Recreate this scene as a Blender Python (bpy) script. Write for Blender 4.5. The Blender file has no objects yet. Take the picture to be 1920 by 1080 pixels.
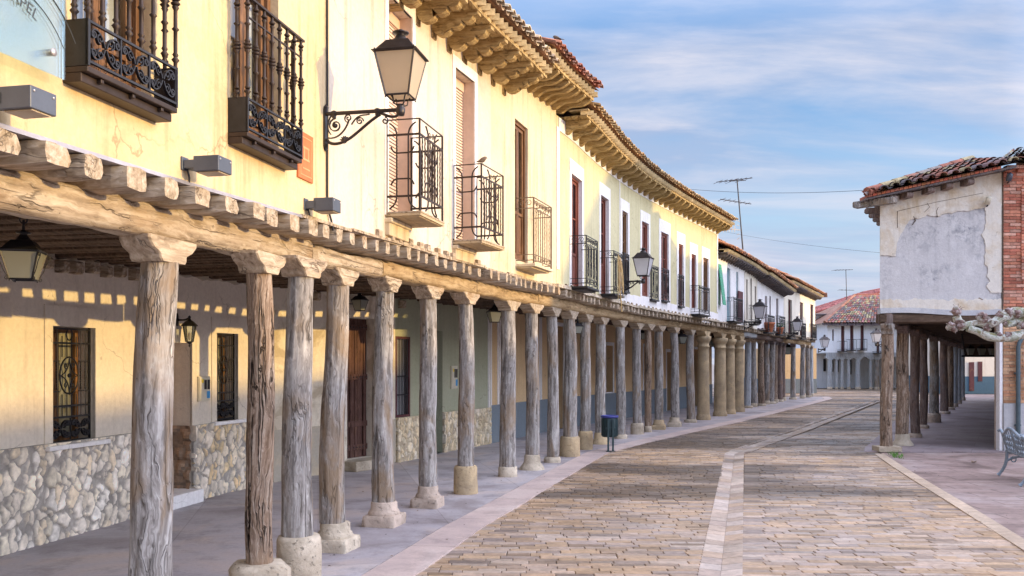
import bpy, math, random
from math import pi, sin, cos, tan, radians, sqrt, exp, floor, hypot
from mathutils import Vector, Matrix, noise

# ------------------------------------------------------------------ camera
R = random.Random(11)
SC = bpy.context.scene
COL = SC.collection
FPX, CX, HY, EYE = 1700.0, 960.0, 680.0, 1.7      # focal length and horizon measured on the 1920 px photo
cam = bpy.data.objects.new('camera', bpy.data.cameras.new('camera'))
COL.objects.link(cam)
cam.location = (0, 0, EYE)
cam.rotation_euler = (pi / 2, 0, 0)
cam.data.sensor_width = 36
cam.data.lens = 36 * FPX / 1920
cam.data.shift_y = (HY - 540) / 1920
cam.data.clip_start = .05
cam.data.clip_end = 3000
SC.camera = cam

# ------------------------------------------------------------------ light
SUN_EL, SUN_DIR = radians(8.0), Vector((0.972, -0.235, 0)).normalized()
SUN_POWER, SKY_K, EXPO = 3.1, 0.15, 0.28
sd = bpy.data.lights.new('sun', 'SUN')
sd.energy = SUN_POWER
sd.angle = radians(.55)
sd.color = (1.0, .66, .23)
sun = bpy.data.objects.new('sun', sd)
COL.objects.link(sun)
to_sun = SUN_DIR * cos(SUN_EL) + Vector((0, 0, sin(SUN_EL)))
sun.rotation_euler = to_sun.to_track_quat('Z', 'Y').to_euler()
sun.location = (30, -5, 30)

def nd(nt, typ, ins=None, **pr):
    n = nt.nodes.new(typ)
    for k, v in pr.items():
        setattr(n, k, v)
    for k, v in (ins or {}).items():
        s = n.inputs[k]
        if isinstance(v, bpy.types.NodeSocket):
            nt.links.new(v, s)
        elif isinstance(v, bpy.types.Node):
            nt.links.new(v.outputs[0], s)
        else:
            s.default_value = v if not (isinstance(v, tuple) and len(v) == 3 and s.type == 'RGBA') else (*v, 1)
    return n

def math_(nt, op, a, b=0.0, clamp=False):
    return nd(nt, 'ShaderNodeMath', {0: a, 1: b}, operation=op, use_clamp=clamp).outputs[0]

def mixc(nt, fac, a, b, mode='MIX'):
    n = nd(nt, 'ShaderNodeMix', {}, data_type='RGBA', blend_type=mode)
    for s, v in ((n.inputs[0], fac), (n.inputs[6], a), (n.inputs[7], b)):
        if isinstance(v, bpy.types.NodeSocket):
            nt.links.new(v, s)
        else:
            s.default_value = (*v, 1) if isinstance(v, tuple) and len(v) == 3 else v
    return n.outputs[2]

def ramp(nt, fac, stops):
    n = nd(nt, 'ShaderNodeValToRGB', {0: fac})
    el = n.color_ramp.elements
    while len(el) < len(stops):
        el.new(.5)
    for e, (p, c) in zip(el, stops):
        e.position = p
        e.color = (c, c, c, 1) if isinstance(c, (int, float)) else (*c, 1)
    return n.outputs[0]

def rng(nt, v, a, b, c=0.0, d=1.0):
    return nd(nt, 'ShaderNodeMapRange', {0: v, 1: a, 2: b, 3: c, 4: d}, clamp=True).outputs[0]

world = bpy.data.worlds.new('World')
SC.world = world
world.use_nodes = True
nt = world.node_tree
nt.nodes.clear()
sky = nd(nt, 'ShaderNodeTexSky', sky_type='NISHITA', sun_disc=False, sun_elevation=SUN_EL,
         sun_rotation=math.atan2(to_sun.x, to_sun.y), air_density=1.0, dust_density=.6, ozone_density=1.6)
tc = nd(nt, 'ShaderNodeTexCoord')
sep = nd(nt, 'ShaderNodeSeparateXYZ', {0: tc.outputs['Generated']})
zz = math_(nt, 'MAXIMUM', sep.outputs[2], 0.0)
den = math_(nt, 'ADD', zz, .13)
pxn = math_(nt, 'DIVIDE', sep.outputs[0], den)
pyn = math_(nt, 'DIVIDE', sep.outputs[1], den)
pv = nd(nt, 'ShaderNodeCombineXYZ', {0: pxn, 1: pyn, 2: 0.0}).outputs[0]
mp1 = nd(nt, 'ShaderNodeMapping', {0: pv, 1: (19.5, 9.7, 0), 2: (0, 0, radians(12)), 3: (.55, 1.0, 1)})
n1 = nd(nt, 'ShaderNodeTexNoise', {0: mp1, 'Scale': 1.0, 'Detail': 8, 'Roughness': .52, 'Distortion': .5})
mp2 = nd(nt, 'ShaderNodeMapping', {0: pv, 1: (7.0, -11.3, 0), 2: (0, 0, radians(-6)), 3: (.35, 1.0, 1)})
n2 = nd(nt, 'ShaderNodeTexNoise', {0: mp2, 'Scale': 2.6, 'Detail': 7, 'Roughness': .6, 'Distortion': .3})
cmask = math_(nt, 'ADD', math_(nt, 'MULTIPLY', n1.outputs[0], .75), math_(nt, 'MULTIPLY', n2.outputs[0], .35))
cmask = rng(nt, cmask, .37, .60)
ccol = mixc(nt, rng(nt, n2.outputs[0], .40, .62), (2.5, 3.0, 4.2), (4.3, 4.3, 4.9))
skyb = mixc(nt, 1.0, sky.outputs[0], (1.0, 1.36, 1.85), 'MULTIPLY')
# pale bright band low over the horizon
skyh = mixc(nt, rng(nt, zz, .03, .27, .95, 0.0), skyb, (3.7, 4.2, 5.0))
skyf = mixc(nt, math_(nt, 'MULTIPLY', cmask, .9), skyh, ccol)
# clouds glow brighter towards the low sun and overhead
sdot = nd(nt, 'ShaderNodeVectorMath', {0: tc.outputs['Generated'], 1: tuple(to_sun)}, operation='DOT_PRODUCT').outputs['Value']
gs, gz = rng(nt, sdot, .28, .95), rng(nt, zz, .32, .75)
def gch(a, b):
    return math_(nt, 'ADD', 1.0, math_(nt, 'ADD', math_(nt, 'MULTIPLY', gs, a), math_(nt, 'MULTIPLY', gz, b)))
glow = nd(nt, 'ShaderNodeCombineXYZ', {0: gch(4.6, 3.0), 1: gch(3.7, 2.6), 2: gch(3.1, 2.3)}).outputs[0]
skyf = mixc(nt, 1.0, skyf, glow, 'MULTIPLY')
bg = nd(nt, 'ShaderNodeBackground', {0: skyf, 1: SKY_K})
nd(nt, 'ShaderNodeOutputWorld', {0: bg})
SC.view_settings.view_transform = 'Standard'
SC.view_settings.look = 'None'
SC.view_settings.exposure = EXPO
SC.view_settings.gamma = 1
SC.render.engine = 'CYCLES'
SC.cycles.use_denoising = True
SC.cycles.max_bounces = 8
SC.cycles.diffuse_bounces = 5
SC.cycles.caustics_reflective = False
SC.cycles.caustics_refractive = False

# ------------------------------------------------------------------ materials
def newmat(name, rough=.8, spec=.3):
    m = bpy.data.materials.new(name)
    m.use_nodes = True
    t = m.node_tree
    b = t.nodes['Principled BSDF']
    b.inputs['Roughness'].default_value = rough
    b.inputs['Specular IOR Level'].default_value = spec
    return m, t, b

def coords(t, scale=(1, 1, 1), rand=True, kind='Object'):
    c = nd(t, 'ShaderNodeTexCoord').outputs[kind]
    if rand:
        oi = nd(t, 'ShaderNodeObjectInfo')
        r = math_(t, 'MULTIPLY', oi.outputs['Random'], 37.0)
        v = nd(t, 'ShaderNodeCombineXYZ', {0: r, 1: r, 2: r})
        c = nd(t, 'ShaderNodeVectorMath', {0: c, 1: v}, operation='ADD').outputs[0]
    return nd(t, 'ShaderNodeMapping', {0: c, 3: scale}).outputs[0]

def tn(t, v, sc, det=5, rough=.55, dist=0.0):
    return nd(t, 'ShaderNodeTexNoise', {0: v, 'Scale': sc, 'Detail': det, 'Roughness': rough, 'Distortion': dist}).outputs[0]

def bump(t, b, h, strength=.4, dist=.01, prev=None):
    n = nd(t, 'ShaderNodeBump', {'Height': h, 'Strength': strength, 'Distance': dist})
    if prev is not None:
        t.links.new(prev.outputs[0], n.inputs['Normal'])
    t.links.new(n.outputs[0], b.inputs['Normal'])
    return n

def plaster(name, col, stain, amt=.6, sc=.9, b1=.4, streak=.45, lo=.48, hi=.72, rough=.9):
    m, t, b = newmat(name, rough, .15)
    c = coords(t, rand=False)
    big = rng(t, tn(t, c, sc, 7, .62, .6), lo, hi)
    base = mixc(t, math_(t, 'MULTIPLY', big, amt), col, stain)
    cs = coords(t, (5, 5, .35), rand=False)
    st = rng(t, tn(t, cs, 1.6, 5, .6), .52, .75)
    base = mixc(t, math_(t, 'MULTIPLY', st, streak), base, tuple(x * .72 for x in stain))
    fine = rng(t, tn(t, c, 22, 4, .7), .25, .75, .88, 1.08)
    base = mixc(t, 1.0, base, nd(t, 'ShaderNodeCombineXYZ', {0: fine, 1: fine, 2: fine}).outputs[0], 'MULTIPLY')
    rep_ = rng(t, tn(t, coords(t, (.8, .8, 1.1), rand=False), 1.7, 3, .45, 1.2), .60, .625)
    base = mixc(t, math_(t, 'MULTIPLY', rep_, .16 * (1 if amt < .7 else 2)), base, tuple(min(.92, x * 1.12) for x in col))
    vor = nd(t, 'ShaderNodeTexVoronoi', {0: nd(t, 'ShaderNodeVectorMath', {0: c, 1: nd(t, 'ShaderNodeVectorMath', {0: nd(t, 'ShaderNodeTexNoise', {0: c, 'Scale': 4.0, 'Detail': 5}).outputs[1], 'Scale': .35}, operation='SCALE').outputs[0]}, operation='ADD').outputs[0], 'Scale': .75}, feature='DISTANCE_TO_EDGE')
    crk = math_(t, 'MULTIPLY', rng(t, vor.outputs[0], .0, .006, 1, 0), rng(t, tn(t, c, .9, 2), .50, .58))
    base = mixc(t, math_(t, 'MULTIPLY', crk, .55), base, tuple(x * .35 for x in stain))
    spots = rng(t, tn(t, c, 9, 3, .6), .735, .76)
    base = mixc(t, math_(t, 'MULTIPLY', spots, .45), base, tuple(x * .5 for x in stain))
    t.links.new(base, b.inputs['Base Color'])
    h = math_(t, 'ADD', math_(t, 'MULTIPLY', tn(t, c, 4, 6, .6), 1.0), math_(t, 'MULTIPLY', tn(t, c, 45, 3, .6), .25))
    bump(t, b, h, b1, .03)
    return m

def wood(name, cols, axis=2, rough=.85, patch=(.30, .17, .09), pamt=.6, crack=.55, bs=.6, fine=1.0, plo=.55, phi=.7, pale_amt=.5):
    """weathered timber, grain along the local axis"""
    m, t, b = newmat(name, rough, .2)
    s = [1, 1, 1]
    s[axis] = .09
    c = coords(t, tuple(s))
    cw = coords(t, tuple(.5 if i == axis else 1 for i in range(3)))
    s_long = [1, 1, 1]
    s_long[axis] = .022
    cl = coords(t, tuple(s_long))
    warp = tn(t, cw, 3.2, 4, .6)
    cv = nd(t, 'ShaderNodeVectorMath', {0: c, 1: nd(t, 'ShaderNodeVectorMath', {0: nd(t, 'ShaderNodeCombineXYZ', {0: warp, 1: warp, 2: warp}).outputs[0], 'Scale': .22}, operation='SCALE').outputs[0]}, operation='ADD').outputs[0]
    g = tn(t, cv, 26 * fine, 5, .65)
    base = ramp(t, g, [(.28, cols[0]), (.5, cols[1]), (.72, cols[2])])
    mid = tn(t, cw, 2.3, 5, .6, .8)
    base = mixc(t, math_(t, 'MULTIPLY', rng(t, mid, plo, phi), pamt), base, patch)
    pale = tn(t, coords(t, tuple(.4 if i == axis else 1 for i in range(3))), 5.1, 4, .6)
    base = mixc(t, rng(t, pale, .55, .8, 0, pale_amt), base, tuple(min(.9, x * 1.25) for x in cols[2]))
    ck = tn(t, cv, 10 * fine, 3, .5)
    ck = rng(t, math_(t, 'ABSOLUTE', math_(t, 'SUBTRACT', ck, .5)), .0, .022, 1, 0)
    gate = rng(t, tn(t, cw, 4.5, 2), .48, .58)
    ck = math_(t, 'MULTIPLY', ck, gate)
    cklong = rng(t, math_(t, 'ABSOLUTE', math_(t, 'SUBTRACT', tn(t, nd(t, 'ShaderNodeVectorMath', {0: cl, 1: nd(t, 'ShaderNodeVectorMath', {0: nd(t, 'ShaderNodeCombineXYZ', {0: warp, 1: warp, 2: warp}).outputs[0], 'Scale': .05}, operation='SCALE').outputs[0]}, operation='ADD').outputs[0], 9 * fine, 2, .4), .5)), .0, .012, 1, 0)
    cklong = math_(t, 'MULTIPLY', cklong, rng(t, tn(t, coords(t, tuple(.3 if i == axis else 1 for i in range(3))), 2.5, 2), .47, .55))
    ck = math_(t, 'MAXIMUM', ck, cklong)
    holes = rng(t, nd(t, 'ShaderNodeTexVoronoi', {0: coords(t, tuple(.7 if i == axis else 1 for i in range(3))), 'Scale': 22.0}).outputs[0], .05, .11, 1, 0)
    holes = math_(t, 'MULTIPLY', holes, rng(t, tn(t, cw, 7, 2), .55, .62))
    dark = math_(t, 'MAXIMUM', math_(t, 'MULTIPLY', ck, crack), math_(t, 'MULTIPLY', holes, .7))
    base = mixc(t, dark, base, (.035, .026, .02))
    t.links.new(base, b.inputs['Base Color'])
    h = math_(t, 'SUBTRACT', math_(t, 'MULTIPLY', g, .5), math_(t, 'MULTIPLY', dark, 1.0))
    h = math_(t, 'ADD', h, math_(t, 'MULTIPLY', mid, .8))
    bump(t, b, h, bs, .02)
    return m

def stone(name, c1, c2, pits=.5, sc=3.0, bs=.6, stain=(.2, .17, .12)):
    m, t, b = newmat(name, .9, .15)
    c = coords(t)
    n = tn(t, c, sc, 7, .65, .4)
    base = mixc(t, rng(t, n, .35, .68), c1, c2)
    pt = rng(t, tn(t, c, 26, 3, .7), .60, .70)
    base = mixc(t, math_(t, 'MULTIPLY', pt, pits), base, tuple(x * .45 for x in c1))
    base = mixc(t, rng(t, tn(t, c, 2.2, 5, .6), .56, .72, 0, .55), base, stain)
    t.links.new(base, b.inputs['Base Color'])
    h = math_(t, 'SUBTRACT', tn(t, c, 12, 5, .65), math_(t, 'MULTIPLY', pt, .5))
    bump(t, b, h, bs, .02)
    return m

def vcol(name, rough=.85, spec=.2, var=.25, sc=14, bs=.4, bdist=.01, aniso=(1, 1, 1), tint=(1, 1, 1)):
    """colour of each stone / tile comes from the mesh attribute"""
    m, t, b = newmat(name, rough, spec)
    a = nd(t, 'ShaderNodeAttribute', attribute_name='col')
    c = coords(t, aniso, rand=False)
    n = rng(t, tn(t, c, sc, 5, .65), .3, .7, 1 - var, 1 + var)
    n2 = rng(t, tn(t, c, sc * .14, 4, .6), .35, .65, 1 - var * .6, 1 + var * .6)
    n = math_(t, 'MULTIPLY', n, n2)
    base = mixc(t, 1.0, a.outputs['Color'], nd(t, 'ShaderNodeCombineXYZ', {0: n, 1: n, 2: n}).outputs[0], 'MULTIPLY')
    t.links.new(base, b.inputs['Base Color'])
    bump(t, b, tn(t, c, sc * 1.6, 5, .65), bs, bdist)
    return m

def plain(name, col, rough=.6, metal=0.0, spec=.4, var=.2, sc=9, bs=.15):
    m, t, b = newmat(name, rough, spec)
    b.inputs['Metallic'].default_value = metal
    c = coords(t)
    n = rng(t, tn(t, c, sc, 5, .65), .3, .7, 1 - var, 1 + var)
    base = mixc(t, 1.0, col, nd(t, 'ShaderNodeCombineXYZ', {0: n, 1: n, 2: n}).outputs[0], 'MULTIPLY')
    t.links.new(base, b.inputs['Base Color'])
    if bs:
        bump(t, b, tn(t, c, sc * 4, 3), bs, .005)
    return m

def glassmat(name, tint=(.8, .85, .85), trans=.75):
    m = bpy.data.materials.new(name)
    m.use_nodes = True
    t = m.node_tree
    t.nodes.clear()
    tr = nd(t, 'ShaderNodeBsdfTransparent', {0: tint})
    gl = nd(t, 'ShaderNodeBsdfGlossy', {0: (.9, .95, 1.0), 'Roughness': .06})
    fr = nd(t, 'ShaderNodeFresnel', {0: 1.5})
    f = math_(t, 'ADD', math_(t, 'MULTIPLY', fr.outputs[0], .8), max(0.0, 1 - trans - .15), True)
    mx = nd(t, 'ShaderNodeMixShader', {0: f, 1: tr, 2: gl})
    nd(t, 'ShaderNodeOutputMaterial', {0: mx})
    return m

def frosted(name, col):
    m, t, b = newmat(name, .35, .5)
    c = coords(t)
    n = rng(t, tn(t, c, 3, 4), .3, .7, .92, 1.05)
    base = mixc(t, 1.0, col, nd(t, 'ShaderNodeCombineXYZ', {0: n, 1: n, 2: n}).outputs[0], 'MULTIPLY')
    t.links.new(base, b.inputs['Base Color'])
    tl = nd(t, 'ShaderNodeBsdfTranslucent', {0: base})
    mx = nd(t, 'ShaderNodeMixShader', {0: .4, 1: b.outputs[0], 2: tl})
    t.links.new(mx.outputs[0], t.nodes['Material Output'].inputs[0])
    return m

M = {}
M['wall_cream'] = plaster('cream_yellow_plaster', (.70, .56, .34), (.52, .36, .19), .65, streak=.8)
M['wall_pink'] = plaster('pale_pink_plaster', (.70, .61, .50), (.52, .42, .32), .6, streak=.8)
M['wall_ivory'] = plaster('ivory_plaster', (.70, .60, .42), (.52, .38, .22), .65, streak=.8)
M['wall_lemon'] = plaster('pale_yellow_plaster', (.61, .57, .36), (.48, .43, .25), .55, streak=.7)
M['wall_white'] = plaster('white_limewash', (.78, .78, .78), (.62, .60, .56), .45)
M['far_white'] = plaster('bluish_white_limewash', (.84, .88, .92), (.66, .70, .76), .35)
M['wall_cream2'] = plaster('soft_cream_plaster', (.74, .70, .60), (.58, .52, .42), .45)
M['white_trim'] = plaster('white_trim_paint', (.84, .83, .82), (.70, .68, .66), .3, b1=.12)
M['gal_cream'] = plaster('gallery_cream_plaster', (.74, .68, .58), (.60, .52, .42), .5)
M['gal_old'] = plaster('old_flaking_limewash', (.76, .70, .58), (.46, .38, .26), .75, 1.6, lo=.5, hi=.6)
M['gal_low'] = plaster('damp_grey_render', (.44, .40, .33), (.56, .47, .33), .8, 2.6, lo=.45, hi=.6, b1=.5)
M['gal_green'] = plaster('sage_green_plaster', (.40, .42, .30), (.48, .47, .36), .5)
M['gal_peach'] = plaster('peach_plaster', (.72, .52, .30), (.60, .42, .24), .5)
M['dado_grey'] = plaster('blue_grey_dado', (.20, .24, .27), (.26, .28, .30), .6)
M['dado_blue'] = plaster('blue_painted_dado', (.075, .135, .19), (.10, .17, .21), .5)
M['stucco_grey'] = plaster('grey_cement_render', (.50, .50, .50), (.36, .37, .40), .75, 1.1, b1=.6, lo=.42, hi=.7)
def blotched():
    m = plaster('blotched_cement_render', (.58, .57, .56), (.48, .47, .47), .6, 1.1, b1=.7, lo=.42, hi=.7)
    t = m.node_tree
    b = t.nodes['Principled BSDF']
    old = b.inputs['Base Color'].links[0].from_socket
    c = coords(t, rand=False)
    zone = rng(t, tn(t, c, 1.5, 3, .5), .46, .66)
    sp = rng(t, tn(t, c, 7, 6, .75, .5), .48, .62)
    f = math_(t, 'MULTIPLY', math_(t, 'MULTIPLY', zone, sp), .75)
    pale = rng(t, tn(t, c, 3.1, 6, .7), .55, .68, 0, .5)
    base = mixc(t, pale, mixc(t, f, old, (.17, .18, .21)), (.68, .67, .66))
    t.links.new(base, b.inputs['Base Color'])
    return m
M['stucco_front'] = blotched()
M['stucco_cream'] = plaster('peeling_cream_render', (.70, .66, .58), (.56, .43, .26), .7, 2.3, b1=.5, lo=.46, hi=.66)
M['old_wood'] = wood('weathered_column_wood', [(.085, .072, .060), (.30, .28, .26), (.55, .535, .51)], 2, pamt=.8, patch=(.27, .19, .115), plo=.50, phi=.64, bs=.9)
M['brown_wood'] = wood('rough_brown_column_wood', [(.09, .055, .035), (.27, .195, .14), (.50, .42, .34)], 2, crack=.9, bs=1.4, patch=(.30, .195, .115), fine=1.5, pale_amt=.12, pamt=.5)
M['dark_col_wood'] = wood('dark_stained_column_wood', [(.10, .07, .06), (.20, .15, .13), (.30, .25, .23)], 2)
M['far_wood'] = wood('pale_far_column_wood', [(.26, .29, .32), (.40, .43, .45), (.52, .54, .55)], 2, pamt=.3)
M['beam_wood'] = wood('bleached_beam_wood', [(.20, .15, .10), (.43, .345, .25), (.62, .54, .43)], 0, patch=(.36, .23, .11), pamt=.65, bs=.9)
M['beam_ochre'] = wood('ochre_beam_wood', [(.20, .13, .065), (.41, .30, .17), (.56, .44, .28)], 0, patch=(.30, .18, .08), pamt=.6)
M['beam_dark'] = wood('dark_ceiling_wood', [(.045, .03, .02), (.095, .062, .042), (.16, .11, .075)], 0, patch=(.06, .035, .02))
M['joist_wood'] = wood('joist_wood', [(.17, .125, .08), (.40, .325, .235), (.60, .53, .44)], 1, patch=(.36, .22, .10))
M['eave_wood'] = wood('eave_wood', [(.15, .09, .035), (.40, .28, .12), (.58, .45, .23)], 1, patch=(.17, .09, .04), pamt=.5)
M['eave_dark'] = wood('dark_eave_wood', [(.07, .06, .065), (.14, .12, .12), (.22, .19, .18)], 1)
M['door_wood'] = wood('varnished_door_wood', [(.08, .04, .018), (.17, .085, .038), (.28, .15, .07)], 2, rough=.45, pamt=.25, crack=.3, bs=.2)
M['door_red'] = wood('red_brown_door_wood', [(.12, .035, .025), (.20, .065, .045), (.28, .10, .07)], 2, rough=.5, pamt=.2, crack=.3, bs=.2)
M['gate_wood'] = wood('old_brown_gate_wood', [(.05, .025, .02), (.10, .052, .042), (.15, .085, .07)], 2, pamt=.3, bs=.5)
M['shutter_dark'] = wood('dark_shutter_wood', [(.07, .03, .035), (.11, .045, .05), (.15, .06, .065)], 2, bs=.2)
M['shutter_green'] = plain('green_shutter_paint', (.02, .30, .16), .5)
M['stone_pale'] = stone('pale_limestone', (.64, .56, .44), (.36, .30, .22), .8, bs=1.0)
M['stone_gold'] = stone('golden_sandstone', (.58, .45, .27), (.38, .30, .20), .8, bs=1.0, stain=(.20, .17, .13))
M['stone_pink'] = stone('pinkish_stone', (.60, .49, .40), (.38, .31, .25), .8, bs=1.0)
M['iron'] = plain('painted_black_iron', (.020, .020, .024), .42, .3, .5, .4)
M['iron_brown'] = plain('brown_wrought_iron', (.040, .026, .020), .5, .3, .4, .4)
M['iron_light'] = plain('weathered_iron', (.20, .14, .09), .6, .3, .4, .4)
M['lamp_metal'] = plain('lamp_dark_metal', (.050, .044, .045), .38, .6, .5, .3)
M['grey_metal'] = plain('grey_painted_metal', (.085, .10, .13), .4, .2, .5, .1)
M['zinc'] = plain('zinc_strip', (.50, .48, .50), .4, .6, .5, .15)
M['pane_glass'] = glassmat('window_glass')
M['sign_glass'] = glassmat('sign_glass', (.86, .93, .88), .84)
M['lamp_pane'] = frosted('frosted_lamp_pane', (.74, .62, .44))
M['lamp_pane_white'] = frosted('white_lamp_pane', (.82, .82, .85))
M['lantern_pane'] = frosted('old_lantern_pane', (.36, .37, .31))
M['curtain'] = plain('white_curtain', (.78, .77, .80), .9, var=.08)
M['dark_room'] = plain('dark_room', (.03, .028, .03), .9, var=.2)
M['blind'] = plain('pinkish_blind', (.76, .58, .46), .7, var=.08, bs=.05)
M['blind_band'] = plain('pinkish_reveal_paint', (.66, .50, .38), .8, var=.08)
M['terracotta_sign'] = plain('terracotta_sign', (.62, .17, .06), .6, var=.15)
M['sign_text'] = plain('sign_lettering', (.76, .34, .16), .6)
M['sign_ink'] = plain('dark_lettering', (.04, .05, .06), .5)
M['tile'] = vcol('clay_roof_tile', .85, .15, .35, 9, .4)
M['cobble'] = vcol('sandstone_setts', .62, .22, .22, 16, .35, .006)
M['rubble'] = vcol('rubble_masonry', .9, .1, .22, 18, .5, .01)
M['brick'] = vcol('clay_brick', .9, .15, .25, 20, .5, .006)
M['bin_blue'] = plain('blue_bin_rim', (.05, .06, .26), .4)
M['bin_dark'] = plain('dark_green_bin', (.028, .055, .062), .42, .1)
M['bench_paint'] = plain('pale_blue_bench_paint', (.22, .275, .33), .45, .2, .5, .25)
M['pot'] = plain('terracotta_pot', (.40, .13, .06), .8)
M['leafgreen'] = plain('green_leaves', (.05, .11, .03), .7, var=.5)
M['grass'] = plain('kerb_weed', (.08, .20, .03), .8, var=.5)
M['straw'] = plain('dry_palm_leaf', (.60, .42, .18), .8, var=.3)
M['wire'] = plain('black_cable', (.03, .03, .035), .7)
M['bird'] = plain('brown_feathers', (.13, .09, .06), .8, var=.5, sc=60)
M['white_plastic'] = plain('cream_plastic_box', (.62, .58, .46), .5, var=.1)
M['blue_label'] = plain('blue_sticker', (.05, .30, .62), .5)
M['yellow_label'] = plain('yellow_sticker', (.80, .62, .05), .5)
M['alu'] = plain('aluminium_mast', (.06, .065, .075), .5, .2)
M['teal_paint'] = plain('teal_shutter_paint', (.22, .42, .48), .6)
M['pipe_paint'] = plain('blue_grey_pipe', (.09, .13, .15), .5, .2)
M['red_beam'] = plain('dark_red_paint', (.18, .035, .04), .6)

def damp(m):
    """patchy dampness: some setts shinier than others"""
    t = m.node_tree
    b = t.nodes['Principled BSDF']
    c = coords(t, (.35, 1.1, 1), rand=False)
    w = rng(t, tn(t, c, .9, 5, .6), .42, .62)
    t.links.new(math_(t, 'SUBTRACT', .66, math_(t, 'MULTIPLY', w, .34)), b.inputs['Roughness'])
    b.inputs['Specular IOR Level'].default_value = .42
damp(M['cobble'])

def bark_mat():
    m, t, b = newmat('plane_tree_bark', .85, .2)
    c = coords(t, rand=False)
    n = tn(t, c, 11, 5, .6, .8)
    base = ramp(t, n, [(.30, (.22, .20, .09)), (.42, (.34, .36, .27)), (.52, (.60, .63, .58)), (.64, (.30, .24, .17))])
    a = nd(t, 'ShaderNodeAttribute', attribute_name='col')
    base = mixc(t, a.outputs['Fac'], base, ramp(t, tn(t, c, 14, 5, .7), [(.32, (.05, .03, .028)), (.48, (.24, .16, .14)), (.66, (.52, .46, .45))]))
    t.links.new(base, b.inputs['Base Color'])
    bump(t, b, tn(t, c, 16, 6, .7), .8, .03)
    return m
M['bark'] = bark_mat()

def paving_mat(name, c1, c2, c3, sc=.5, joints=None, rough=.6):
    m, t, b = newmat(name, rough, .35)
    c = coords(t, rand=False)
    n = tn(t, c, sc, 7, .62, .5)
    base = ramp(t, n, [(.34, c1), (.5, c2), (.66, c3)])
    st = rng(t, tn(t, c, sc * 3.4, 7, .72), .50, .66)
    base = mixc(t, math_(t, 'MULTIPLY', st, .5), base, tuple(x * .6 for x in c1))
    sp = rng(t, tn(t, c, 13, 4, .7), .66, .72)
    base = mixc(t, math_(t, 'MULTIPLY', sp, .45), base, tuple(x * .4 for x in c1))
    f = rng(t, tn(t, c, 30, 4, .7), .3, .7, .9, 1.08)
    base = mixc(t, 1.0, base, nd(t, 'ShaderNodeCombineXYZ', {0: f, 1: f, 2: f}).outputs[0], 'MULTIPLY')
    if joints:
        mp = nd(t, 'ShaderNodeMapping', {0: c, 2: (0, 0, joints[3])})
        br = nd(t, 'ShaderNodeTexBrick', {0: mp, 'Color1': (1, 1, 1, 1), 'Color2': (.78, .76, .78, 1), 'Mortar': joints[4], 'Scale': 1.0,
                                          'Mortar Size': joints[2], 'Brick Width': joints[0], 'Row Height': joints[1]})
        base = mixc(t, .8, base, br.outputs[0], 'MULTIPLY')
    t.links.new(base, b.inputs['Base Color'])
    bump(t, b, tn(t, c, 24, 5, .65), .25, .01)
    return m
M['sidewalk'] = paving_mat('worn_concrete_walk', (.29, .26, .26), (.45, .43, .45), (.54, .46, .41), .8, (3.1, 1.35, .006, 1.36, (.62, .6, .58, 1)))
M['shaded_walk'] = paving_mat('shaded_reddish_walk', (.20, .15, .15), (.29, .235, .235), (.36, .31, .31), .6, (1.6, .8, .006, .51, (.6, .58, .56, 1)))  # same concrete as the left walk, with the arcade's shade put into its colour
M['kerb'] = paving_mat('pinkish_kerb_slabs', (.44, .36, .34), (.54, .44, .40), (.58, .50, .46), .9)
M['plaza'] = paving_mat('plaza_flagstones', (.19, .14, .12), (.34, .255, .225), (.42, .345, .32), 1.1, (.9, .34, .012, 0.05, (.45, .42, .4, 1)))
M['ground'] = paving_mat('bare_ground', (.20, .18, .16), (.26, .23, .2), (.3, .27, .24), .2)

# ------------------------------------------------------------------ mesh and object helpers
def V(*a):
    return Vector(a)

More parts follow.
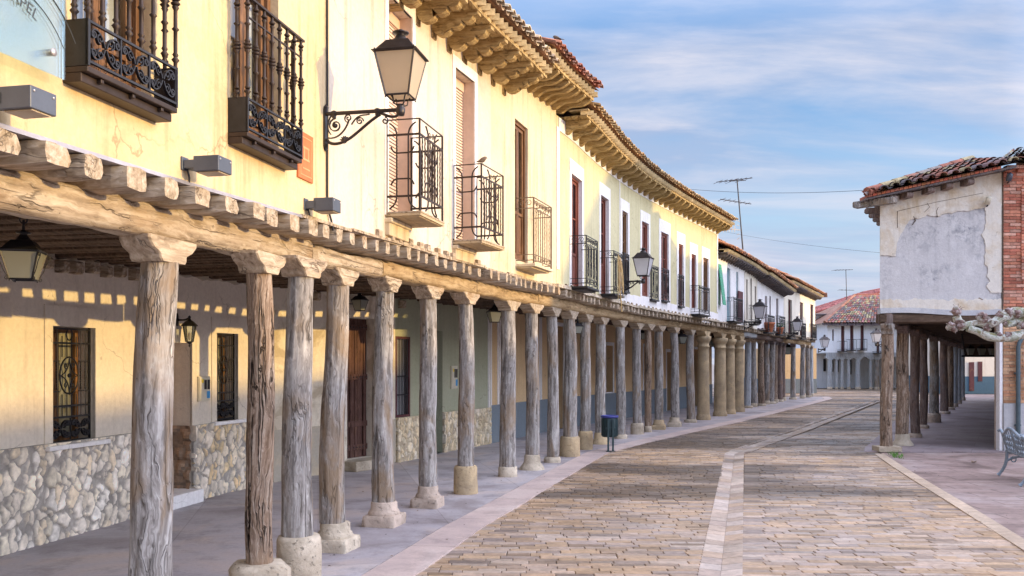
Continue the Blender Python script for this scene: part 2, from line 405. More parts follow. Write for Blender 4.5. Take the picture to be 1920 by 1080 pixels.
class MB:
    """collects shapes and links them as ONE mesh object"""
    def __init__(s):
        s.v, s.f, s.mi, s.sm, s.col = [], [], [], [], []
    def add(s, pts, faces, T=None, mi=0, smooth=False, col=None):
        b = len(s.v)
        s.v.extend([(T @ Vector(p)) if T is not None else Vector(p) for p in pts])
        for f in faces:
            s.f.append([b + i for i in f])
            s.mi.append(mi)
            s.sm.append(smooth)
            s.col.append(col)
    def quad(s, a, b, c, d, **k):
        s.add([a, b, c, d], [(0, 1, 2, 3)], **k)
    def hexa(s, p, **k):
        s.add(p, [(0, 3, 2, 1), (4, 5, 6, 7), (0, 1, 5, 4), (1, 2, 6, 5), (2, 3, 7, 6), (3, 0, 4, 7)], **k)
    def box(s, c, d, **k):
        x, y, z = c
        a, b, e = d[0] / 2, d[1] / 2, d[2] / 2
        s.hexa([(x - a, y - b, z - e), (x + a, y - b, z - e), (x + a, y + b, z - e), (x - a, y + b, z - e),
                (x - a, y - b, z + e), (x + a, y - b, z + e), (x + a, y + b, z + e), (x - a, y + b, z + e)], **k)
    def bb(s, x0, x1, y0, y1, z0, z1, **k):
        s.box(((x0 + x1) / 2, (y0 + y1) / 2, (z0 + z1) / 2), (abs(x1 - x0), abs(y1 - y0), abs(z1 - z0)), **k)
    def cbox(s, c, d, ch, **k):
        """box with chamfered vertical-and-horizontal edges along x"""
        x, y, z = c
        a, b, e = d[0] / 2, d[1] / 2, d[2] / 2
        prof = [(-b + ch, -e), (b - ch, -e), (b, -e + ch), (b, e - ch), (b - ch, e), (-b + ch, e), (-b, e - ch), (-b, -e + ch)]
        P = [(x - a, y + q, z + r) for q, r in prof] + [(x + a, y + q, z + r) for q, r in prof]
        F = [tuple(range(7, -1, -1)), tuple(range(8, 16))] + [(i, (i + 1) % 8, 8 + (i + 1) % 8, 8 + i) for i in range(8)]
        s.add(P, F, **k)
    def rings(s, rings, cap=True, closed=False, smooth=True, **k):
        n = len(rings[0])
        P = [p for r in rings for p in r]
        F = []
        m = len(rings)
        for i in range(m if closed else m - 1):
            for j in range(n):
                a, b = i * n + j, i * n + (j + 1) % n
                c, d = ((i + 1) % m) * n + (j + 1) % n, ((i + 1) % m) * n + j
                F.append((a, b, c, d))
        s.add(P, F, smooth=smooth, **k)
        if cap and not closed:
            s.add(rings[0], [tuple(range(n - 1, -1, -1))], **k)
            s.add(rings[-1], [tuple(range(n))], **k)
    def tube(s, path, r, seg=6, closed=False, flat=None, **k):
        path = [Vector(p) for p in path]
        n = len(path)
        rs = r if isinstance(r, (list, tuple)) else [r] * n
        rings = []
        t0 = (path[1] - path[0]).normalized()
        up = V(0, 0, 1) if abs(t0.z) < .9 else V(1, 0, 0)
        nrm = (up - t0 * up.dot(t0)).normalized()
        for i, p in enumerate(path):
            if closed:
                t = (path[(i + 1) % n] - path[i - 1]).normalized()
            else:
                t = (path[min(i + 1, n - 1)] - path[max(i - 1, 0)])
                t = t.normalized() if t.length > 1e-9 else t0
            nrm = nrm - t * nrm.dot(t)
            nrm = nrm.normalized() if nrm.length > 1e-6 else V(1, 0, 0)
            bn = t.cross(nrm)
            rings.append([p + nrm * (cos(2 * pi * j / seg) * rs[i]) + bn * (sin(2 * pi * j / seg) * rs[i]) for j in range(seg)])
        s.rings(rings, cap=not closed, closed=closed, smooth=seg > 4, **k)
    def ribbon(s, path, w, th, axis=(0, 1, 0), **k):
        """flat iron bar following a path: width w along axis, thickness th across"""
        path = [Vector(p) for p in path]
        ax = Vector(axis)
        rings = []
        n = len(path)
        for i, p in enumerate(path):
            t = (path[min(i + 1, n - 1)] - path[max(i - 1, 0)]).normalized()
            nn = t.cross(ax).normalized()
            rings.append([p + ax * (w / 2) + nn * (th / 2), p - ax * (w / 2) + nn * (th / 2), p - ax * (w / 2) - nn * (th / 2), p + ax * (w / 2) - nn * (th / 2)])
        s.rings(rings, smooth=False, **k)
    def lathe(s, prof, seg=16, T=None, wob=0.0, seed=0, cap=True, sq=0.0, **k):
        rings = []
        for r, z in prof:
            ring = []
            for j in range(seg):
                a = 2 * pi * j / seg
                rr = r * (1 + wob * noise.noise(V(cos(a) * 1.5 + seed * 7.1, sin(a) * 1.5, z * 5 + seed)))
                if sq:
                    q = max(abs(cos(a)), abs(sin(a)))
                    rr *= (1 - sq) + sq / q
                ring.append(V(rr * cos(a), rr * sin(a), z))
            rings.append(ring)
        s.rings(rings, T=T, cap=cap, **k)
    def prism(s, poly, y0, y1, **k):
        n = len(poly)
        P = [(x, y0, z) for x, z in poly] + [(x, y1, z) for x, z in poly]
        F = [tuple(range(n)), tuple(range(2 * n - 1, n - 1, -1))] + [((i + 1) % n, i, n + i, n + (i + 1) % n) for i in range(n)]
        s.add(P, F, **k)
    def build(s, name, mats, parent=None, Mx=None, bevel=0.0):
        me = bpy.data.meshes.new(name)
        me.from_pydata([tuple(p) for p in s.v], [], s.f)
        mats = mats if isinstance(mats, (list, tuple)) else [mats]
        for m in mats:
            me.materials.append(M[m] if isinstance(m, str) else m)
        me.polygons.foreach_set('material_index', s.mi)
        me.polygons.foreach_set('use_smooth', s.sm)
        if any(c is not None for c in s.col):
            at = me.attributes.new('col', 'FLOAT_COLOR', 'CORNER')
            buf = []
            for f, c in zip(s.f, s.col):
                c = c or (.5, .5, .5)
                if isinstance(c[0], tuple):
                    for q in c: buf.extend([q[0], q[1], q[2], 1.0])
                else:
                    buf.extend([c[0], c[1], c[2], 1.0] * len(f))
            at.data.foreach_set('color', buf)
        me.update()
        o = bpy.data.objects.new(name, me)
        COL.objects.link(o)
        place(o, Mx if Mx is not None else Matrix.Identity(4), parent)
        if bevel:
            md = o.modifiers.new('bevel', 'BEVEL')
            md.width = bevel
            md.segments = 2
            md.limit_method = 'ANGLE'
        return o

WM = {}
def place(o, Mx, parent=None):
    WM[o.name] = Mx.copy()
    if parent is not None:
        o.parent = parent
        o.matrix_basis = WM[parent.name].inverted() @ Mx
    else:
        o.matrix_basis = Mx

def tag(o, label=None, cat=None, group=None, kind=None):
    if label: o['label'] = label
    if cat: o['category'] = cat
    if group: o['group'] = group
    if kind: o['kind'] = kind
    return o

def thing(name, label, cat, Mx=None, group=None):
    o = bpy.data.objects.new(name, None)
    o.empty_display_size = .2
    COL.objects.link(o)
    place(o, Mx if Mx is not None else Matrix.Identity(4))
    return tag(o, label, cat, group, 'thing')

def copy_tree(o, Mx=None, parent=None, rel=None):
    """a copy of a thing with copies of its parts and sub-parts"""
    c = o.copy()
    COL.objects.link(c)
    if parent is None:
        place(c, Mx)
    else:
        place(c, Mx, parent)
    inv = WM[o.name].inverted()
    for ch in o.children:
        copy_tree(ch, Mx @ (inv @ WM[ch.name]), c)
    return c

def T(x=0, y=0, z=0):
    return Matrix.Translation((x, y, z))
def RZ(a): return Matrix.Rotation(a, 4, 'Z')
def RX(a): return Matrix.Rotation(a, 4, 'X')
def RY(a): return Matrix.Rotation(a, 4, 'Y')
def SC_(x, y=None, z=None):
    m = Matrix.Identity(4)
    m[0][0], m[1][1], m[2][2] = x, (x if y is None else y), (x if z is None else z)
    return m
def jit(a): return R.uniform(-a, a)
def lerp(a, b, t): return a + (b - a) * t
def interp(xs, ys, x):
    if x <= xs[0]: return ys[0]
    for i in range(1, len(xs)):
        if x <= xs[i]:
            return lerp(ys[i - 1], ys[i], (x - xs[i - 1]) / (xs[i] - xs[i - 1]))
    return ys[-1]

# ------------------------------------------------------------------ plan curves of the street
class Curve:
    def __init__(s, pts, step=.2):
        P = [Vector((p[0], p[1])) for p in pts]
        P = [P[0] * 2 - P[1]] + P + [P[-1] * 2 - P[-2]]
        d = []
        for i in range(1, len(P) - 2):
            a, b, c, e = P[i - 1], P[i], P[i + 1], P[i + 2]
            n = max(2, int((c - b).length / step))
            for k in range(n):
                t = k / n
                m1, m2 = (c - a) * .5, (e - b) * .5
                h = (c - b).length
                l1, l2 = (c - a).length, (e - b).length
                m1 = (c - a) / l1 * h
                m2 = (e - b) / l2 * h
                d.append(b * (2 * t ** 3 - 3 * t ** 2 + 1) + m1 * (t ** 3 - 2 * t ** 2 + t) + c * (-2 * t ** 3 + 3 * t ** 2) + m2 * (t ** 3 - t ** 2))
        d.append(P[-2])
        s.p = d
        s.u = [0]
        for i in range(1, len(d)):
            s.u.append(s.u[-1] + (d[i] - d[i - 1]).length)
        s.t = []
        for i in range(len(d)):
            t = (d[min(i + 2, len(d) - 1)] - d[max(i - 2, 0)]).normalized()
            s.t.append(t)
        s.L = s.u[-1]
    def at(s, u, out=0.0):
        u = min(max(u, 0), s.L - 1e-6)
        lo, hi = 0, len(s.u) - 1
        while hi - lo > 1:
            m = (lo + hi) // 2
            if s.u[m] <= u: lo = m
            else: hi = m
        k = (u - s.u[lo]) / (s.u[hi] - s.u[lo])
        t = (s.t[lo] * (1 - k) + s.t[hi] * k).normalized()
        p = s.p[lo] * (1 - k) + s.p[hi] * k
        n = Vector((t.y, -t.x))
        return p + n * out, t, n
    def P(s, u, out, z):
        p, t, n = s.at(u, out)
        return V(p.x, p.y, z)
    def frame(s, u, out, z):
        """x along the street, y into the building, z up"""
        p, t, n = s.at(u, out)
        m = Matrix.Identity(4)
        m.col[0] = (t.x, t.y, 0, 0)
        m.col[1] = (-n.x, -n.y, 0, 0)
        m.col[2] = (0, 0, 1, 0)
        m.col[3] = (p.x, p.y, z, 1)
        return m
    def u_px(s, px, out=0.0, ymin=.8):
        """arc length where the photo's column px meets the curve (used once, to measure)"""
        k = (px - CX) / FPX
        prev = None
        for i, u in enumerate(s.u):
            p, _, _ = s.at(u, out)
            if p.y < ymin: continue
            g = p.x - k * p.y
            if prev is not None and prev[1] <= 0 < g or prev is not None and prev[1] >= 0 > g:
                return lerp(prev[0], u, prev[1] / (prev[1] - g))
            prev = (u, g)
        return s.L
    def u_y(s, y):
        for i, p in enumerate(s.p):
            if p.y >= y: return s.u[i]
        return s.L
    def z_px(s, px, py, out=0.0):
        p, _, _ = s.at(s.u_px(px, out), out)
        return EYE + (HY - py) * p.y / FPX

C = Curve([(-5.06, -8), (-4.63, -6), (-3.35, 0), (-2.17, 5.5), (-1.62, 8.2), (-1.32, 9.5), (-.98, 10.7), (-.60, 11.8), (-.06, 13.6), (.68, 15.5),
           (1.44, 17.8), (2.43, 20.35), (3.7, 23.1), (5.05, 25.8), (7.85, 31.4), (11.1, 38), (15.2, 46.4)])
G = Curve([(-7.52, -6), (-4.53, 8.03), (-3.62, 12.3), (-2.45, 14.6), (-1.81, 15.8), (-1.19, 17.5), (-.5, 19), (1.1, 23), (2.45, 25.8), (5.2, 31.4), (8.4, 38)])
WOUT = .30                                     # the upper walls overhang the column line
BH, JH = .17, .13                              # beam and joist heights
def ZB(y):                                     # underside of the beam
    return interp([-6, 4.0, 5.5, 7, 9.5, 12, 15, 20, 30, 46], [2.40, 2.41, 2.445, 2.50, 2.58, 2.60, 2.63, 2.64, 2.62, 2.55], y)
def ZW(u):                                     # foot of the upper wall
    return ZB(C.at(u)[0].y) + BH + JH
def UF(px): return C.u_px(px, WOUT)
def ZF(px, py): return C.z_px(px, py, WOUT)
def UG(px): return G.u_px(px)
def ZG(px, py): return G.z_px(px, py)

def wall(name, cv, out, u0, u1, zb, zt, ops, mat, parent, th=.3, du=.4, cut=None):
    """curved wall with openings (ua, ub, za, zb) and their reveals"""
    fb = zb if callable(zb) else (lambda u: zb)
    ft = zt if callable(zt) else (lambda u: zt)
    us = {round(u0, 4), round(u1, 4)}
    k = int((u1 - u0) / du) + 1
    for i in range(1, k): us.add(round(u0 + (u1 - u0) * i / k, 4))
    for o in ops: us.update((round(o[0], 4), round(o[1], 4)))
    us = sorted(u for u in us if u0 - 1e-3 <= u <= u1 + 1e-3)
    mb = MB()
    for a, b in zip(us, us[1:]):
        if b - a < 1e-4: continue
        m = (a + b) / 2
        seg, z0 = [], None
        cuts = sorted([o for o in ops if o[0] < m < o[1]], key=lambda o: o[2])
        la, lb = fb(a), fb(b)
        for o in cuts:
            if o[2] > max(la, lb) + 1e-4: seg.append((la, lb, o[2], o[2]))
            la = lb = o[3]
        seg.append((la, lb, ft(a), ft(b)))
        for p, q, r, s_ in seg:
            mb.quad(cv.P(a, out, p), cv.P(b, out, q), cv.P(b, out, s_), cv.P(a, out, r))
        mb.quad(cv.P(a, out - th, fb(a)), cv.P(b, out - th, fb(b)), cv.P(b, out, fb(b)), cv.P(a, out, fb(a)))
        mb.quad(cv.P(a, out - th, fb(a)), cv.P(b, out - th, fb(b)), cv.P(b, out - th, ft(b)), cv.P(a, out - th, ft(a))) if not cuts else None
    for o in ops:
        a, b, p, q = o[:4]
        d = o[4] if len(o) > 4 else th
        A = [cv.P(a, out, p), cv.P(b, out, p), cv.P(b, out, q), cv.P(a, out, q)]
        B = [cv.P(a, out - d, p), cv.P(b, out - d, p), cv.P(b, out - d, q), cv.P(a, out - d, q)]
        for i in range(4):
            j = (i + 1) % 4
            mb.quad(A[i], A[j], B[j], B[i])
    for e in (u0, u1):
        mb.quad(cv.P(e, out, fb(e)), cv.P(e, out - th, fb(e)), cv.P(e, out - th, ft(e)), cv.P(e, out, ft(e)))
    return mb.build(name, mat, parent)

def band(name, cv, out, a, b, p, q, w, mat, parent, proud=.012, bottom=True, top=None):
    """painted or plastered surround round an opening, standing a little proud"""
    mb = MB()
    top = w if top is None else top
    def slab(u0, u1, z0, z1):
        n = max(1, int((u1 - u0) / .4))
        for i in range(n):
            x, y = lerp(u0, u1, i / n), lerp(u0, u1, (i + 1) / n)
            P = [cv.P(x, out - .02, z0), cv.P(y, out - .02, z0), cv.P(y, out + proud, z0), cv.P(x, out + proud, z0)]
            Q = [cv.P(x, out - .02, z1), cv.P(y, out - .02, z1), cv.P(y, out + proud, z1), cv.P(x, out + proud, z1)]
            mb.hexa(P + Q)
    z0 = p - (w if bottom else 0)
    slab(a - w, a, z0, q + top)
    slab(b, b + w, z0, q + top)
    slab(a, b, q, q + top)
    if bottom: slab(a, b, z0, p)
    return mb.build(name, mat, parent)

def spiral(cx, cz, r, a0, turns, y=0.0, n=22, shrink=.85, flip=1):
    pts = []
    for i in range(n + 1):
        t = i / n
        a = a0 + flip * turns * 2 * pi * t
        rr = r * (1 - shrink * t)
        pts.append(V(cx + cos(a) * rr, y, cz + sin(a) * rr))
    return pts

def bez(p0, p1, p2, p3, n=10):
    out = []
    for i in range(n + 1):
        t = i / n
        out.append(Vector(p0) * (1 - t) ** 3 + Vector(p1) * 3 * t * (1 - t) ** 2 + Vector(p2) * 3 * t * t * (1 - t) + Vector(p3) * t ** 3)
    return out

def ordinal(n):
    return ['first', 'second', 'third', 'fourth', 'fifth', 'sixth', 'seventh', 'eighth', 'ninth', 'tenth', 'eleventh', 'twelfth', 'thirteenth', 'fourteenth'][n - 1]

# ------------------------------------------------------------------ the setting: ground, street, pavements
STRUCT = dict(kind='structure')
def sheet(name, left, right, z, mat, step=None):
    """strip between two polylines of equal length"""
    mb = MB()
    for i in range(len(left) - 1):
        a, b, c, d = left[i], right[i], right[i + 1], left[i + 1]
        n = 4
        for k in range(n):
            mb.quad(*[V(lerp(p[0], q[0], t), lerp(p[1], q[1], t), z) for p, q, t in ((a, b, k / n), (a, b, (k + 1) / n), (d, c, (k + 1) / n), (d, c, k / n))])
    return mb

mb = MB()
mb.quad(V(-500, -400, -.12), V(500, -400, -.12), V(500, 900, -.12), V(-500, 900, -.12))
tag(mb.build('ground', 'ground'), **STRUCT)

EDGE = [(-3.75, -6), (-2.42, 0), (-.80, 7.2), (-.33, 9.3), (.53, 12.5), (1.15, 14.8), (1.82, 17.2), (2.9, 19.4), (4.3, 22), (6.4, 25.8), (9.1, 31), (12.4, 37.4), (15.2, 43.0), (15.9, 45.5), (15.2, 48), (12, 51)]
def edge_x(y):
    return interp([p[1] for p in EDGE], [p[0] for p in EDGE], y)
RK = [(1.0, -6), (2.75, 0), (4.66, 8.26), (5.33, 11), (5.56, 12), (6.18, 14.6), (6.8, 17), (7.0, 18), (11.1, 26.3), (17.5, 38), (22, 46), (24, 50), (24.6, 60)]
def rk_x(y):
    return interp([p[1] for p in RK], [p[0] for p in RK], y)
GUT = [(-1.74, -6), (1.65, 7.2), (4.22, 17.2), (7.34, 23.1), (16, 40.1), (19, 46)]
def gut_x(y):
    return interp([p[1] for p in GUT], [p[0] for p in GUT], y)

# left pavement, with its outer course of kerb slabs
ys = [-6 + i * .8 for i in range(65)]
ys = [y for y in ys if y < 45.6]
KW = .42
def gx(y):
    for i in range(1, len(G.p)):
        if G.p[i].y >= y:
            a, b = G.p[i - 1], G.p[i]
            return lerp(a.x, b.x, (y - a.y) / (b.y - a.y))
    return G.p[-1].x + (y - G.p[-1].y) * .5
Lp = [(gx(y) - .6 if y < 38 else gx(y) - .6 - (y - 38) * 1.2, y) for y in ys]
Rp = [(edge_x(y) - KW, y) for y in ys]
mb = sheet('pavement', Lp, Rp, 0.0, None)
for i in range(len(ys) - 1):
    a, b = Rp[i], Rp[i + 1]
    mb.quad(V(a[0], a[1], 0), V(b[0], b[1], 0), V(b[0], b[1], -.1), V(a[0], a[1], -.1))
tag(mb.build('pavement', 'sidewalk'), **STRUCT)
mb = MB()
y = -6.0
while y < 45.0:
    l = R.uniform(.9, 1.5)
    y2 = min(y + l, 45.4)
    n = 3
    for k in range(n):
        a, b = lerp(y, y2 - .012, k / n), lerp(y, y2 - .012, (k + 1) / n)
        z = .002 + 0 * jit(.001)
        mb.hexa([V(edge_x(a) - KW + .012, a, -.1), V(edge_x(a), a, -.1), V(edge_x(b), b, -.1), V(edge_x(b) - KW + .012, b, -.1),
                 V(edge_x(a) - KW + .012, a, z), V(edge_x(a), a, z - .006), V(edge_x(b), b, z - .006), V(edge_x(b) - KW + .012, b, z)])
    y = y2
tag(mb.build('kerb', 'kerb'), **STRUCT)

# sett paving of the street, every stone modelled
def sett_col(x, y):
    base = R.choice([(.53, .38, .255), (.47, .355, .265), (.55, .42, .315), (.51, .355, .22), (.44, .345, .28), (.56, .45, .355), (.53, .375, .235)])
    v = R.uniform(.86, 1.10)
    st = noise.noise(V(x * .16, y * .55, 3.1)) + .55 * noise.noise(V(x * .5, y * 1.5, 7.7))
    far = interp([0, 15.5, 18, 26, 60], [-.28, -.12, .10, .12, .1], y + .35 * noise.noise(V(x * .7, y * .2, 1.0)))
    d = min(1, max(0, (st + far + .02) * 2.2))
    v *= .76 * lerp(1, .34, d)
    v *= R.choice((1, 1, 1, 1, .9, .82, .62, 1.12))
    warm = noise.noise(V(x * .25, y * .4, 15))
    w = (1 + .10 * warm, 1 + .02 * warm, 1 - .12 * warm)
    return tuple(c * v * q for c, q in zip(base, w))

mb = MB()
y = 2.6
row = 0
SL = -.035                                       # the courses run slightly askew
while y < 60:
    h = R.uniform(.085, .112)
    if y > 22: h *= 1.3
    if y > 34: h *= 1.5
    spans = []
    lx, rx, gxx = edge_x(y) - .12, rk_x(y) + .1, gut_x(y)
    gw = .185 if y < 17.2 else .24
    if y > 46: spans = [(-30, 30)]
    else: spans = [(lx, gut_x(y + h + .02) - gw), (gut_x(y - .02) + gw, rx)]
    for a, b in spans:
        x = a - R.uniform(0, .1) * (y > 46)
        while x < b - .03:
            l = R.uniform(.19, .37) * (1.8 if y > 34 else 1.3 if y > 22 else 1)
            x2 = min(x + l, b)
            if b - x2 < .1: x2 = b
            g = .0032
            z = -.016 + jit(.0028) + .012 * noise.noise(V(x * .6, y * .6, 0))
            t1, t2 = jit(.002), jit(.002)
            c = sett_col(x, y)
            q = .005
            def yy(xx): return SL * (xx - 2.5)
            P = [V(x + g, y + g + yy(x), -.08), V(x2 - g, y + g + yy(x2), -.08), V(x2 - g, y + h - g + yy(x2), -.08), V(x + g, y + h - g + yy(x), -.08)]
            cz = [z - t1 - t2, z + t1 - t2, z + t1 + t2, z - t1 + t2]
            Q = [V(p.x, p.y, zc - q) for p, zc in zip(P, cz)]
            S2 = [V(p.x + (q if i in (0, 3) else -q), p.y + (q if i < 2 else -q), zc) for i, (p, zc) in enumerate(zip(P, cz))]
            F = [(0, 1, 5, 4), (1, 2, 6, 5), (3, 0, 4, 7), (4, 5, 9, 8), (5, 6, 10, 9), (6, 7, 11, 10), (7, 4, 8, 11), (8, 9, 10, 11)]
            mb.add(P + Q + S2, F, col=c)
            x = x2
    y += h
    row += 1
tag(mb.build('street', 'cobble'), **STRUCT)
mb = MB()
mb.quad(V(-12, -8, -.055), V(34, -8, -.055), V(34, 62, -.055), V(-12, 62, -.055))
mm, t_, b_ = newmat('joint_dirt', .95, .1)
c_ = coords(t_, rand=False)
t_.links.new(mixc(t_, tn(t_, c_, 3, 5), (.075, .058, .042), (.16, .125, .09)), b_.inputs['Base Color'])
M['joint_dirt'] = mm
tag(mb.build('road_bed', 'joint_dirt'), **STRUCT)

# drain channel of paired slabs running down the street
mb = MB()
y = 2.6
while y < 45.5:
    l = R.uniform(.20, .34) if y < 17.2 else R.uniform(.3, .5)
    y2 = y + l
    gw = .18 if y < 17.2 else .235
    for sgn in (-1, 1):
        c = R.choice([(.48, .38, .30), (.54, .45, .37), (.47, .35, .25), (.43, .34, .28), (.52, .44, .38)])
        k = R.uniform(.74, .95) * (1 if y < 17.3 else .75)
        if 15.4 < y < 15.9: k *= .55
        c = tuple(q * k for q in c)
        g = .005
        xa, xb = gut_x(y + g), gut_x(y2 - g)
        zo, zi = -.012, -.034
        i_, o_ = sgn * .0012, sgn * gw
        P = [V(xa + i_, y + g, zi), V(xa + o_, y + g, zo), V(xb + o_, y2 - g, zo), V(xb + i_, y2 - g, zi)]
        B = [V(p.x, p.y, -.09) for p in P]
        mb.hexa(B + P, col=c)
    y = y2
tag(mb.build('drain_channel', 'cobble'), **STRUCT)

# plaza paving and its pale kerb, on the right
mb = MB()
pts = [p for p in RK if p[1] <= 17.01]
for (a, ay), (b, by) in zip(pts, pts[1:]):
    mb.quad(V(a + .16, ay, -.012), V(60, ay, -.012), V(60, by, -.012), V(b + .16, by, -.012))
mb.quad(V(6.96, 17.0, -.012), V(60, 17, -.012), V(60, 17.22, -.012), V(7.0, 17.22, -.012))
mb.quad(V(-8, -60, -.012), V(60, -60, -.012), V(60, -6, -.012), V(-8, -6, -.012))
tag(mb.build('plaza', 'plaza'), **STRUCT)
mb = MB()
y = -6.0
while y < 17.0:
    y2 = min(y + R.uniform(.5, .9), 17.0)
    a, b = rk_x(y + .006), rk_x(y2 - .006)
    k = R.uniform(.85, 1.1)
    mb.hexa([V(a, y + .006, -.09), V(a + .17, y + .006, -.09), V(b + .17, y2 - .006, -.09), V(b, y2 - .006, -.09),
             V(a, y + .006, -.006), V(a + .17, y + .006, -.004), V(b + .17, y2 - .006, -.004), V(b, y2 - .006, -.006)], col=(.48 * k, .38 * k, .28 * k))
    y = y2
tag(mb.build('plaza_kerb', 'cobble'), **STRUCT)
# walk under the right-hand arcade
mb = MB()
q = [(6.72, 17.3), (7.0, 18), (11.1, 26.3), (17.5, 38), (23, 48.5)]
r = [(13, 17.3), (13.3, 18), (18, 26.3), (24, 38), (30, 48.5)]
for i in range(4):
    for k in range(3):
        a, b = (lerp(q[i][0], r[i][0], k / 3), q[i][1]), (lerp(q[i][0], r[i][0], (k + 1) / 3), r[i][1])
        c, d = (lerp(q[i + 1][0], r[i + 1][0], (k + 1) / 3), r[i + 1][1]), (lerp(q[i + 1][0], r[i + 1][0], k / 3), q[i + 1][1])
        mb.hexa([V(*a, -.1), V(*b, -.1), V(*c, -.1), V(*d, -.1), V(*a, .004), V(*b, .004), V(*c, .004), V(*d, .004)])
tag(mb.build('arcade_pavement', 'shaded_walk'), **STRUCT)

# grit and dry leaf scraps caught on the paving
mb = MB()
for k in range(260):
    t = R.random()
    y = 6.5 + 16 * t ** 1.4
    x = R.choice([edge_x(y) - R.uniform(.0, 1.9), edge_x(y) - R.uniform(.3, 2.6), rk_x(min(y, 17)) + R.uniform(-.1, .5), R.uniform(edge_x(y), rk_x(min(y, 17)))])
    z = .004 if x < edge_x(y) else .001
    s_ = R.uniform(.006, .02)
    a = R.uniform(0, 6.28)
    d, e = V(cos(a), sin(a), 0) * s_, V(-sin(a), cos(a), 0) * s_ * .5
    c = V(x, y, z)
    mb.add([c - d, c + e + V(0, 0, s_ * .3), c + d, c - e + V(0, 0, s_ * .2)], [(0, 1, 2, 3)], col=R.choice([(.10, .06, .035), (.16, .10, .05), (.06, .045, .035), (.22, .15, .08)]))
tag(mb.build('leaf_litter', 'cobble'), 'brown scraps of dry leaf and grit scattered over pavement and setts', 'leaf litter', kind='stuff')

# ------------------------------------------------------------------ left-hand houses: shells
UA0 = C.u_y(-5.0)
UAB, UBM, UBC = UF(617), UF(952), UF(1043)
UCD, UDE, UEF, UFG = UF(1346), UF(1396), UF(1420), UF(1470)
UGE = UF(1533)
HOUSES = {}
def house(key, name, label, u0, u1):
    h = thing(name, label, 'house', C.frame((u0 + u1) / 2, 0, 0) if False else T(*C.P((u0 + u1) / 2, -1, 0)), 'arcaded houses along the left of the street')
    HOUSES[key] = h
    return h

hA = house('A', 'town_house', 'cream yellow house nearest the camera with two scrollwork balconies over the arcade', UA0, UAB)
hB = house('B', 'town_house', 'pale pink and ivory house with two cage balconies, roller blinds and deep scalloped eaves', UAB, UBC)
hC = house('C', 'town_house', 'long pale yellow house with white window surrounds and eight upper openings under one eave', UBC, UCD)
hD = house('D', 'town_house', 'white house with a hanging green shutter just beyond the long yellow house', UCD, UDE)
hE = house('E', 'town_house', 'narrow cream house between the green shutter house and the house with the slumping roof', UDE, UEF)
hF = house('F', 'town_house', 'white house with the dark slumping tiled eave and a terracotta pot on its balcony', UEF, UFG)
hG = house('G', 'town_house', 'cream corner house at the far end of the left row, with three tall upper windows', UFG, UGE)

def eave_tiles(parent, cv, u0, u1, out0, z0, run, rise, zvar, tint, courses=7, name='roof', pitch=.19, ends=True, seed=0, sagf=None):
    """roof of barrel tiles: under-channels and covers, in courses up the slope, over a boarded deck"""
    rr = random.Random(seed)
    mb = MB()
    n = int((u1 - u0) / pitch)
    def zf(u, k):
        s = sagf(u) if sagf else 0.0
        return z0(u) + rise * k + s
    cl = run / courses
    for i in range(n):
        uc = u0 + (i + .5) * (u1 - u0) / n
        for lay in (0, 1):
            u = uc + (pitch * .5 if lay else 0)
            if u > u1: continue
            for k in range(courses):
                o1 = out0 - k * cl + (.05 if lay else .0) + rr.uniform(-.015, .015)
                o2 = out0 - (k + 1) * cl - .04
                c = rr.choice(tint)
                v = rr.uniform(.7, 1.2)
                c = tuple(min(.9, x * v) for x in c)
                rad = pitch * (.36 if lay else .34)
                ringa, ringb = [], []
                seg = 6
                th = .014
                for j in range(seg + 1):
                    a = pi * j / seg
                    du = cos(a) * rad
                    dz = sin(a) * rad * .75 * (1 if lay else -1) + (.035 if lay else .045)
                    za = zf(u, k * cl / run) + dz + .012
                    zb_ = zf(u, (k + 1) * cl / run) + dz - .01
                    ringa.append(cv.P(u + du, o1, za))
                    ringb.append(cv.P(u + du * .86, o2, zb_))
                P = ringa + ringb
                m = seg + 1
                F = [(j, j + 1, m + j + 1, m + j) for j in range(seg)]
                mb.add(P, F, smooth=True, col=c)
                if k == 0:          # thickness of the exposed end
                    inner = [cv.P(u + cos(pi * j / seg) * (rad - th), o1, zf(u, 0) + sin(pi * j / seg) * (rad - th) * .75 * (1 if lay else -1) + (.035 if lay else .045) + .012) for j in range(seg + 1)]
                    mb.add(ringa + inner, [(j, j + 1, m + j + 1, m + j) for j in range(seg)], col=tuple(x * .95 for x in c))
                    inner2 = [p + (ringb[q] - ringa[q]) * .9 for q, p in enumerate(inner)]
                    mb.add(inner + inner2, [(j, j + 1, m + j + 1, m + j) for j in range(seg)], col=tuple(x * .8 for x in c))
    # deck under the tiles, ridge and rear slope
    k = max(2, int((u1 - u0) / .5))
    for i in range(k):
        a, b = lerp(u0, u1, i / k), lerp(u0, u1, (i + 1) / k)
        mb.quad(cv.P(a, out0 - .02, zf(a, 0) - .01), cv.P(b, out0 - .02, zf(b, 0) - .01), cv.P(b, out0 - run, zf(b, 1) - .02), cv.P(a, out0 - run, zf(a, 1) - .02), col=(.28, .16, .1))
        mb.quad(cv.P(a, out0 - run, zf(a, 1) - .02), cv.P(b, out0 - run, zf(b, 1) - .02), cv.P(b, out0 - 2 * run, zf(b, 0)), cv.P(a, out0 - 2 * run, zf(a, 0)), col=(.34, .2, .13))
    # ridge tiles
    m = int((u1 - u0) / .38)
    for i in range(m):
        a, b = u0 + i * (u1 - u0) / m, u0 + (i + 1.08) * (u1 - u0) / m
        c = rr.choice(tint)
        mb.tube([cv.P(a, out0 - run, zf(a, 1) + .03), cv.P(min(b, u1), out0 - run, zf(b, 1) + .03)], [.10, .085], 8, col=c)
    return mb.build(name, 'tile', parent)

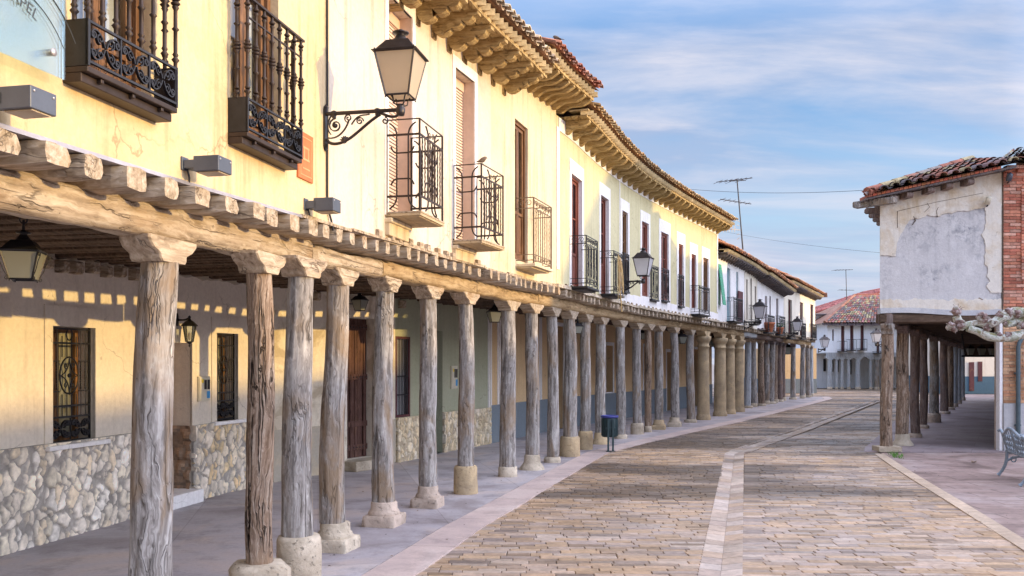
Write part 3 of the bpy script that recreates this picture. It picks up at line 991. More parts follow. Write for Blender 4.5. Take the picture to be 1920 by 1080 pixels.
def shell(h, u0, u1, zt, depth=7.5):
    """rear and party walls so the house is a closed volume"""
    mb = MB()
    k = max(2, int((u1 - u0) / 1.5))
    for i in range(k):
        a, b = lerp(u0, u1, i / k), lerp(u0, u1, (i + 1) / k)
        mb.quad(C.P(a, -depth, 0), C.P(b, -depth, 0), C.P(b, -depth, zt(b)), C.P(a, -depth, zt(a)))
    for e in (u0 + .02, u1 - .02):
        zr = zt(e) + .32 * (depth * .5)
        P = [C.P(e, WOUT - .03, ZW(e)), C.P(e, -3.7, ZW(e)), C.P(e, -3.7, .0), C.P(e, -depth, 0), C.P(e, -depth, zt(e)), C.P(e, -depth / 2 + .2, zr), C.P(e, WOUT - .03, zt(e))]
        mb.add(P, [(0, 1, 2, 3, 4, 5, 6)])
    return mb.build('rear_wall', 'wall_white', h)

TINT_OLD = [(.58, .47, .31), (.62, .52, .36), (.50, .38, .25), (.44, .33, .22), (.58, .42, .27)]
TINT_GOLD = [(.54, .37, .18), (.60, .43, .22), (.48, .31, .15), (.42, .29, .16), (.58, .36, .17)]
TINT_RED = [(.40, .15, .09), (.46, .20, .12), (.34, .14, .10), (.44, .24, .16), (.36, .20, .15)]
TINT_ORG = [(.52, .24, .12), (.58, .30, .15), (.46, .22, .13), (.54, .34, .20), (.40, .24, .17)]
TINT_GREY = [(.30, .22, .19), (.36, .28, .25), (.24, .19, .18), (.42, .32, .27), (.34, .20, .16)]

def corbel_mesh(kind, L, hgt, w, mat):
    """projecting rafter tail with a carved underside, along -y (outwards)"""
    mb = MB()
    if kind == 'scallop':
        bot = [(0.12, -hgt), (-.02, -hgt)]
        for c0, r in ((.14, .10), (.31, .085), (.47, .075)):
            c0 *= L / .62
            for i in range(6):
                a = pi * (1 - i / 5)
                bot.append((-(c0 - cos(a) * -1 * r) if False else -(c0 + cos(a) * r), -hgt * (1 - .75 * c0 / L) + .045 - sin(a) * r * .75))
        bot += [(-L, -.05), (-L, 0), (.12, 0)]
    else:
        bot = [(.12, -hgt), (-.02, -hgt)]
        for i in range(9):
            t = i / 8
            bot.append((-L * (.12 + .88 * t), -hgt * (1 - t) - .045 * t + .03 * sin(t * 2 * pi)))
        bot += [(-L, 0), (.12, 0)]
    n = len(bot)
    P = [(-w / 2, y, z) for y, z in bot] + [(w / 2, y, z) for y, z in bot]
    F = [tuple(range(n)), tuple(range(2 * n - 1, n - 1, -1))] + [((i + 1) % n, i, n + i, n + (i + 1) % n) for i in range(n)]
    mb.add(P, F)
    return mb

def eave(h, u0, u1, zt, kind, L, pitch, mats, tint, out=WOUT, courses=7, run=3.9, rise=1.35, w=.11, hgt=.19, seed=1, dent=True, tiles=True, sag=None):
    """rafter tails, soffit boards, saw-tooth brick course and tiles over them"""
    n = max(2, int((u1 - u0) / pitch))
    proto = None
    for i in range(n):
        u = u0 + (i + .5) * (u1 - u0) / n
        f = C.frame(u, out, zt(u)) @ RZ(jit(.05)) @ T(0, 0, jit(.008))
        if proto is None:
            proto = corbel_mesh(kind, L, hgt, w, mats).build('rafter_tail', mats, h, f)
        else:
            copy_tree(proto, f, h)
    mb = MB()
    k = max(2, int((u1 - u0) / .3))
    for i in range(k):
        a, b = lerp(u0, u1, i / k), lerp(u0, u1, (i + 1) / k)
        za, zb_ = zt(a), zt(b)
        for j in range(4):      # soffit boards
            oa, ob = out - .1 + (L + .1) * j / 4, out - .1 + (L + .1) * (j + 1) / 4 - .012
            mb.hexa([C.P(a, oa, za + .002), C.P(b, oa, zb_ + .002), C.P(b, ob, zb_ + .002), C.P(a, ob, za + .002),
                     C.P(a, oa, za + .026), C.P(b, oa, zb_ + .026), C.P(b, ob, zb_ + .026), C.P(a, ob, za + .026)])
        mb.hexa([C.P(a, out + L - .02, za - .012), C.P(b, out + L - .02, zb_ - .012), C.P(b, out + L + .01, zb_ - .012), C.P(a, out + L + .01, za - .012),
                 C.P(a, out + L - .02, za + .03), C.P(b, out + L - .02, zb_ + .03), C.P(b, out + L + .01, zb_ + .03), C.P(a, out + L + .01, za + .03)])
    mb.build('soffit', mats, h)
    zt2 = lambda u: zt(u) + .035
    if dent:
        mb = MB()
        m = int((u1 - u0) / .17)
        for i in range(m):
            a = u0 + i * (u1 - u0) / m
            b = a + (u1 - u0) / m
            c = (a + b) / 2
            z0, z1 = zt(c) + .031, zt(c) + .105
            P = [C.P(a, out + L - .10, z0), C.P(b, out + L - .10, z0), C.P(c, out + L + .10, z0), C.P(a, out + L - .10, z1), C.P(b, out + L - .10, z1), C.P(c, out + L + .10, z1)]
            mb.add(P, [(0, 1, 2), (3, 5, 4), (0, 2, 5, 3), (1, 4, 5, 2)], col=tuple(R_k * x for R_k in [R.uniform(.8, 1.1)] for x in (.60, .47, .26)))
            if i % 4 == 0:
                d = a + 4 * (u1 - u0) / m
                mb.hexa([C.P(a, out + L - .3, z1 - .001), C.P(d, out + L - .3, z1 - .001), C.P(d, out + L + .03, z1 - .001), C.P(a, out + L + .03, z1 - .001),
                         C.P(a, out + L - .3, z1 + .02), C.P(d, out + L - .3, z1 + .02), C.P(d, out + L + .03, z1 + .02), C.P(a, out + L + .03, z1 + .02)], col=(.5, .4, .24) if tint is not TINT_GREY else (.3, .2, .17))
        mb.build('sawtooth_course', 'brick', h)
        zt2 = lambda u: zt(u) + .15
    if tiles:
        eave_tiles(h, C, u0, u1, out + L + .12, zt2, run, rise, 0, tint, courses, seed=seed, sagf=sag)

# eave heights (top of wall), measured per house
zA = lambda u: 5.55
zB1 = lambda u: lerp(5.42, 5.62, (u - UAB) / (UBM - UAB))
zB2 = lambda u: lerp(5.93, 5.98, (u - UBM) / (UBC - UBM))
zC = lambda u: lerp(5.74, 5.80, (u - UBC) / (UCD - UBC))
zD = lambda u: 5.02 - .05 * (u - UCD) / (UDE - UCD)
zE = lambda u: lerp(4.96, 4.86, (u - UDE) / (UEF - UDE))
zF = lambda u: lerp(4.84, 4.60, (u - UEF) / (UFG - UEF))
zG = lambda u: 5.0

def OPF(pa, pb, pt, pbm, **k):
    """opening in the upper wall measured from its pixel box"""
    a, b = UF(pa), UF(pb)
    m = (pa + pb) / 2
    return (a, b, ZF(m, pbm), ZF(m, pt))
def OPG(pa, pb, pt, pbm):
    a, b = UG(pa), UG(pb)
    m = (pa + pb) / 2
    return (a, b, max(0.0, ZG(m, pbm)), ZG(m, pt))

# ---- openings
oA = [OPF(133, 283, -150, 188), OPF(432, 522, -100, 305)]
oA = [(a, b, ZF(150, 150) + .02, 5.1) if i == 0 else (a, b, ZF(445, 275) + .02, 5.1) for i, (a, b, p, q) in enumerate(oA)]
oB = [OPF(727, 772, 10, 415), OPF(853, 889, 140, 455), OPF(966, 990, 232, 490)]
oC = [OPF(1071, 1091, 332, 545), OPF(1126, 1141, 370, 556), OPF(1166, 1177, 397, 546), OPF(1203, 1216, 417, 556), OPF(1239, 1253, 437, 563),
      OPF(1272, 1281, 458, 576), OPF(1296, 1305, 477, 590), OPF(1318, 1328, 484, 594)]
oD = [OPF(1346.5, 1352, 495, 572), OPF(1364, 1370, 503, 602), OPF(1381, 1385, 510, 602)]
oE = [OPF(1399, 1402, 524, 600), OPF(1407, 1410, 522, 602), OPF(1415, 1418, 537, 600)]
oF = [OPF(1435, 1439, 555, 622), OPF(1443, 1446, 555, 622), OPF(1456, 1460, 560, 622)]
oG = [OPF(1478, 1485, 562, 634), OPF(1500, 1506, 567, 636), OPF(1519.5, 1525, 571, 637)]

wall('upper_wall', C, WOUT, UA0, UAB, ZW, zA, oA, 'wall_cream', hA)
UBs = UF(920)
wall('upper_wall', C, WOUT, UAB + .002, UBs, ZW, zB1, oB[:2], 'wall_pink', hB)
wall('upper_wall', C, WOUT - .004, UBs + .002, UBC, ZW, lambda u: zB2(u) if u > UBM else zB2(UBM), oB[2:], 'wall_ivory', hB)
wall('upper_wall', C, WOUT, UBC + .002, UCD, ZW, zC, oC, 'wall_lemon', hC)
wall('upper_wall', C, WOUT - .01, UCD + .002, UDE, ZW, zD, oD, 'wall_white', hD)
wall('upper_wall', C, WOUT, UDE + .002, UEF, ZW, zE, oE, 'wall_cream2', hE)
wall('upper_wall', C, WOUT - .01, UEF + .002, UFG, ZW, zF, oF, 'wall_white', hF)
wall('upper_wall', C, WOUT, UFG + .002, UGE, ZW, zG, oG, 'wall_cream2', hG)
for h, a, b, z in ((hA, UA0, UAB, zA), (hB, UAB, UBC, zB1), (hC, UBC, UCD, zC), (hD, UCD, UDE, zD), (hE, UDE, UEF, zE), (hF, UEF, UFG, zF)):
    shell(h, a, b, z)

eave(hA, UA0, UAB, zA, 'scallop', .55, .5, 'eave_wood', TINT_OLD, courses=5, seed=1)
eave(hB, UAB, UBM + .05, zB1, 'scallop', .54, .49, 'eave_wood', TINT_OLD, courses=6, seed=2, w=.12, hgt=.25)
eave(hB, UBM + .06, UBC + .25, zB2, 'curve', .55, .27, 'eave_wood', TINT_RED, courses=6, seed=3, w=.085, hgt=.2)
eave(hC, UBC + .26, UCD, zC, 'curve', .43, .44, 'eave_wood', TINT_GOLD, courses=6, seed=4, w=.11, hgt=.21)
eave(hD, UCD, UDE, zD, 'curve', .28, .3, 'eave_dark', TINT_ORG, courses=9, seed=5, w=.09, hgt=.15, rise=2.0)
eave(hE, UDE, UEF, zE, 'curve', .30, .3, 'eave_dark', TINT_ORG, courses=9, seed=6, w=.09, hgt=.15, rise=2.1)
eave(hF, UEF, UFG, zF, 'curve', .42, .3, 'eave_dark', TINT_ORG, courses=9, seed=7, w=.09, hgt=.17, rise=2.2)
eave(hG, UFG, UGE, zG, 'curve', .34, .32, 'eave_dark', TINT_ORG, courses=9, seed=8, w=.09, hgt=.15, rise=1.9)

# corner house: end wall turning away from the street, and the hipped end of its roof
mb = MB()
e = UGE - .01
mb.quad(C.P(e, WOUT, ZW(e)), C.P(e, -5.5, ZW(e)), C.P(e, -5.5, 5.0), C.P(e, WOUT, 5.0))
mb.quad(C.P(e, WOUT, ZW(e)), C.P(e, -5.5, ZW(e)), C.P(UFG, -5.5, ZW(e)), C.P(UFG, WOUT, ZW(e)))
mb.quad(C.P(UFG, -5.5, ZW(e)), C.P(e, -5.5, ZW(e)), C.P(e, -5.5, 5.0), C.P(UFG, -5.5, 5.0))
mb.build('end_wall', 'wall_cream2', hG)
mb = MB()
for i in range(18):
    t0, t1 = i / 18, (i + .82) / 18
    a = C.P(UGE + .45, lerp(WOUT + .6, -6.5, t0), 5.02)
    b = C.P(UGE + .45, lerp(WOUT + .6, -6.5, t1), 5.02)
    c = C.P(UGE - .1, lerp(WOUT + .6, -6.5, t1), 5.2)
    d = C.P(UGE - .1, lerp(WOUT + .6, -6.5, t0), 5.2)
    mb.hexa([a, b, c, d] + [p + V(0, 0, .05) for p in (a, b, c, d)], col=R.choice(TINT_GREY))
mb.build('verge_tiles', 'tile', hG)
# bare grey flank of the taller roof behind the slumping eave
mb = MB()
n = 6
for i in range(n):
    a, b = lerp(UEF - .3, UFG + .05, i / n), lerp(UEF - .3, UFG + .05, (i + 1) / n)
    mb.quad(C.P(a, -.55, 4.9), C.P(b, -.55, 4.7), C.P(b, -.55, zF(b) + .98 + .1 * i / n), C.P(a, -.55, zF(a) + .75))
mb.build('attic_wall', 'stucco_grey', hF)

# ---- ground-floor walls at the back of the arcade
gA0, gA1 = 0.0, UG(509)
gB1, gGr = UG(741), UG(918)
gE = G.L - .1
DADO = lambda u: .93
ZCEIL = lambda u: ZW(C.u_y(max(-6, G.at(u)[0].y))) + .05
w1, w2 = OPG(97, 177, 613, 830), OPG(405, 445, 625, 788)
dA = (UG(284), UG(359), 0.0, ZG(345, 643))
wall('ground_floor_wall', G, 0, gA0, gA1, 0.0, ZCEIL, [w1 + (.22,), w2 + (.22,), dA + (1.0,)], 'gal_cream', hA, th=.3)
gate = OPG(649, 700, 597, 848)
gate = (gate[0], gate[1], .16, gate[3])
wall('ground_floor_wall', G, 0, gA1 + .002, gB1, 0.0, ZCEIL, [gate + (.18,)], 'gal_old', hB)
w3, d3 = OPG(741.5, 768, 631, 782), OPG(812, 830, 620, 850)
d3 = (d3[0], d3[1], 0.0, d3[3])
wall('ground_floor_wall', G, -.003, gB1 + .002, gGr, 0.0, ZCEIL, [w3 + (.15,), d3 + (.5,)], 'gal_green', hB)
oGC = [OPG(1044, 1056, 612, 815), OPG(1136, 1149, 648, 735), OPG(1207, 1214, 650, 740), OPG(1250, 1262, 660, 800), OPG(1300, 1311, 655, 785)]
oGC = [(a, b, (p if i in (1, 2) else 0.0), q, .35) for i, (a, b, p, q) in enumerate(oGC)]
wall('ground_floor_wall', G, 0, gGr + .002, gE, 0.0, ZCEIL, oGC, 'gal_peach', hC)
for o in oGC:
    band('surround', G, 0, o[0], o[1], o[2], o[3], .10, 'white_trim', hC, bottom=o[2] > 0)
    mb = MB()
    a, b, p, q = o[:4]
    mb.quad(G.P(a, -.3, p), G.P(b, -.3, p), G.P(b, -.3, q), G.P(a, -.3, q))
    mb.build('door_leaf' if p < .01 else 'window_pane', 'dark_room', hC)
# white pilaster strips and blue-grey dado of the peach wall
for px in (917, 934, 1012, 1092, 1166, 1228):
    u = UG(px)
    band('pilaster_strip', G, 0, u, u + .05, .0, ZCEIL(u) - .06, .06, 'white_trim', hC, proud=.02, bottom=False, top=.01)
def dado(parent, u0, u1, zt, mat, skip=(), proud=.02, name='dado'):
    cuts = sorted(set([u0, u1] + [x for s in skip for x in s if u0 < x < u1]))
    for a, b in zip(cuts, cuts[1:]):
        mb = MB()
        if any(s[0] - 1e-6 <= (a + b) / 2 <= s[1] + 1e-6 for s in skip): continue
        n = max(1, int((b - a) / .4))
        for i in range(n):
            x, y = lerp(a, b, i / n), lerp(a, b, (i + 1) / n)
            mb.hexa([G.P(x, -.02, 0), G.P(y, -.02, 0), G.P(y, proud, 0), G.P(x, proud, 0), G.P(x, -.02, zt), G.P(y, -.02, zt), G.P(y, proud, zt), G.P(x, proud, zt)])
        mb.build(name, mat, parent)
dado(hC, gGr + .05, gE, .80, 'dado_grey', [(o[0] - .1, o[1] + .1) for o in oGC if o[2] < .1], proud=.026)
dado(hB, gA1 + .03, gate[0] - .14, .74, 'gal_low')
dado(hB, gate[1] + .14, gB1 - .01, .74, 'gal_low')

def rubble(parent, cv, u0, u1, zt, label=None, out=.03, sx=9.0, sz=5.6, seed=0, palette=None, mortar=(.36, .335, .30), edge=None, step=.012, thr=.17):
    """rubble masonry: stones bulge out of the mortar bed, cell by cell"""
    palette = palette or [(.84, .76, .62), (.88, .83, .74), (.82, .70, .52), (.86, .79, .68), (.78, .70, .58), (.86, .78, .62)]
    mb = MB()
    nu, nz = max(2, int((u1 - u0) / step)), max(2, int(zt / step))
    H_, Cc = {}, {}
    for i in range(nu + 1):
        for j in range(nz + 1):
            u, z = lerp(u0, u1, i / nu), zt * j / nz
            w = noise.noise(V(u * 7, z * 7, seed)) * .13 + noise.noise(V(u * 15, z * 15, seed)) * .085
            q = V(u * sx + w * 3 + seed, z * sz + w * 3, seed * 1.7)
            q = V(q.x, q.y, seed)
            d, pts = noise.voronoi(q)
            e = (d[1] - d[0])
            s_ = min(1, max(0, (e - thr * .5) / thr))
            s_ = s_ * s_ * (3 - 2 * s_)
            rn = noise.cell(pts[0] * 3.7 + V(.5, .5, .5))
            big = .35 + .65 * abs(noise.cell(pts[0] * 1.3))
            s2 = min(1, max(0, (e - thr * .50) / (thr * .45)))
            s2 = s2 * s2 * (3 - 2 * s2)
            hgt = min(1, s2 * .9 + s_ * .1) * (.018 + .016 * abs(rn)) + .006 * noise.noise(V(u * 22, z * 22, 2)) + .008 * noise.noise(V(u * 9, z * 9, 5)) * s_
            H_[i, j] = hgt
            c = palette[int(abs(rn) * 997) % len(palette)]
            v = .85 + .3 * abs(noise.cell(pts[0] * 5.1))
            v *= 1 + .18 * noise.noise(V(u * 14, z * 14, 8))
            mm_ = tuple(m * (1 + .25 * noise.noise(V(u * 6, z * 6, 4))) for m in mortar)
            Cc[i, j] = tuple(lerp(a, b * v, s2) for a, b in zip(mm_, c))
    b0 = len(mb.v)
    mb.v.extend([cv.P(lerp(u0, u1, i / nu), out + H_[i, j], zt * j / nz) for i in range(nu + 1) for j in range(nz + 1)])
    for i in range(nu):
        for j in range(nz):
            a = b0 + i * (nz + 1) + j
            mb.f.append([a, a + nz + 1, a + nz + 2, a + 1])
            mb.mi.append(0)
            mb.sm.append(True)
            mb.col.append((Cc[i, j], Cc[i + 1, j], Cc[i + 1, j + 1], Cc[i, j + 1]))
    for i in range(nu):
        x, y = lerp(u0, u1, i / nu), lerp(u0, u1, (i + 1) / nu)
        mb.quad(cv.P(x, -.01, zt), cv.P(y, -.01, zt), cv.P(y, out + H_[i + 1, nz], zt), cv.P(x, out + H_[i, nz], zt), col=mortar)
    for e_, i in ((u0, 0), (u1, nu)):
        for j in range(nz):
            z0, z1 = zt * j / nz, zt * (j + 1) / nz
            mb.quad(cv.P(e_, -.01, z0), cv.P(e_, out + H_[i, j], z0), cv.P(e_, out + H_[i, j + 1], z1), cv.P(e_, -.01, z1), col=Cc[i, j])
    return mb.build('stone_dado', 'rubble', parent)
rubble(hA, G, UG(-180), dA[0], .93, seed=3)
rubble(hA, G, dA[1], UG(466), .93, seed=8, palette=[(.78, .62, .38), (.82, .74, .62), (.74, .57, .34), (.80, .70, .54), (.74, .66, .54)])
GR = [(.70, .58, .38), (.74, .64, .46), (.64, .52, .34), (.78, .70, .56)]
rubble(hB, G, gB1 + .02, d3[0], .76, seed=12, palette=GR, mortar=(.50, .42, .30), sx=11, sz=6)
rubble(hB, G, d3[1], gGr - .02, .76, seed=17, palette=GR, mortar=(.50, .42, .30), sx=11, sz=6)
# masonry return inside the entrance recess, and the recess back
mb = MB()
mb.quad(G.P(dA[0], -1.0, 0), G.P(dA[1], -1.0, 0), G.P(dA[1], -1.0, dA[3]), G.P(dA[0], -1.0, dA[3]))
mb.build('recess_wall', 'blind_band', hA)
mb = MB()
nst = 26
for i in range(nst):
    for j in range(24):
        x0, x1, z0, z1 = i / nst, (i + 1) / nst, j / 24 * .93, (j + 1) / 24 * .93
        def pp(x, z):
            d, pts = noise.voronoi(V(x * 6, z * 6.5, 31))
            return G.P(dA[1] - .03 - .05 * min(1, (d[1] - d[0]) * 2.5), -x * .98 + .02, z)
        d, pts = noise.voronoi(V(x0 * 6, z0 * 6.5, 31))
        s_ = min(1, (d[1] - d[0]) * 4)
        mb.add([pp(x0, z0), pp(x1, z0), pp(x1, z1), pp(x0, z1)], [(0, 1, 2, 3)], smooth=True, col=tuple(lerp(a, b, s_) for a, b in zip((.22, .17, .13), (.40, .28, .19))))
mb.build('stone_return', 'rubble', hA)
mb = MB()
mb.bb(0, dA[1] - dA[0] - .0, -.18, .95, 0, .16)
mb.build('doorstep', 'white_trim', hA, G.frame(dA[0], 0, 0), .012)
mb = MB()
mb.bb(-.12, gate[1] - gate[0] + .14, -.30, .16, 0, .158)
mb.build('doorstep', 'stone_pale', hB, G.frame(gate[0], 0, 0), .015)

# surrounds of the barred windows and the entrance
for o in (w1, w2):
    band('window_surround', G, 0, o[0], o[1], o[2], o[3], .11, 'gal_cream', hA, proud=.014, top=.2)
    mb = MB()
    mb.bb(-.14, o[1] - o[0] + .14, -.09, .2, -.045, 0)
    mb.build('window_sill', 'white_trim', hA, G.frame(o[0], 0, o[2]), .006)
band('door_surround', G, 0, dA[0], dA[1], .93, dA[3], .10, 'gal_cream', hA, bottom=False, top=.2)
band('door_frame', G, 0, gate[0], gate[1], gate[2], gate[3], .12, 'gal_old', hB, bottom=False, proud=.02)

# ---- beams, joists and the arcade ceiling
def beam(h, u0, u1, mat, bh=BH, w=.25, dz=0.0, seed=0):
    mb = MB()
    n = max(4, int((u1 - u0) / .12))
    rings = []
    for i in range(n + 1):
        u = lerp(u0, u1, i / n)
        y = C.at(u)[0].y
        z = ZB(y) + dz + .012 * noise.noise(V(u * .8, seed, 0))
        f = C.frame(u, 0, z)
        ring = []
        for k in range(16):
            a = 2 * pi * k / 16 + pi / 16
            q = max(abs(cos(a)), abs(sin(a)))
            q = q ** .95
            x, zz_ = cos(a) / q * w / 2, sin(a) / q * bh / 2 + bh / 2
            d = .014 * noise.noise(V(u * 2.2, x * 6 + seed, zz_ * 6)) + .007 * noise.noise(V(u * 9, x * 14, zz_ * 14 + seed))
            ring.append(f @ V(0, x * (1 + d * 5), zz_ + d * (1 if zz_ > .05 else 1.5)))
        rings.append(ring)
    mid = C.frame((u0 + u1) / 2, 0, ZB(C.at((u0 + u1) / 2)[0].y))
    inv = mid.inverted()
    mb.rings([[inv @ p for p in r] for r in rings])
    return mb.build('beam', mat, h, mid)
UC = lambda px: C.u_px(px, .14)
beam(hA, UA0, UC(590), 'beam_wood', seed=1, bh=.20)
beam(hA, UC(590) + .01, UC(721), 'beam_wood', seed=2, bh=.16)
beam(hB, UC(721) + .01, UC(896), 'beam_ochre', seed=3, bh=.165)
beam(hB, UC(896) + .01, UC(1011), 'beam_ochre', seed=4)
for a, b, s_ in ((1011, 1100, 5), (1100, 1202, 6), (1202, 1275, 7), (1275, 1346, 8)):
    beam(hC, UC(a) + .01, UC(b), 'beam_ochre', seed=s_, bh=.18)
beam(hD, UC(1346) + .01, UC(1396), 'beam_ochre', seed=9)
beam(hE, UC(1396) + .01, UC(1420), 'far_wood', seed=10)
beam(hF, UC(1420) + .01, UC(1470), 'dark_col_wood', seed=11)
beam(hG, UC(1470) + .01, UGE - .05, 'beam_ochre', seed=12, bh=.2)

JL = 3.25
def joists(h, u0, u1, pitch, w, front, jh=JH, mat='joist_wood', length=JL, var=.02, lim=99):
    n = min(lim, max(2, int((u1 - u0) / pitch)))
    protos = []
    for i in range(n):
        u = u0 + (i + .5) * (u1 - u0) / n + jit(pitch * .10)
        z = ZW(u) - JH / 2 - .004
        fr = front + jit(var)
        f = C.frame(u, 0, z) @ RZ(jit(.03))
        if len(protos) < 8:
            mb = MB()
            k = 9
            rings = []
            ww, hh, sd_ = w * R.uniform(.78, 1.25), jh * R.uniform(.86, 1.06), R.uniform(0, 50)
            for q in range(k):
                y = [-fr, -fr + .09, -fr * .55, -fr * .2, .16, .5, 1.2, 2.2, length][q]
                ring = []
                for p in range(12):
                    a = 2 * pi * p / 12 + pi / 12
                    m_ = max(abs(cos(a)), abs(sin(a))) ** .66
                    s2 = .90 if q == 0 else 1
                    d = 1 + .16 * noise.noise(V(cos(a) * 1.3, sin(a) * 1.3, y * 1.5 + sd_))
                    ring.append(V(cos(a) / m_ * ww / 2 * s2 * d, y - (0.0 if q else .012 * noise.noise(V(cos(a), sin(a), sd_))), sin(a) / m_ * hh / 2 * s2 * d))
                rings.append(ring)
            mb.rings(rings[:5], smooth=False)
            mb.rings(rings[4:], smooth=False, mi=1)  # inner length coloured darker to stand in for the shade under the arcade
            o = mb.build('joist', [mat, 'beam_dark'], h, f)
            protos.append((o, fr))
        else:
            p, pf = R.choice(protos)
            copy_tree(p, f @ T(0, pf - fr, 0), h)
joists(hA, UA0 + 3.4, UAB, .31, .155, WOUT + .07, var=.035)
joists(hB, UAB, UC(880), .27, .12, WOUT + .05)
joists(hB, UC(880), UBC, .25, .10, WOUT + .10)
joists(hC, UBC, UCD, .30, .11, WOUT + .02, lim=60)
joists(hD, UCD, UDE, .35, .12, WOUT, length=1.5)
joists(hE, UDE, UEF, .35, .12, WOUT, length=1.5)
joists(hF, UEF, UFG, .4, .12, WOUT, length=1.5)
joists(hG, UFG, UGE, .4, .12, WOUT + .05, length=1.5)

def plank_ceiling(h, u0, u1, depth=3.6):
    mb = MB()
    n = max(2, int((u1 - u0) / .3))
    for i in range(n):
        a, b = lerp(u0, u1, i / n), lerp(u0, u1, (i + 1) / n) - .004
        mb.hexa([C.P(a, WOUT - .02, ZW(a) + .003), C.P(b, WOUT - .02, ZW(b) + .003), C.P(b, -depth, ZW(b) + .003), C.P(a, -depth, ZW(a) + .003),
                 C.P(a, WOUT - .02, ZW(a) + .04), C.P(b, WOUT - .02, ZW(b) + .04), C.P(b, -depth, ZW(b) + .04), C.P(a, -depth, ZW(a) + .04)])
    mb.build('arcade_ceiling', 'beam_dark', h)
for h, a, b in ((hA, UA0, UAB), (hB, UAB, UBC), (hC, UBC, UCD), (hD, UCD, UDE), (hE, UDE, UEF), (hF, UEF, UFG), (hG, UFG, UGE)):
    plank_ceiling(h, a, b)

def ledge(h, u0, u1, mat, name='sill_board', proud=.03, hgt=.035, gaps=True):
    """split board laid over the joist ends, under the plaster"""
    mb = MB()
    u = u0
    while u < u1:
        v = min(u + R.uniform(.35, .9), u1)
        n = 3
        dz, pr, hh = jit(.008), proud + jit(.012), hgt * R.uniform(.7, 1.3)
        for i in range(n):
            a, b = lerp(u, v - .01, i / n), lerp(u, v - .01, (i + 1) / n)
            mb.hexa([C.P(a, WOUT - .1, ZW(a) + .002 + dz), C.P(b, WOUT - .1, ZW(b) + .002 + dz), C.P(b, WOUT + pr, ZW(b) + .002 + dz), C.P(a, WOUT + pr, ZW(a) + .002 + dz),
                     C.P(a, WOUT - .1, ZW(a) + hh + dz), C.P(b, WOUT - .1, ZW(b) + hh + dz), C.P(b, WOUT + pr, ZW(b) + hh + dz), C.P(a, WOUT + pr, ZW(a) + hh + dz)])
        u = v
    return mb.build(name, mat, h)
mb = MB()
n = 40
u0, u1 = UA0, UF(560)
for i in range(n):
    a, b = lerp(u0, u1, i / n), lerp(u0, u1, (i + 1) / n)
    mb.hexa([C.P(a, WOUT - .05, ZW(a) - .01), C.P(b, WOUT - .05, ZW(b) - .01), C.P(b, WOUT + .035, ZW(b) - .01), C.P(a, WOUT + .035, ZW(a) - .01),
             C.P(a, WOUT - .05, ZW(a) + .016), C.P(b, WOUT - .05, ZW(b) + .016), C.P(b, WOUT + .02, ZW(b) + .016), C.P(a, WOUT + .02, ZW(a) + .016)])
mb.build('drip_strip', 'zinc', hA)
ledge(hA, UF(560), UAB, 'beam_wood')
ledge(hB, UAB, UBC, 'beam_wood')
ledge(hC, UBC, UCD, 'stone_pale', proud=.05, hgt=.05)
ledge(hD, UCD, UDE, 'joist_wood')
ledge(hF, UEF, UFG, 'eave_dark', proud=.06, hgt=.06)
ledge(hG, UFG, UGE, 'joist_wood', proud=.08, hgt=.06)
# second, upper row of short joist ends on the old timber of the middle houses
for h, a, b, pit in ((hB, UF(700), UC(880), .26), (hC, UBC + .3, UCD - .2, .34)):
    n = int((b - a) / pit)
    p = None
    for i in range(n):
        u = lerp(a, b, (i + .5) / n) + jit(.05)
        f = C.frame(u, WOUT, ZW(u) + .055) @ RZ(jit(.06))
        if p is None:
            mb = MB()
            mb.cbox((0, .06, 0), (.085, .2, .07), .006)
            p = mb.build('joist_end', 'beam_wood', h, f)
        else:
            copy_tree(p, f @ SC_(R.uniform(.8, 1.15), R.uniform(.8, 1.2), R.uniform(.85, 1.1)), h)

# vertical crack and pipe lines: a thin cable down the boundary of the first two houses
mb = MB()
u = UF(611)
mb.tube([C.P(u, WOUT + .012, z) for z in [5.4, 4.6, 3.7, 3.2, 2.95]] + [C.P(u + .06, WOUT + .02, 2.86), C.P(u + .10, WOUT + .02, 2.78)], .009, 5)
tag(mb.build('wall_cable', 'wire'), 'thin dark cable running down the wall behind the big street lamp', 'cable')

p_ = None
for px in (78, 108, 134, 166, 192, 218, 246, 300, 560, 590, 750, 790):
    u = UG(px)
    f = G.frame(u, 0, ZCEIL(u) - .27 + jit(.02)) @ RZ(jit(.05))
    h = hA if px < 500 else hB
    m = MB()
    m.cbox((0, -.03, 0), (R.uniform(.07, .12), .14, R.uniform(.10, .15)), .02)
    m.build('joist_stub', 'joist_wood', h, f)
mb = MB()
for i in range(60):
    a, b = lerp(UG(-100), gA1, i / 60), lerp(UG(-100), gA1, (i + 1) / 60)
    za = ZCEIL(a) - .20 + .05 * noise.noise(V(i * .5, 0, 3))
    zb_ = ZCEIL(b) - .20 + .05 * noise.noise(V((i + 1) * .5, 0, 3))
    P = [G.P(a, -.02, za), G.P(b, -.02, zb_), G.P(b, .014, zb_), G.P(a, .014, za), G.P(a, -.02, ZCEIL(a)), G.P(b, -.02, ZCEIL(b)), G.P(b, .014, ZCEIL(b)), G.P(a, .014, ZCEIL(a))]
    mb.hexa(P)
mb.build('ragged_cornice', 'gal_low', hA)

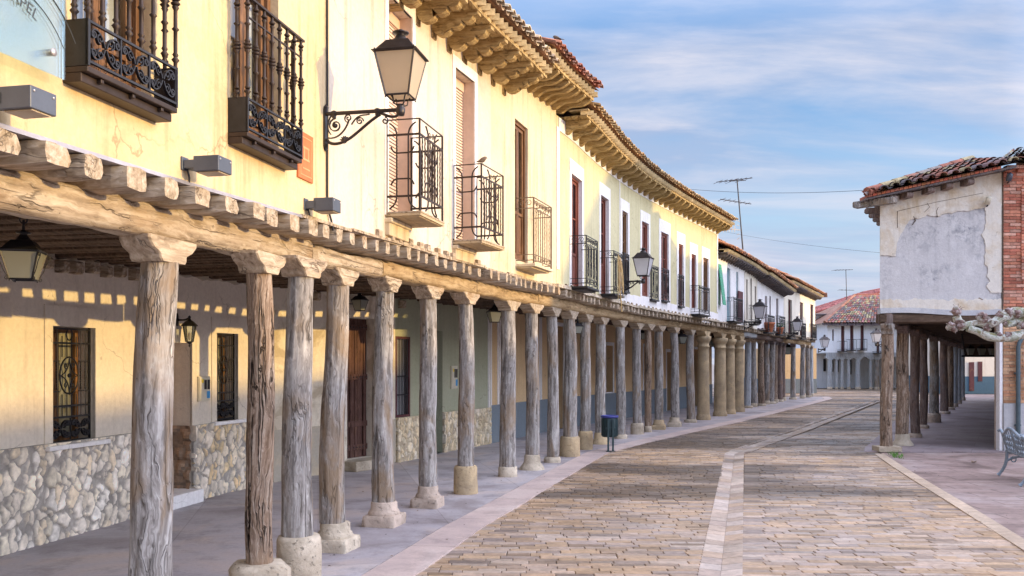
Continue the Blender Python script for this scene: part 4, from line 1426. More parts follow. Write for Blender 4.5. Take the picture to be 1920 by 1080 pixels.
# ------------------------------------------------------------------ doors and windows of the upper floors
def french_door(h, o, mat, depth=.14, leaves=2, glass_from=.32, name='balcony_door', curtain=True, cv=C, out=WOUT, lights=2):
    """glazed door or window set back in its opening, panelled below, curtains behind"""
    a, b, p, q = o[:4]
    W, Hh = b - a, q - p
    f = cv.frame(a, out, p) @ T(0, depth, 0)
    # follow the chord of the curved wall
    pa, pb = cv.P(a, out - depth, p), cv.P(b, out - depth, p)
    ang = math.atan2((pb - pa).y, (pb - pa).x)
    f = Matrix.Translation(pa) @ RZ(ang)
    W = (pb - pa).length
    fr = .045
    mb = MB()
    for x0, x1, z0, z1 in ((0, fr, 0, Hh), (W - fr, W, 0, Hh), (fr, W - fr, Hh - fr, Hh), (fr, W - fr, 0, fr)):
        mb.bb(x0, x1, -.03, .05, z0, z1)
    root = mb.build(name, mat, h, f, .004)
    lw = (W - 2 * fr) / leaves
    for i in range(leaves):
        x0, x1 = fr + i * lw + .002, fr + (i + 1) * lw - .002
        st = min(.05, lw * .2)
        mb = MB()
        zg = max(.12, Hh * glass_from)
        for r in ((x0, x0 + st, fr, Hh - fr), (x1 - st, x1, fr, Hh - fr), (x0 + st, x1 - st, Hh - fr - st, Hh - fr), (x0 + st, x1 - st, zg - st, zg), (x0 + st, x1 - st, fr, fr + st * 1.5)):
            mb.bb(r[0], r[1], -.005, .032, r[2], r[3])
        for k in range(1, lights):
            zm = lerp(zg, Hh - fr - st, k / lights)
            mb.bb(x0 + st, x1 - st, 0, .026, zm - .012, zm + .012)
        if zg > .2:
            mb.bb(x0 + st, x1 - st, .012, .03, fr + st * 1.5, zg - st)
            mb.bb(x0 + st + .025, x1 - st - .025, .004, .014, fr + st * 1.5 + .03, zg - st - .03)
        leaf = mb.build('leaf', mat, root, f, .003)
        mb = MB()
        mb.quad(V(x0 + st, .015, zg), V(x1 - st, .015, zg), V(x1 - st, .015, Hh - fr - st), V(x0 + st, .015, Hh - fr - st))
        mb.build('glass', 'pane_glass', root, f)
    mb = MB()
    if curtain:
        n = 28
        for i in range(n):
            xa, xb = lerp(fr, W - fr, i / n), lerp(fr, W - fr, (i + 1) / n)
            ya, yb = .08 + .012 * sin(i * 1.9) + .006 * sin(i * .7), .08 + .012 * sin((i + 1) * 1.9) + .006 * sin((i + 1) * .7)
            mb.add([V(xa, ya, fr), V(xb, yb, fr), V(xb, yb, Hh - fr), V(xa, ya, Hh - fr)], [(0, 1, 2, 3)], smooth=True)
        mb.build('curtain', 'curtain', root, f)
    mb = MB()
    mb.quad(V(0, .12, 0), V(W, .12, 0), V(W, .12, Hh), V(0, .12, Hh))
    mb.build('dark_interior', 'dark_room', root, f)
    return root

french_door(hA, oA[0], 'door_wood', .09, glass_from=.14)
french_door(hA, oA[1], 'door_wood', .09, glass_from=.14)
def rollblind(h, o, a2):
    """opening closed by a reed roller blind, with pink reveal"""
    a, b, p, q = o
    pa, pb = C.P(a, WOUT - .15, p), C.P(b, WOUT - .15, p)
    f = Matrix.Translation(pa) @ RZ(math.atan2((pb - pa).y, (pb - pa).x))
    W, Hh = (pb - pa).length, q - p
    mb = MB()
    z = .01
    while z < Hh - .1:
        mb.bb(0, W, .0, .012, z, z + .024)
        z += .036
    root = mb.build('roller_blind', 'blind', h, f)
    mb = MB()
    mb.bb(0, W, -.02, .08, Hh - .12, Hh)
    mb.build('blind_box', 'blind_band', root, f)
    mb = MB()
    mb.quad(V(0, .03, 0), V(W, .03, 0), V(W, .03, Hh), V(0, .03, Hh))
    mb.build('slat_shade', 'shutter_dark', root, f)
    # pink painted reveal on the far jamb and head
    mb = MB()
    g = C.frame(b, WOUT, p)
    mb.bb(-.006, -.001, .002, .148, 0, Hh)
    mb.build('reveal', 'blind_band', root, g)
for o in oB[:2]:
    rollblind(hB, o, 0)
    band('window_surround', C, WOUT, o[0], o[1], o[2], o[3], .09, 'white_trim', hB, bottom=False, proud=.012, top=.13)
french_door(hB, oB[2], 'door_wood', .07, glass_from=.36, lights=1)
for i, o in enumerate(oC):
    french_door(hC, o, 'door_red' if i not in (2, 7) else 'door_wood', .09 if i < 2 else .06, glass_from=(.34 if i in (0, 1, 6) else .30), curtain=i not in (0, 1), name='balcony_door' if i in (0, 1, 6) else 'window', lights=2)
    band('window_surround', C, WOUT, o[0], o[1], o[2] if i in (0, 1, 6) else o[2], o[3], .12 if i < 4 else .17, 'white_trim', hC, bottom=i not in (0, 1, 6), proud=.011, top=.30 if i > 3 else .24)
for o in oC:
    a, b, p, q = o
    mb = MB()
    mb.quad(C.P(b - .004, WOUT + .010, p), C.P(b - .004, WOUT - .12, p), C.P(b - .004, WOUT - .12, q), C.P(b - .004, WOUT + .010, q))
    mb.quad(C.P(a, WOUT + .010, q - .004), C.P(b, WOUT + .010, q - .004), C.P(b, WOUT - .12, q - .004), C.P(a, WOUT - .12, q - .004))
    mb.build('reveal', 'white_trim', hC)
# smooth white base strip of the yellow house and its cornice line
mb = MB()
n = 40
for i in range(n):
    a, b = lerp(UF(1160), UCD, i / n), lerp(UF(1160), UCD, (i + 1) / n)
    P = [C.P(a, WOUT - .02, ZW(a) + .052), C.P(b, WOUT - .02, ZW(b) + .052), C.P(b, WOUT + .014, ZW(b) + .052), C.P(a, WOUT + .014, ZW(a) + .052)]
    hgt = .22
    mb.hexa(P + [p + V(0, 0, hgt + .03 * noise.noise(V(i * .4, 0, 0))) for p in P])
mb.build('white_plinth', 'white_trim', hC)
for u in (UBC + .07, UCD - .08, UF(1161.5)):
    mb = MB()
    w = .13 if u != UF(1161.5) else .05
    mb.hexa([C.P(u - w / 2, WOUT - .02, ZW(u) + .3), C.P(u + w / 2, WOUT - .02, ZW(u) + .3), C.P(u + w / 2, WOUT + .012, ZW(u) + .3), C.P(u - w / 2, WOUT + .012, ZW(u) + .3),
             C.P(u - w / 2, WOUT - .02, 5.56), C.P(u + w / 2, WOUT - .02, 5.56), C.P(u + w / 2, WOUT + .012, 5.56), C.P(u - w / 2, WOUT + .012, 5.56)])
    mb.build('pilaster_strip', 'white_trim', hC)
mb = MB()
n = 50
for i in range(n):
    a, b = lerp(UBC + .1, UCD - .02, i / n), lerp(UBC + .1, UCD - .02, (i + 1) / n)
    P = [C.P(a, WOUT - .02, zC(a) - .23), C.P(b, WOUT - .02, zC(b) - .23), C.P(b, WOUT + .016, zC(b) - .23), C.P(a, WOUT + .016, zC(a) - .23)]
    mb.hexa(P + [p + V(0, 0, .215) for p in P])
mb.build('cornice_band', 'white_trim', hC)
for h, os_, mat in ((hD, oD[1:], 'teal_paint'), (hE, oE, 'shutter_dark'), (hF, oF, 'shutter_dark'), (hG, oG, 'shutter_dark')):
    for i, o in enumerate(os_):
        french_door(h, o, mat, .1, leaves=1, glass_from=.2, name='window', curtain=True, lights=1)
french_door(hD, oD[0], 'shutter_green', .12, leaves=1, name='window')
# hanging green shutter, pushed out at the foot
a, b, p, q = oD[0]
mb = MB()
for k in range(9):
    z0, z1 = lerp(0, q - p, k / 9), lerp(0, q - p, (k + 1) / 9) - .008
    y0, y1 = lerp(-.16, -.01, k / 9), lerp(-.16, -.01, (k + 1) / 9)
    mb.hexa([(0, y0, z0), (b - a, y0, z0), (b - a, y0 + .02, z0), (0, y0 + .02, z0), (0, y1, z1), (b - a, y1, z1), (b - a, y1 + .02, z1), (0, y1 + .02, z1)])
mb.build('shutter', 'shutter_green', hD, C.frame(a, WOUT, p))
# maroon door screen beside the open balcony of the white house
a, b = UF(1383), UF(1391.5)
mb = MB()
mb.bb(0, b - a, -.03, 0.004, 0, 1.0)
mb.build('shutter', 'shutter_dark', hD, C.frame(a, WOUT, oD[2][2]))

# ------------------------------------------------------------------ balconies
def turned_baluster(z0, z1, r=.011):
    L = z1 - z0
    prof = [(r, z0)]
    for c, w, k in ((.06, .018, 2.0), (.10, .014, 1.6), (.30, .014, 1.9), (.47, .02, 1.8), (.50, .02, 2.5), (.535, .02, 2.5), (.565, .02, 1.8), (.74, .014, 1.9), (.90, .014, 1.6), (.94, .018, 2.0)):
        zc = z0 + c * L
        prof += [(r, zc - w * .8), (r * k, zc), (r, zc + w * .8)]
    prof += [(r, z1)]
    return prof

def scrollwork(mb, x0, x1, z0, z1, y, th=.012, w=.016, cells=3):
    """panel of paired C scrolls, mirrored, between two rails"""
    zc = (z0 + z1) / 2
    cw = (x1 - x0) / cells
    hh = (z1 - z0) / 2
    for i in range(cells):
        cx = x0 + (i + .5) * cw
        for sx in (-1, 1):
            for sz in (-1, 1):
                big = bez((cx + sx * cw * .03, y, zc + sz * .005), (cx + sx * cw * .10, y, zc + sz * hh * .75), (cx + sx * cw * .36, y, zc + sz * hh * 1.05), (cx + sx * cw * .44, y, zc + sz * hh * .55), 8)
                big += spiral(cx + sx * cw * .37, zc + sz * hh * .52, hh * .24, 0 if sx > 0 else pi, 1.1, y, 12, .75, -1 if sx * sz > 0 else 1)[1:]
                mb.ribbon(big, w, th * .55)
                mb.ribbon(spiral(cx + sx * cw * .17, zc + sz * hh * .42, hh * .30, -sz * pi / 2, 1.3, y, 14, .75, 1 if sx * sz > 0 else -1), w, th * .5)
                mb.tube([V(cx + sx * cw * .37, y - .004, zc + sz * hh * .52), V(cx + sx * cw * .37, y + .004, zc + sz * hh * .52)], .012, 6)
    for i in range(cells + 1):
        mb.box((x0 + i * cw, y, zc), (.010, .012, z1 - z0))

def balcony_scroll(h, px0, px1, pyb, D, railh, nb, first):
    """near balconies: slab, turned balusters and a low scrollwork panel along the foot"""
    a = UF(px0)
    b = C.u_px(px1, WOUT + D)
    z = C.z_px(px1, pyb, WOUT + D)
    W = b - a
    pa, pb = C.P(a, WOUT, z), C.P(b, WOUT, z)
    f = Matrix.Translation(pa) @ RZ(math.atan2((pb - pa).y, (pb - pa).x))
    mb = MB()
    mb.bb(0, W, -D, .02, 0, .028)
    mb.bb(-.0, W, -.10, .02, -.045, -.001)
    for k in range(3):
        mb.bb(W * (k + .5) / 3 - .012, W * (k + .5) / 3 + .012, -D + .01, 0, -.022, -.001)
    root = mb.build('balcony', 'iron_brown', h, f, .004)
    ph = .20
    mb = MB()
    for z0 in (.045, ph + .035):
        mb.bb(0, W, -D - .003, -D + .012, z0, z0 + .012)
    mb.bb(0, .012, -D + .001, -.0, .03, ph + .05)
    mb.bb(W - .012, W, -D + .001, -.0, .03, ph + .05)
    mb.bb(0.0, .014, -D - .004, -D + .012, .03, ph + .05)
    mb.bb(W - .014, W, -D - .004, -D + .012, .03, ph + .05)
    scrollwork(mb, .016, W - .016, .058, ph + .034, -D + .006)
    mb.build('scroll_panel', 'iron', root, f)
    mb = MB()
    mb.bb(-.02, W + .02, -D - .012, -D + .018, railh, railh + .014)
    for x in (-.005, W - .012):
        mb.bb(x, x + .02, -D, 0, railh + .001, railh + .013)
    mb.bb(0, W, -D - .002, -D + .01, railh * .86, railh * .86 + .008)
    mb.build('handrail', 'iron_brown', root, f)
    proto = None
    spots = [(.012 + (W - .024) * i / (nb - 1), -D + .005) for i in range(nb)] + [(.004, -D * .45), (W - .006, -D * .45)]
    for x, y in spots:
        g = f @ T(x, y, 0)
        if proto is None:
            mb = MB()
            mb.lathe(turned_baluster(ph + .047, railh), 8)
            proto = mb.build('baluster', 'iron_brown', root, g)
        else:
            copy_tree(proto, g, root)
    return root
balcony_scroll(hA, 117, 333, 213, .135, .95, 8, True)
balcony_scroll(hA, 427, 567, 307, .135, .88, 8, False)

def twist(mb, x, y, z0, z1, r=.006):
    n = 26
    mb.tube([V(x + .002 * cos(i * 2.1), y + .002 * sin(i * 2.1), lerp(z0, z1, i / n)) for i in range(n + 1)], [r * (1 + .35 * (i % 2)) for i in range(n + 1)], 5)

def balcony_cage(h, px0, pxc, px1, py_top, py_bot, mat='iron_brown'):
    """tall balcony cage of thin bars with curled braces, on a tiled slab with a plastered foot"""
    a = UF(px0)
    D = .30
    for _ in range(20):
        P_ = C.P(a, WOUT + D, 0)
        g = CX + FPX * P_.x / P_.y
        D += (pxc - g) * P_.y / FPX
    b = C.u_px(px1, WOUT + D)
    P_ = C.P(a, WOUT + D, 0)
    z = EYE + (HY - py_bot) * P_.y / FPX
    Ht = EYE + (HY - py_top) * P_.y / FPX - z
    pa, pb = C.P(a, WOUT, z), C.P(b, WOUT, z)
    W = (pb - pa).length
    f = Matrix.Translation(pa) @ RZ(math.atan2((pb - pa).y, (pb - pa).x))
    mb = MB()
    mb.bb(-.015, W + .015, -D - .015, .02, -.04, -.012)
    for i in range(4):
        for j in range(2):
            mb.bb(i * W / 4 + .004, (i + 1) * W / 4 - .004, -D * (j + 1) / 2 + .003, -D * j / 2 - .003, -.05, -.039)
    root = mb.build('balcony', 'stone_gold', h, f, .004)
    mb = MB()
    mb.bb(-.02, W + .02, -D - .02, -D + .02, -.013, .004)
    mb.bb(-.02, .02, -D, 0, -.012, .003)
    mb.build('slab_edge', 'beam_wood', root, f, .003)
    mb = MB()
    mb.bb(-.02, W * .75, -.05, .01, -.22, -.052)
    mb.bb(-.03, W * .78, -.075, .01, -.10, -.053)
    mb.build('plaster_foot', 'wall_ivory', root, f, .01)
    mb = MB()
    r = .0075
    for x, y in ((0, -D), (W, -D), (0, -.01), (W, -.01)):
        mb.box((x, y, Ht / 2), (.016, .016, Ht))
    for zz_ in (Ht, Ht * .835, Ht * .17):
        tk = .011 if zz_ == Ht else .020
        mb.bb(0, W, -D - .005, -D + .005, zz_ - tk / 2, zz_ + tk / 2)
        for x in (0, W):
            mb.bb(x - .005, x + .005, -D, 0, zz_ - tk / 2, zz_ + tk / 2)
    mb.build('railing', mat, root, f)
    mb = MB()
    def side(pt, L, dense):
        """curled bars on one face; pt(s, z) gives a point along it"""
        for t in (.33, .67):
            s0 = L * t
            sg = -1 if t < .5 else 1
            cu = .10 * min(1, L / .35)
            path = [pt(s0 + sg * -cu * .55 * (1 - cos(q)), Ht * .885 + cu * sin(q)) for q in [pi * .5 * (1 - k / 6) for k in range(7)]] if False else []
            up = bez(pt(s0, Ht * .80), pt(s0, Ht * .88), pt(s0 + sg * .01, Ht * .92), pt(s0 + sg * .075 * min(1, L / .3), Ht * .965), 8)
            dn = bez(pt(s0, Ht * .20), pt(s0, Ht * .12), pt(s0 + sg * .01, Ht * .08), pt(s0 + sg * .075 * min(1, L / .3), Ht * .035), 8)
            mb.tube(up[::-1] + [pt(s0, Ht * .5)] + dn, .0085, 5)
        for zz_, sg in ((Ht * .64, 1), (Ht * .36, -1)):
            e = L * .16
            path = bez(pt(e, zz_ + sg * .06), pt(e + .02, zz_ + sg * .01), pt(L * .26, zz_), pt(L * .38, zz_), 8) + bez(pt(L * .62, zz_), pt(L * .74, zz_), pt(L - e - .02, zz_ + sg * .01), pt(L - e, zz_ + sg * .06), 8)
            mb.tube(path, .0085, 5)
    side(lambda s_, zz_: V(0, -D + s_ * 1.0, zz_), D, False)
    side(lambda s_, zz_: V(W, -D + s_, zz_), D, False)
    side(lambda s_, zz_: V(W * .5 - .28 + s_, -D, zz_), .56, True)
    mb.build('curled_braces', mat, root, f)
    mb = MB()
    for i in range(1, 9):
        x = W * i / 9
        twist(mb, x, -D, Ht * .17, Ht * .84, .0062)
    for sg in (-1, 1):       # lattice of leaf curves in the middle
        mb.tube(bez(V(W / 2, -D - .008, Ht * .25), V(W / 2 + sg * .2, -D - .008, Ht * .38), V(W / 2 + sg * .02, -D - .008, Ht * .46), V(W / 2 + sg * .02, -D - .008, Ht * .5), 10), .005, 5)
        mb.tube(bez(V(W / 2, -D - .008, Ht * .75), V(W / 2 + sg * .2, -D - .008, Ht * .62), V(W / 2 + sg * .02, -D - .008, Ht * .54), V(W / 2 + sg * .02, -D - .008, Ht * .5), 10), .005, 5)
        mb.tube(spiral(W / 2 + sg * .05, Ht * .90, .04, 0, 1.2, -D, 12, .8, sg), .004, 5)
    mb.build('twisted_bars', mat, root, f)
    return root, f, W, D, Ht
cage1 = balcony_cage(hB, 723, 787, 829, 222, 396)
cage2 = balcony_cage(hB, 849, 903, 943, 307, 449)

def balcony_wrought(h, px0, pxc, px1, py_top, py_bot, mat='iron', slab='iron', face='scroll', name='balcony'):
    a = UF(px0)
    D = .25
    for _ in range(20):
        P_ = C.P(a, WOUT + D, 0)
        D += (pxc - (CX + FPX * P_.x / P_.y)) * P_.y / FPX
    D = max(D, .06)
    b = C.u_px(px1, WOUT + D)
    P_ = C.P(a, WOUT + D, 0)
    z = EYE + (HY - py_bot) * P_.y / FPX
    Ht = EYE + (HY - py_top) * P_.y / FPX - z
    pa, pb = C.P(a, WOUT, z), C.P(b, WOUT, z)
    W = (pb - pa).length
    f = Matrix.Translation(pa) @ RZ(math.atan2((pb - pa).y, (pb - pa).x))
    mb = MB()
    mb.bb(-.02, W + .02, -D - .03, .03, -.04, 0)
    mb.bb(0, W, -D + .03, .03, -.06, -.041)
    root = mb.build(name, slab, h, f, .006)
    mb = MB()
    for x in (0, W):
        mb.box((x, -D, Ht / 2), (.02, .02, Ht))
    for zz_, tk in ((Ht, .014), (Ht * .84, .012), (.05, .012), (.13, .010)):
        mb.bb(0, W, -D - .006, -D + .006, zz_ - tk / 2, zz_ + tk / 2)
        for x in (0, W):
            mb.bb(x - .006, x + .006, -D, 0, zz_ - tk / 2, zz_ + tk / 2)
    nb = max(4, int(W / .10))
    for i in range(1, nb):
        x = W * i / nb
        (twist(mb, x, -D, .05, Ht * .84, .006) if i % 2 else mb.box((x, -D, Ht * .445), (.011, .011, Ht * .79)))
    ns = max(2, int(D / .11))
    for x in (0, W):
        for i in range(1, ns):
            mb.box((x, -D * i / ns, Ht * .445), (.010, .010, Ht * .79))
    mb.build('railing', mat, root, f)
    mb = MB()
    k = max(2, int(W / .14))
    for i in range(k):
        cx = W * (i + .5) / k
        rr = min(.05, Ht * .065)
        mb.tube(spiral(cx - rr, Ht * .92, rr, pi * .0, 1.3, -D, 12, .75, 1), .005, 5)
        mb.tube(spiral(cx + rr, Ht * .92, rr, pi, 1.3, -D, 12, .75, -1), .005, 5)
        mb.tube(spiral(cx, .09, .03, 0, 1.1, -D, 10, .6, 1), .004, 5)
    for x in (0, W):
        for y in (-D * .3, -D * .72):
            mb.tube([V(x, y + (p.x), p.z) for p in spiral(0, Ht * .92, min(.05, D * .2), 0, 1.3, 0, 12, .75, 1)], .005, 5)
    if face == 'dense':
        for i in range(max(2, int(W / .2))):
            cx = W * (i + .5) / max(2, int(W / .2))
            for sg in (-1, 1):
                mb.tube(bez(V(cx, -D - .008, Ht * .2), V(cx + sg * .14, -D - .008, Ht * .35), V(cx - sg * .10, -D - .008, Ht * .6), V(cx, -D - .008, Ht * .8), 10), .007, 5)
    mb.build('scrollwork', mat, root, f)
    return root, f, W, D, Ht
b3 = balcony_wrought(hB, 968, 1001, 1033, 370, 494, 'iron_light', 'wall_ivory', 'scroll')
c1 = balcony_wrought(hC, 1068, 1099, 1120, 441, 536, 'iron', 'iron', 'dense')
c2 = balcony_wrought(hC, 1124, 1151, 1168, 470, 550, 'iron', 'iron', 'dense')
c3 = balcony_wrought(hC, 1165, 1170, 1179, 474, 545, 'iron', 'iron', 'dense', 'window_guard')
c5 = balcony_wrought(hC, 1217, 1221, 1234, 497, 560, 'iron', 'iron', 'dense', 'window_guard')
c6 = balcony_wrought(hC, 1239, 1243, 1254, 503, 562, 'iron', 'iron', 'dense', 'window_guard')
c7 = balcony_wrought(hC, 1270, 1273, 1282, 515, 573, 'iron', 'iron', 'dense', 'window_guard')
c8 = balcony_wrought(hC, 1294, 1311, 1330, 535, 588, 'iron', 'iron', 'scroll')
d1 = balcony_wrought(hD, 1363, 1376, 1392, 557, 601, 'iron', 'iron', 'scroll')
e1 = balcony_wrought(hE, 1404, 1416, 1424, 572, 606, 'iron', 'iron', 'scroll')
f1 = balcony_wrought(hF, 1431, 1440, 1452, 590, 622, 'iron', 'iron', 'scroll')
f2 = balcony_wrought(hF, 1454, 1462, 1472, 592, 626, 'iron', 'iron', 'scroll')
g1 = balcony_wrought(hG, 1475, 1482, 1491, 602, 633, 'iron', 'iron', 'scroll')
g2 = balcony_wrought(hG, 1497, 1503, 1511, 605, 634, 'iron', 'iron', 'dense')
g3 = balcony_wrought(hG, 1517, 1523, 1531, 607, 635, 'iron', 'iron', 'dense')

# ------------------------------------------------------------------ barred windows, doors, meter boxes under the arcade
def grille(h, o, depth, hgt_low=.30, dense=1):
    a, b, p, q = o[:4]
    pa, pb = G.P(a, -.05, p), G.P(b, -.05, p)
    f = Matrix.Translation(pa) @ RZ(math.atan2((pb - pa).y, (pb - pa).x))
    W, Hh = (pb - pa).length, q - p
    mb = MB()
    for x in (.01, W - .01):
        mb.box((x, 0, Hh / 2), (.018, .018, Hh))
    for zz_ in (.02, Hh * .225, Hh * .32, Hh * .86, Hh - .02):
        mb.bb(0, W, -.008, .008, zz_ - .009, zz_ + .009)
    n = 9
    for i in range(1, n):
        x = W * i / n
        z0 = Hh * .225
        if abs(i - n / 2) < 1.6:
            mb.tube([V(x, 0, z0), V(x, 0, Hh * .42)], .0055, 5)
            mb.tube([V(x, 0, Hh * .74), V(x, 0, Hh * .92)], .0055, 5)
        else:
            mb.tube([V(x, 0, z0), V(x, 0, Hh * .97)], .0055, 5)
            twist(mb, x, 0, Hh * .46, Hh * .70, .009)
    for sg in (-1, 1):
        mb.bb(W / 2 + sg * W * .23, W / 2 + sg * W * .46, -.005, .005, Hh * .70, Hh * .71) if sg > 0 else mb.bb(W * .04, W * .27, -.005, .005, Hh * .70, Hh * .71)
        mb.bb(W / 2 + sg * W * .23, W / 2 + sg * W * .46, -.005, .005, Hh * .44, Hh * .45) if sg > 0 else mb.bb(W * .04, W * .27, -.005, .005, Hh * .44, Hh * .45)
    root = mb.build('window_grille', 'iron', h, f)
    mb = MB()
    el = [V(W / 2 + W * .22 * cos(t), 0, Hh * .58 + Hh * .16 * sin(t)) for t in [2 * pi * k / 24 for k in range(24)]]
    mb.tube(el, .008, 6, closed=True)
    mb.tube([V(W / 2 + W * .07 * cos(2 * pi * k / 14), 0, Hh * .935 + Hh * .05 * sin(2 * pi * k / 14)) for k in range(14)], .007, 5, closed=True)
    for sx in (-1, 1):
        for sz in (-1, 1):
            mb.tube(bez(V(W / 2, 0, Hh * .58 + sz * Hh * .15), V(W / 2 + sx * .01, 0, Hh * .58 + sz * Hh * .07), V(W / 2 + sx * W * .06, 0, Hh * .58 + sz * Hh * .02), V(W / 2 + sx * W * .21, 0, Hh * .58), 9), .006, 5)
            mb.tube(spiral(W / 2 + sx * W * .08, Hh * .58 + sz * Hh * .085, W * .05, 0, 1.2, 0, 10, .7, sx * sz), .005, 5)
    mb.lathe([(.0, -.014), (.02, -.008), (.024, 0), (.02, .008), (0, .014)], 8, T(W / 2, 0, Hh * .58) @ RX(pi / 2))
    mb.build('medallion', 'iron', root, f)
    mb = MB()
    scrollwork(mb, .02, W - .02, .035, Hh * .215, -.012, .022, .022, 2)
    mb.build('scroll_panel', 'iron', root, f)
    return f, W, Hh
def arch_window(h, o, depth=.2, shutter=True):
    a, b, p, q = o[:4]
    pa, pb = G.P(a, -depth, p), G.P(b, -depth, p)
    f = Matrix.Translation(pa) @ RZ(math.atan2((pb - pa).y, (pb - pa).x))
    W, Hh = (pb - pa).length, q - p
    mb = MB()
    for x0, x1, z0, z1 in ((0, .05, 0, Hh), (W - .05, W, 0, Hh), (.05, W - .05, 0, .06), (.05, W - .05, Hh - .05, Hh), (W * .5 - .02, W * .5 + .02, .06, Hh - .05)):
        mb.bb(x0, x1, -.02, .03, z0, z1)
    root = mb.build('window', 'door_wood', h, f, .004)
    mb = MB()
    mb.bb(.05, W * .34, -.09, -.06, .05, Hh - .06)
    for k in range(2):
        mb.bb(.08, W * .31, -.10, -.091, .1 + k * Hh * .46, .1 + k * Hh * .46 + Hh * .36)
    mb.build('shutter', 'door_wood', root, f, .004)
    mb = MB()
    mb.quad(V(.05, .0, .06), V(W - .05, 0, .06), V(W - .05, 0, Hh - .05), V(.05, 0, Hh - .05))
    mb.build('glass', 'pane_glass', root, f)
    mb = MB()
    mb.quad(V(0, .035, 0), V(W, .035, 0), V(W, .035, Hh), V(0, .035, Hh))
    mb.build('curtain', 'gal_low', root, f)
for o in (w1, w2):
    arch_window(hA, o)
    grille(hA, o, .1)
# barred window of the green house
a, b, p, q = w3
f = G.frame(a, -.02, p)
W, Hh = b - a, q - p
mb = MB()
for x0, x1, z0, z1 in ((0, .04, 0, Hh), (W - .04, W, 0, Hh), (.04, W - .04, 0, .04), (.04, W - .04, Hh - .04, Hh)):
    mb.bb(x0, x1, -.02, .06, z0, z1)
wn = mb.build('window', 'shutter_dark', hB, f)
mb = MB()
for i in range(8):
    mb.tube([V(.04 + (W - .08) * (i + .5) / 8, 0, .03), V(.04 + (W - .08) * (i + .5) / 8, 0, Hh - .03)], .010, 5)
mb.bb(.03, W - .03, -.008, .008, Hh * .5, Hh * .5 + .02)
mb.bb(.03, W - .03, -.008, .008, Hh * .27, Hh * .27 + .02)
mb.build('window_grille', 'iron', wn, f)
mb = MB()
mb.quad(V(.02, .08, 0), V(W, .08, 0), V(W, .08, Hh), V(.02, .08, Hh))
mb.build('glass', 'curtain', wn, f)
# great wooden gate
a, b, p, q = gate
f = G.frame(a, -.15, p)
W, Hh = b - a, q - p
mb = MB()
nb = 9
for i in range(nb):
    mb.bb(W * i / nb + .003, W * (i + 1) / nb - .003, jit(.004), .05, 0, Hh)
gt = mb.build('gate', 'gate_wood', hB, f, .004)
for x0, x1, y0, z0, z1 in [(0, W, -.022, z0, z0 + .09) for z0 in (.12, .5, Hh * .56, Hh - .18)] + [(W * .36, W * .40, -.03, .02, Hh * .60), (W * .84, W * .88, -.03, .02, Hh * .60)]:
    mb = MB()
    mb.bb(x0, x1, y0, -.006, z0, z1)
    mb.build('ledger', 'gate_wood', gt, f, .004)
mb = MB()
for i in range(9):
    for z0 in (.165, Hh * .56 + .045, Hh - .135):
        mb.lathe([(.014, 0), (.012, .008), (0, .014)], 6, T(W * (i + .5) / 9, -.022, z0) @ RX(pi / 2))
mb.build('nail_heads', 'iron', gt, f)
a, b, p, q = d3
f = G.frame(a, -.42, p)
mb = MB()
mb.bb(0, b - a, 0, .04, 0, q - p)
for k in range(3):
    mb.bb((b - a) * .15, (b - a) * .85, -.012, .0, .15 + k * .68, .15 + k * .68 + .56)
mb.build('door', 'dado_grey', hB, f, .005)
def meter_box(h, px0, px1, py0, py1, col, label):
    a, b = UG(px0), UG(px1)
    p, q = ZG(px0, py1), ZG(px0, py0)
    f = G.frame(a, 0, p)
    W, Hh = b - a, q - p
    mb = MB()
    mb.bb(0, W, -.028, 0, 0, Hh)
    mb.bb(.012, W - .012, -.036, -.029, .012, Hh - .012)
    r = mb.build('meter_box', col, None, f, .003)
    tag(r, label, 'meter box')
    mb = MB()
    for i in range(2):
        mb.bb(W * (.42 + .27 * i), W * (.62 + .27 * i), -.040, -.0365, Hh * .48, Hh * .86)
    mb.build('meter_window', 'dark_room', r, f)
    mb = MB()
    mb.bb(W * .64, W * .9, -.040, -.0365, Hh * .12, Hh * .40)
    mb.build('blue_sticker', 'blue_label', r, f)
    mb = MB()
    mb.bb(W * .2, W * .36, -.040, -.0365, Hh * .74, Hh * .88)
    mb.build('yellow_sticker', 'yellow_label', r, f)
    return r
meter_box(hA, 369, 391, 706, 753, 'white_plastic', 'cream meter box with blue and yellow stickers left of the second barred window')
meter_box(hB, 844, 856, 686, 729, 'white_plastic', 'small pale meter box on the sage green arcade wall')

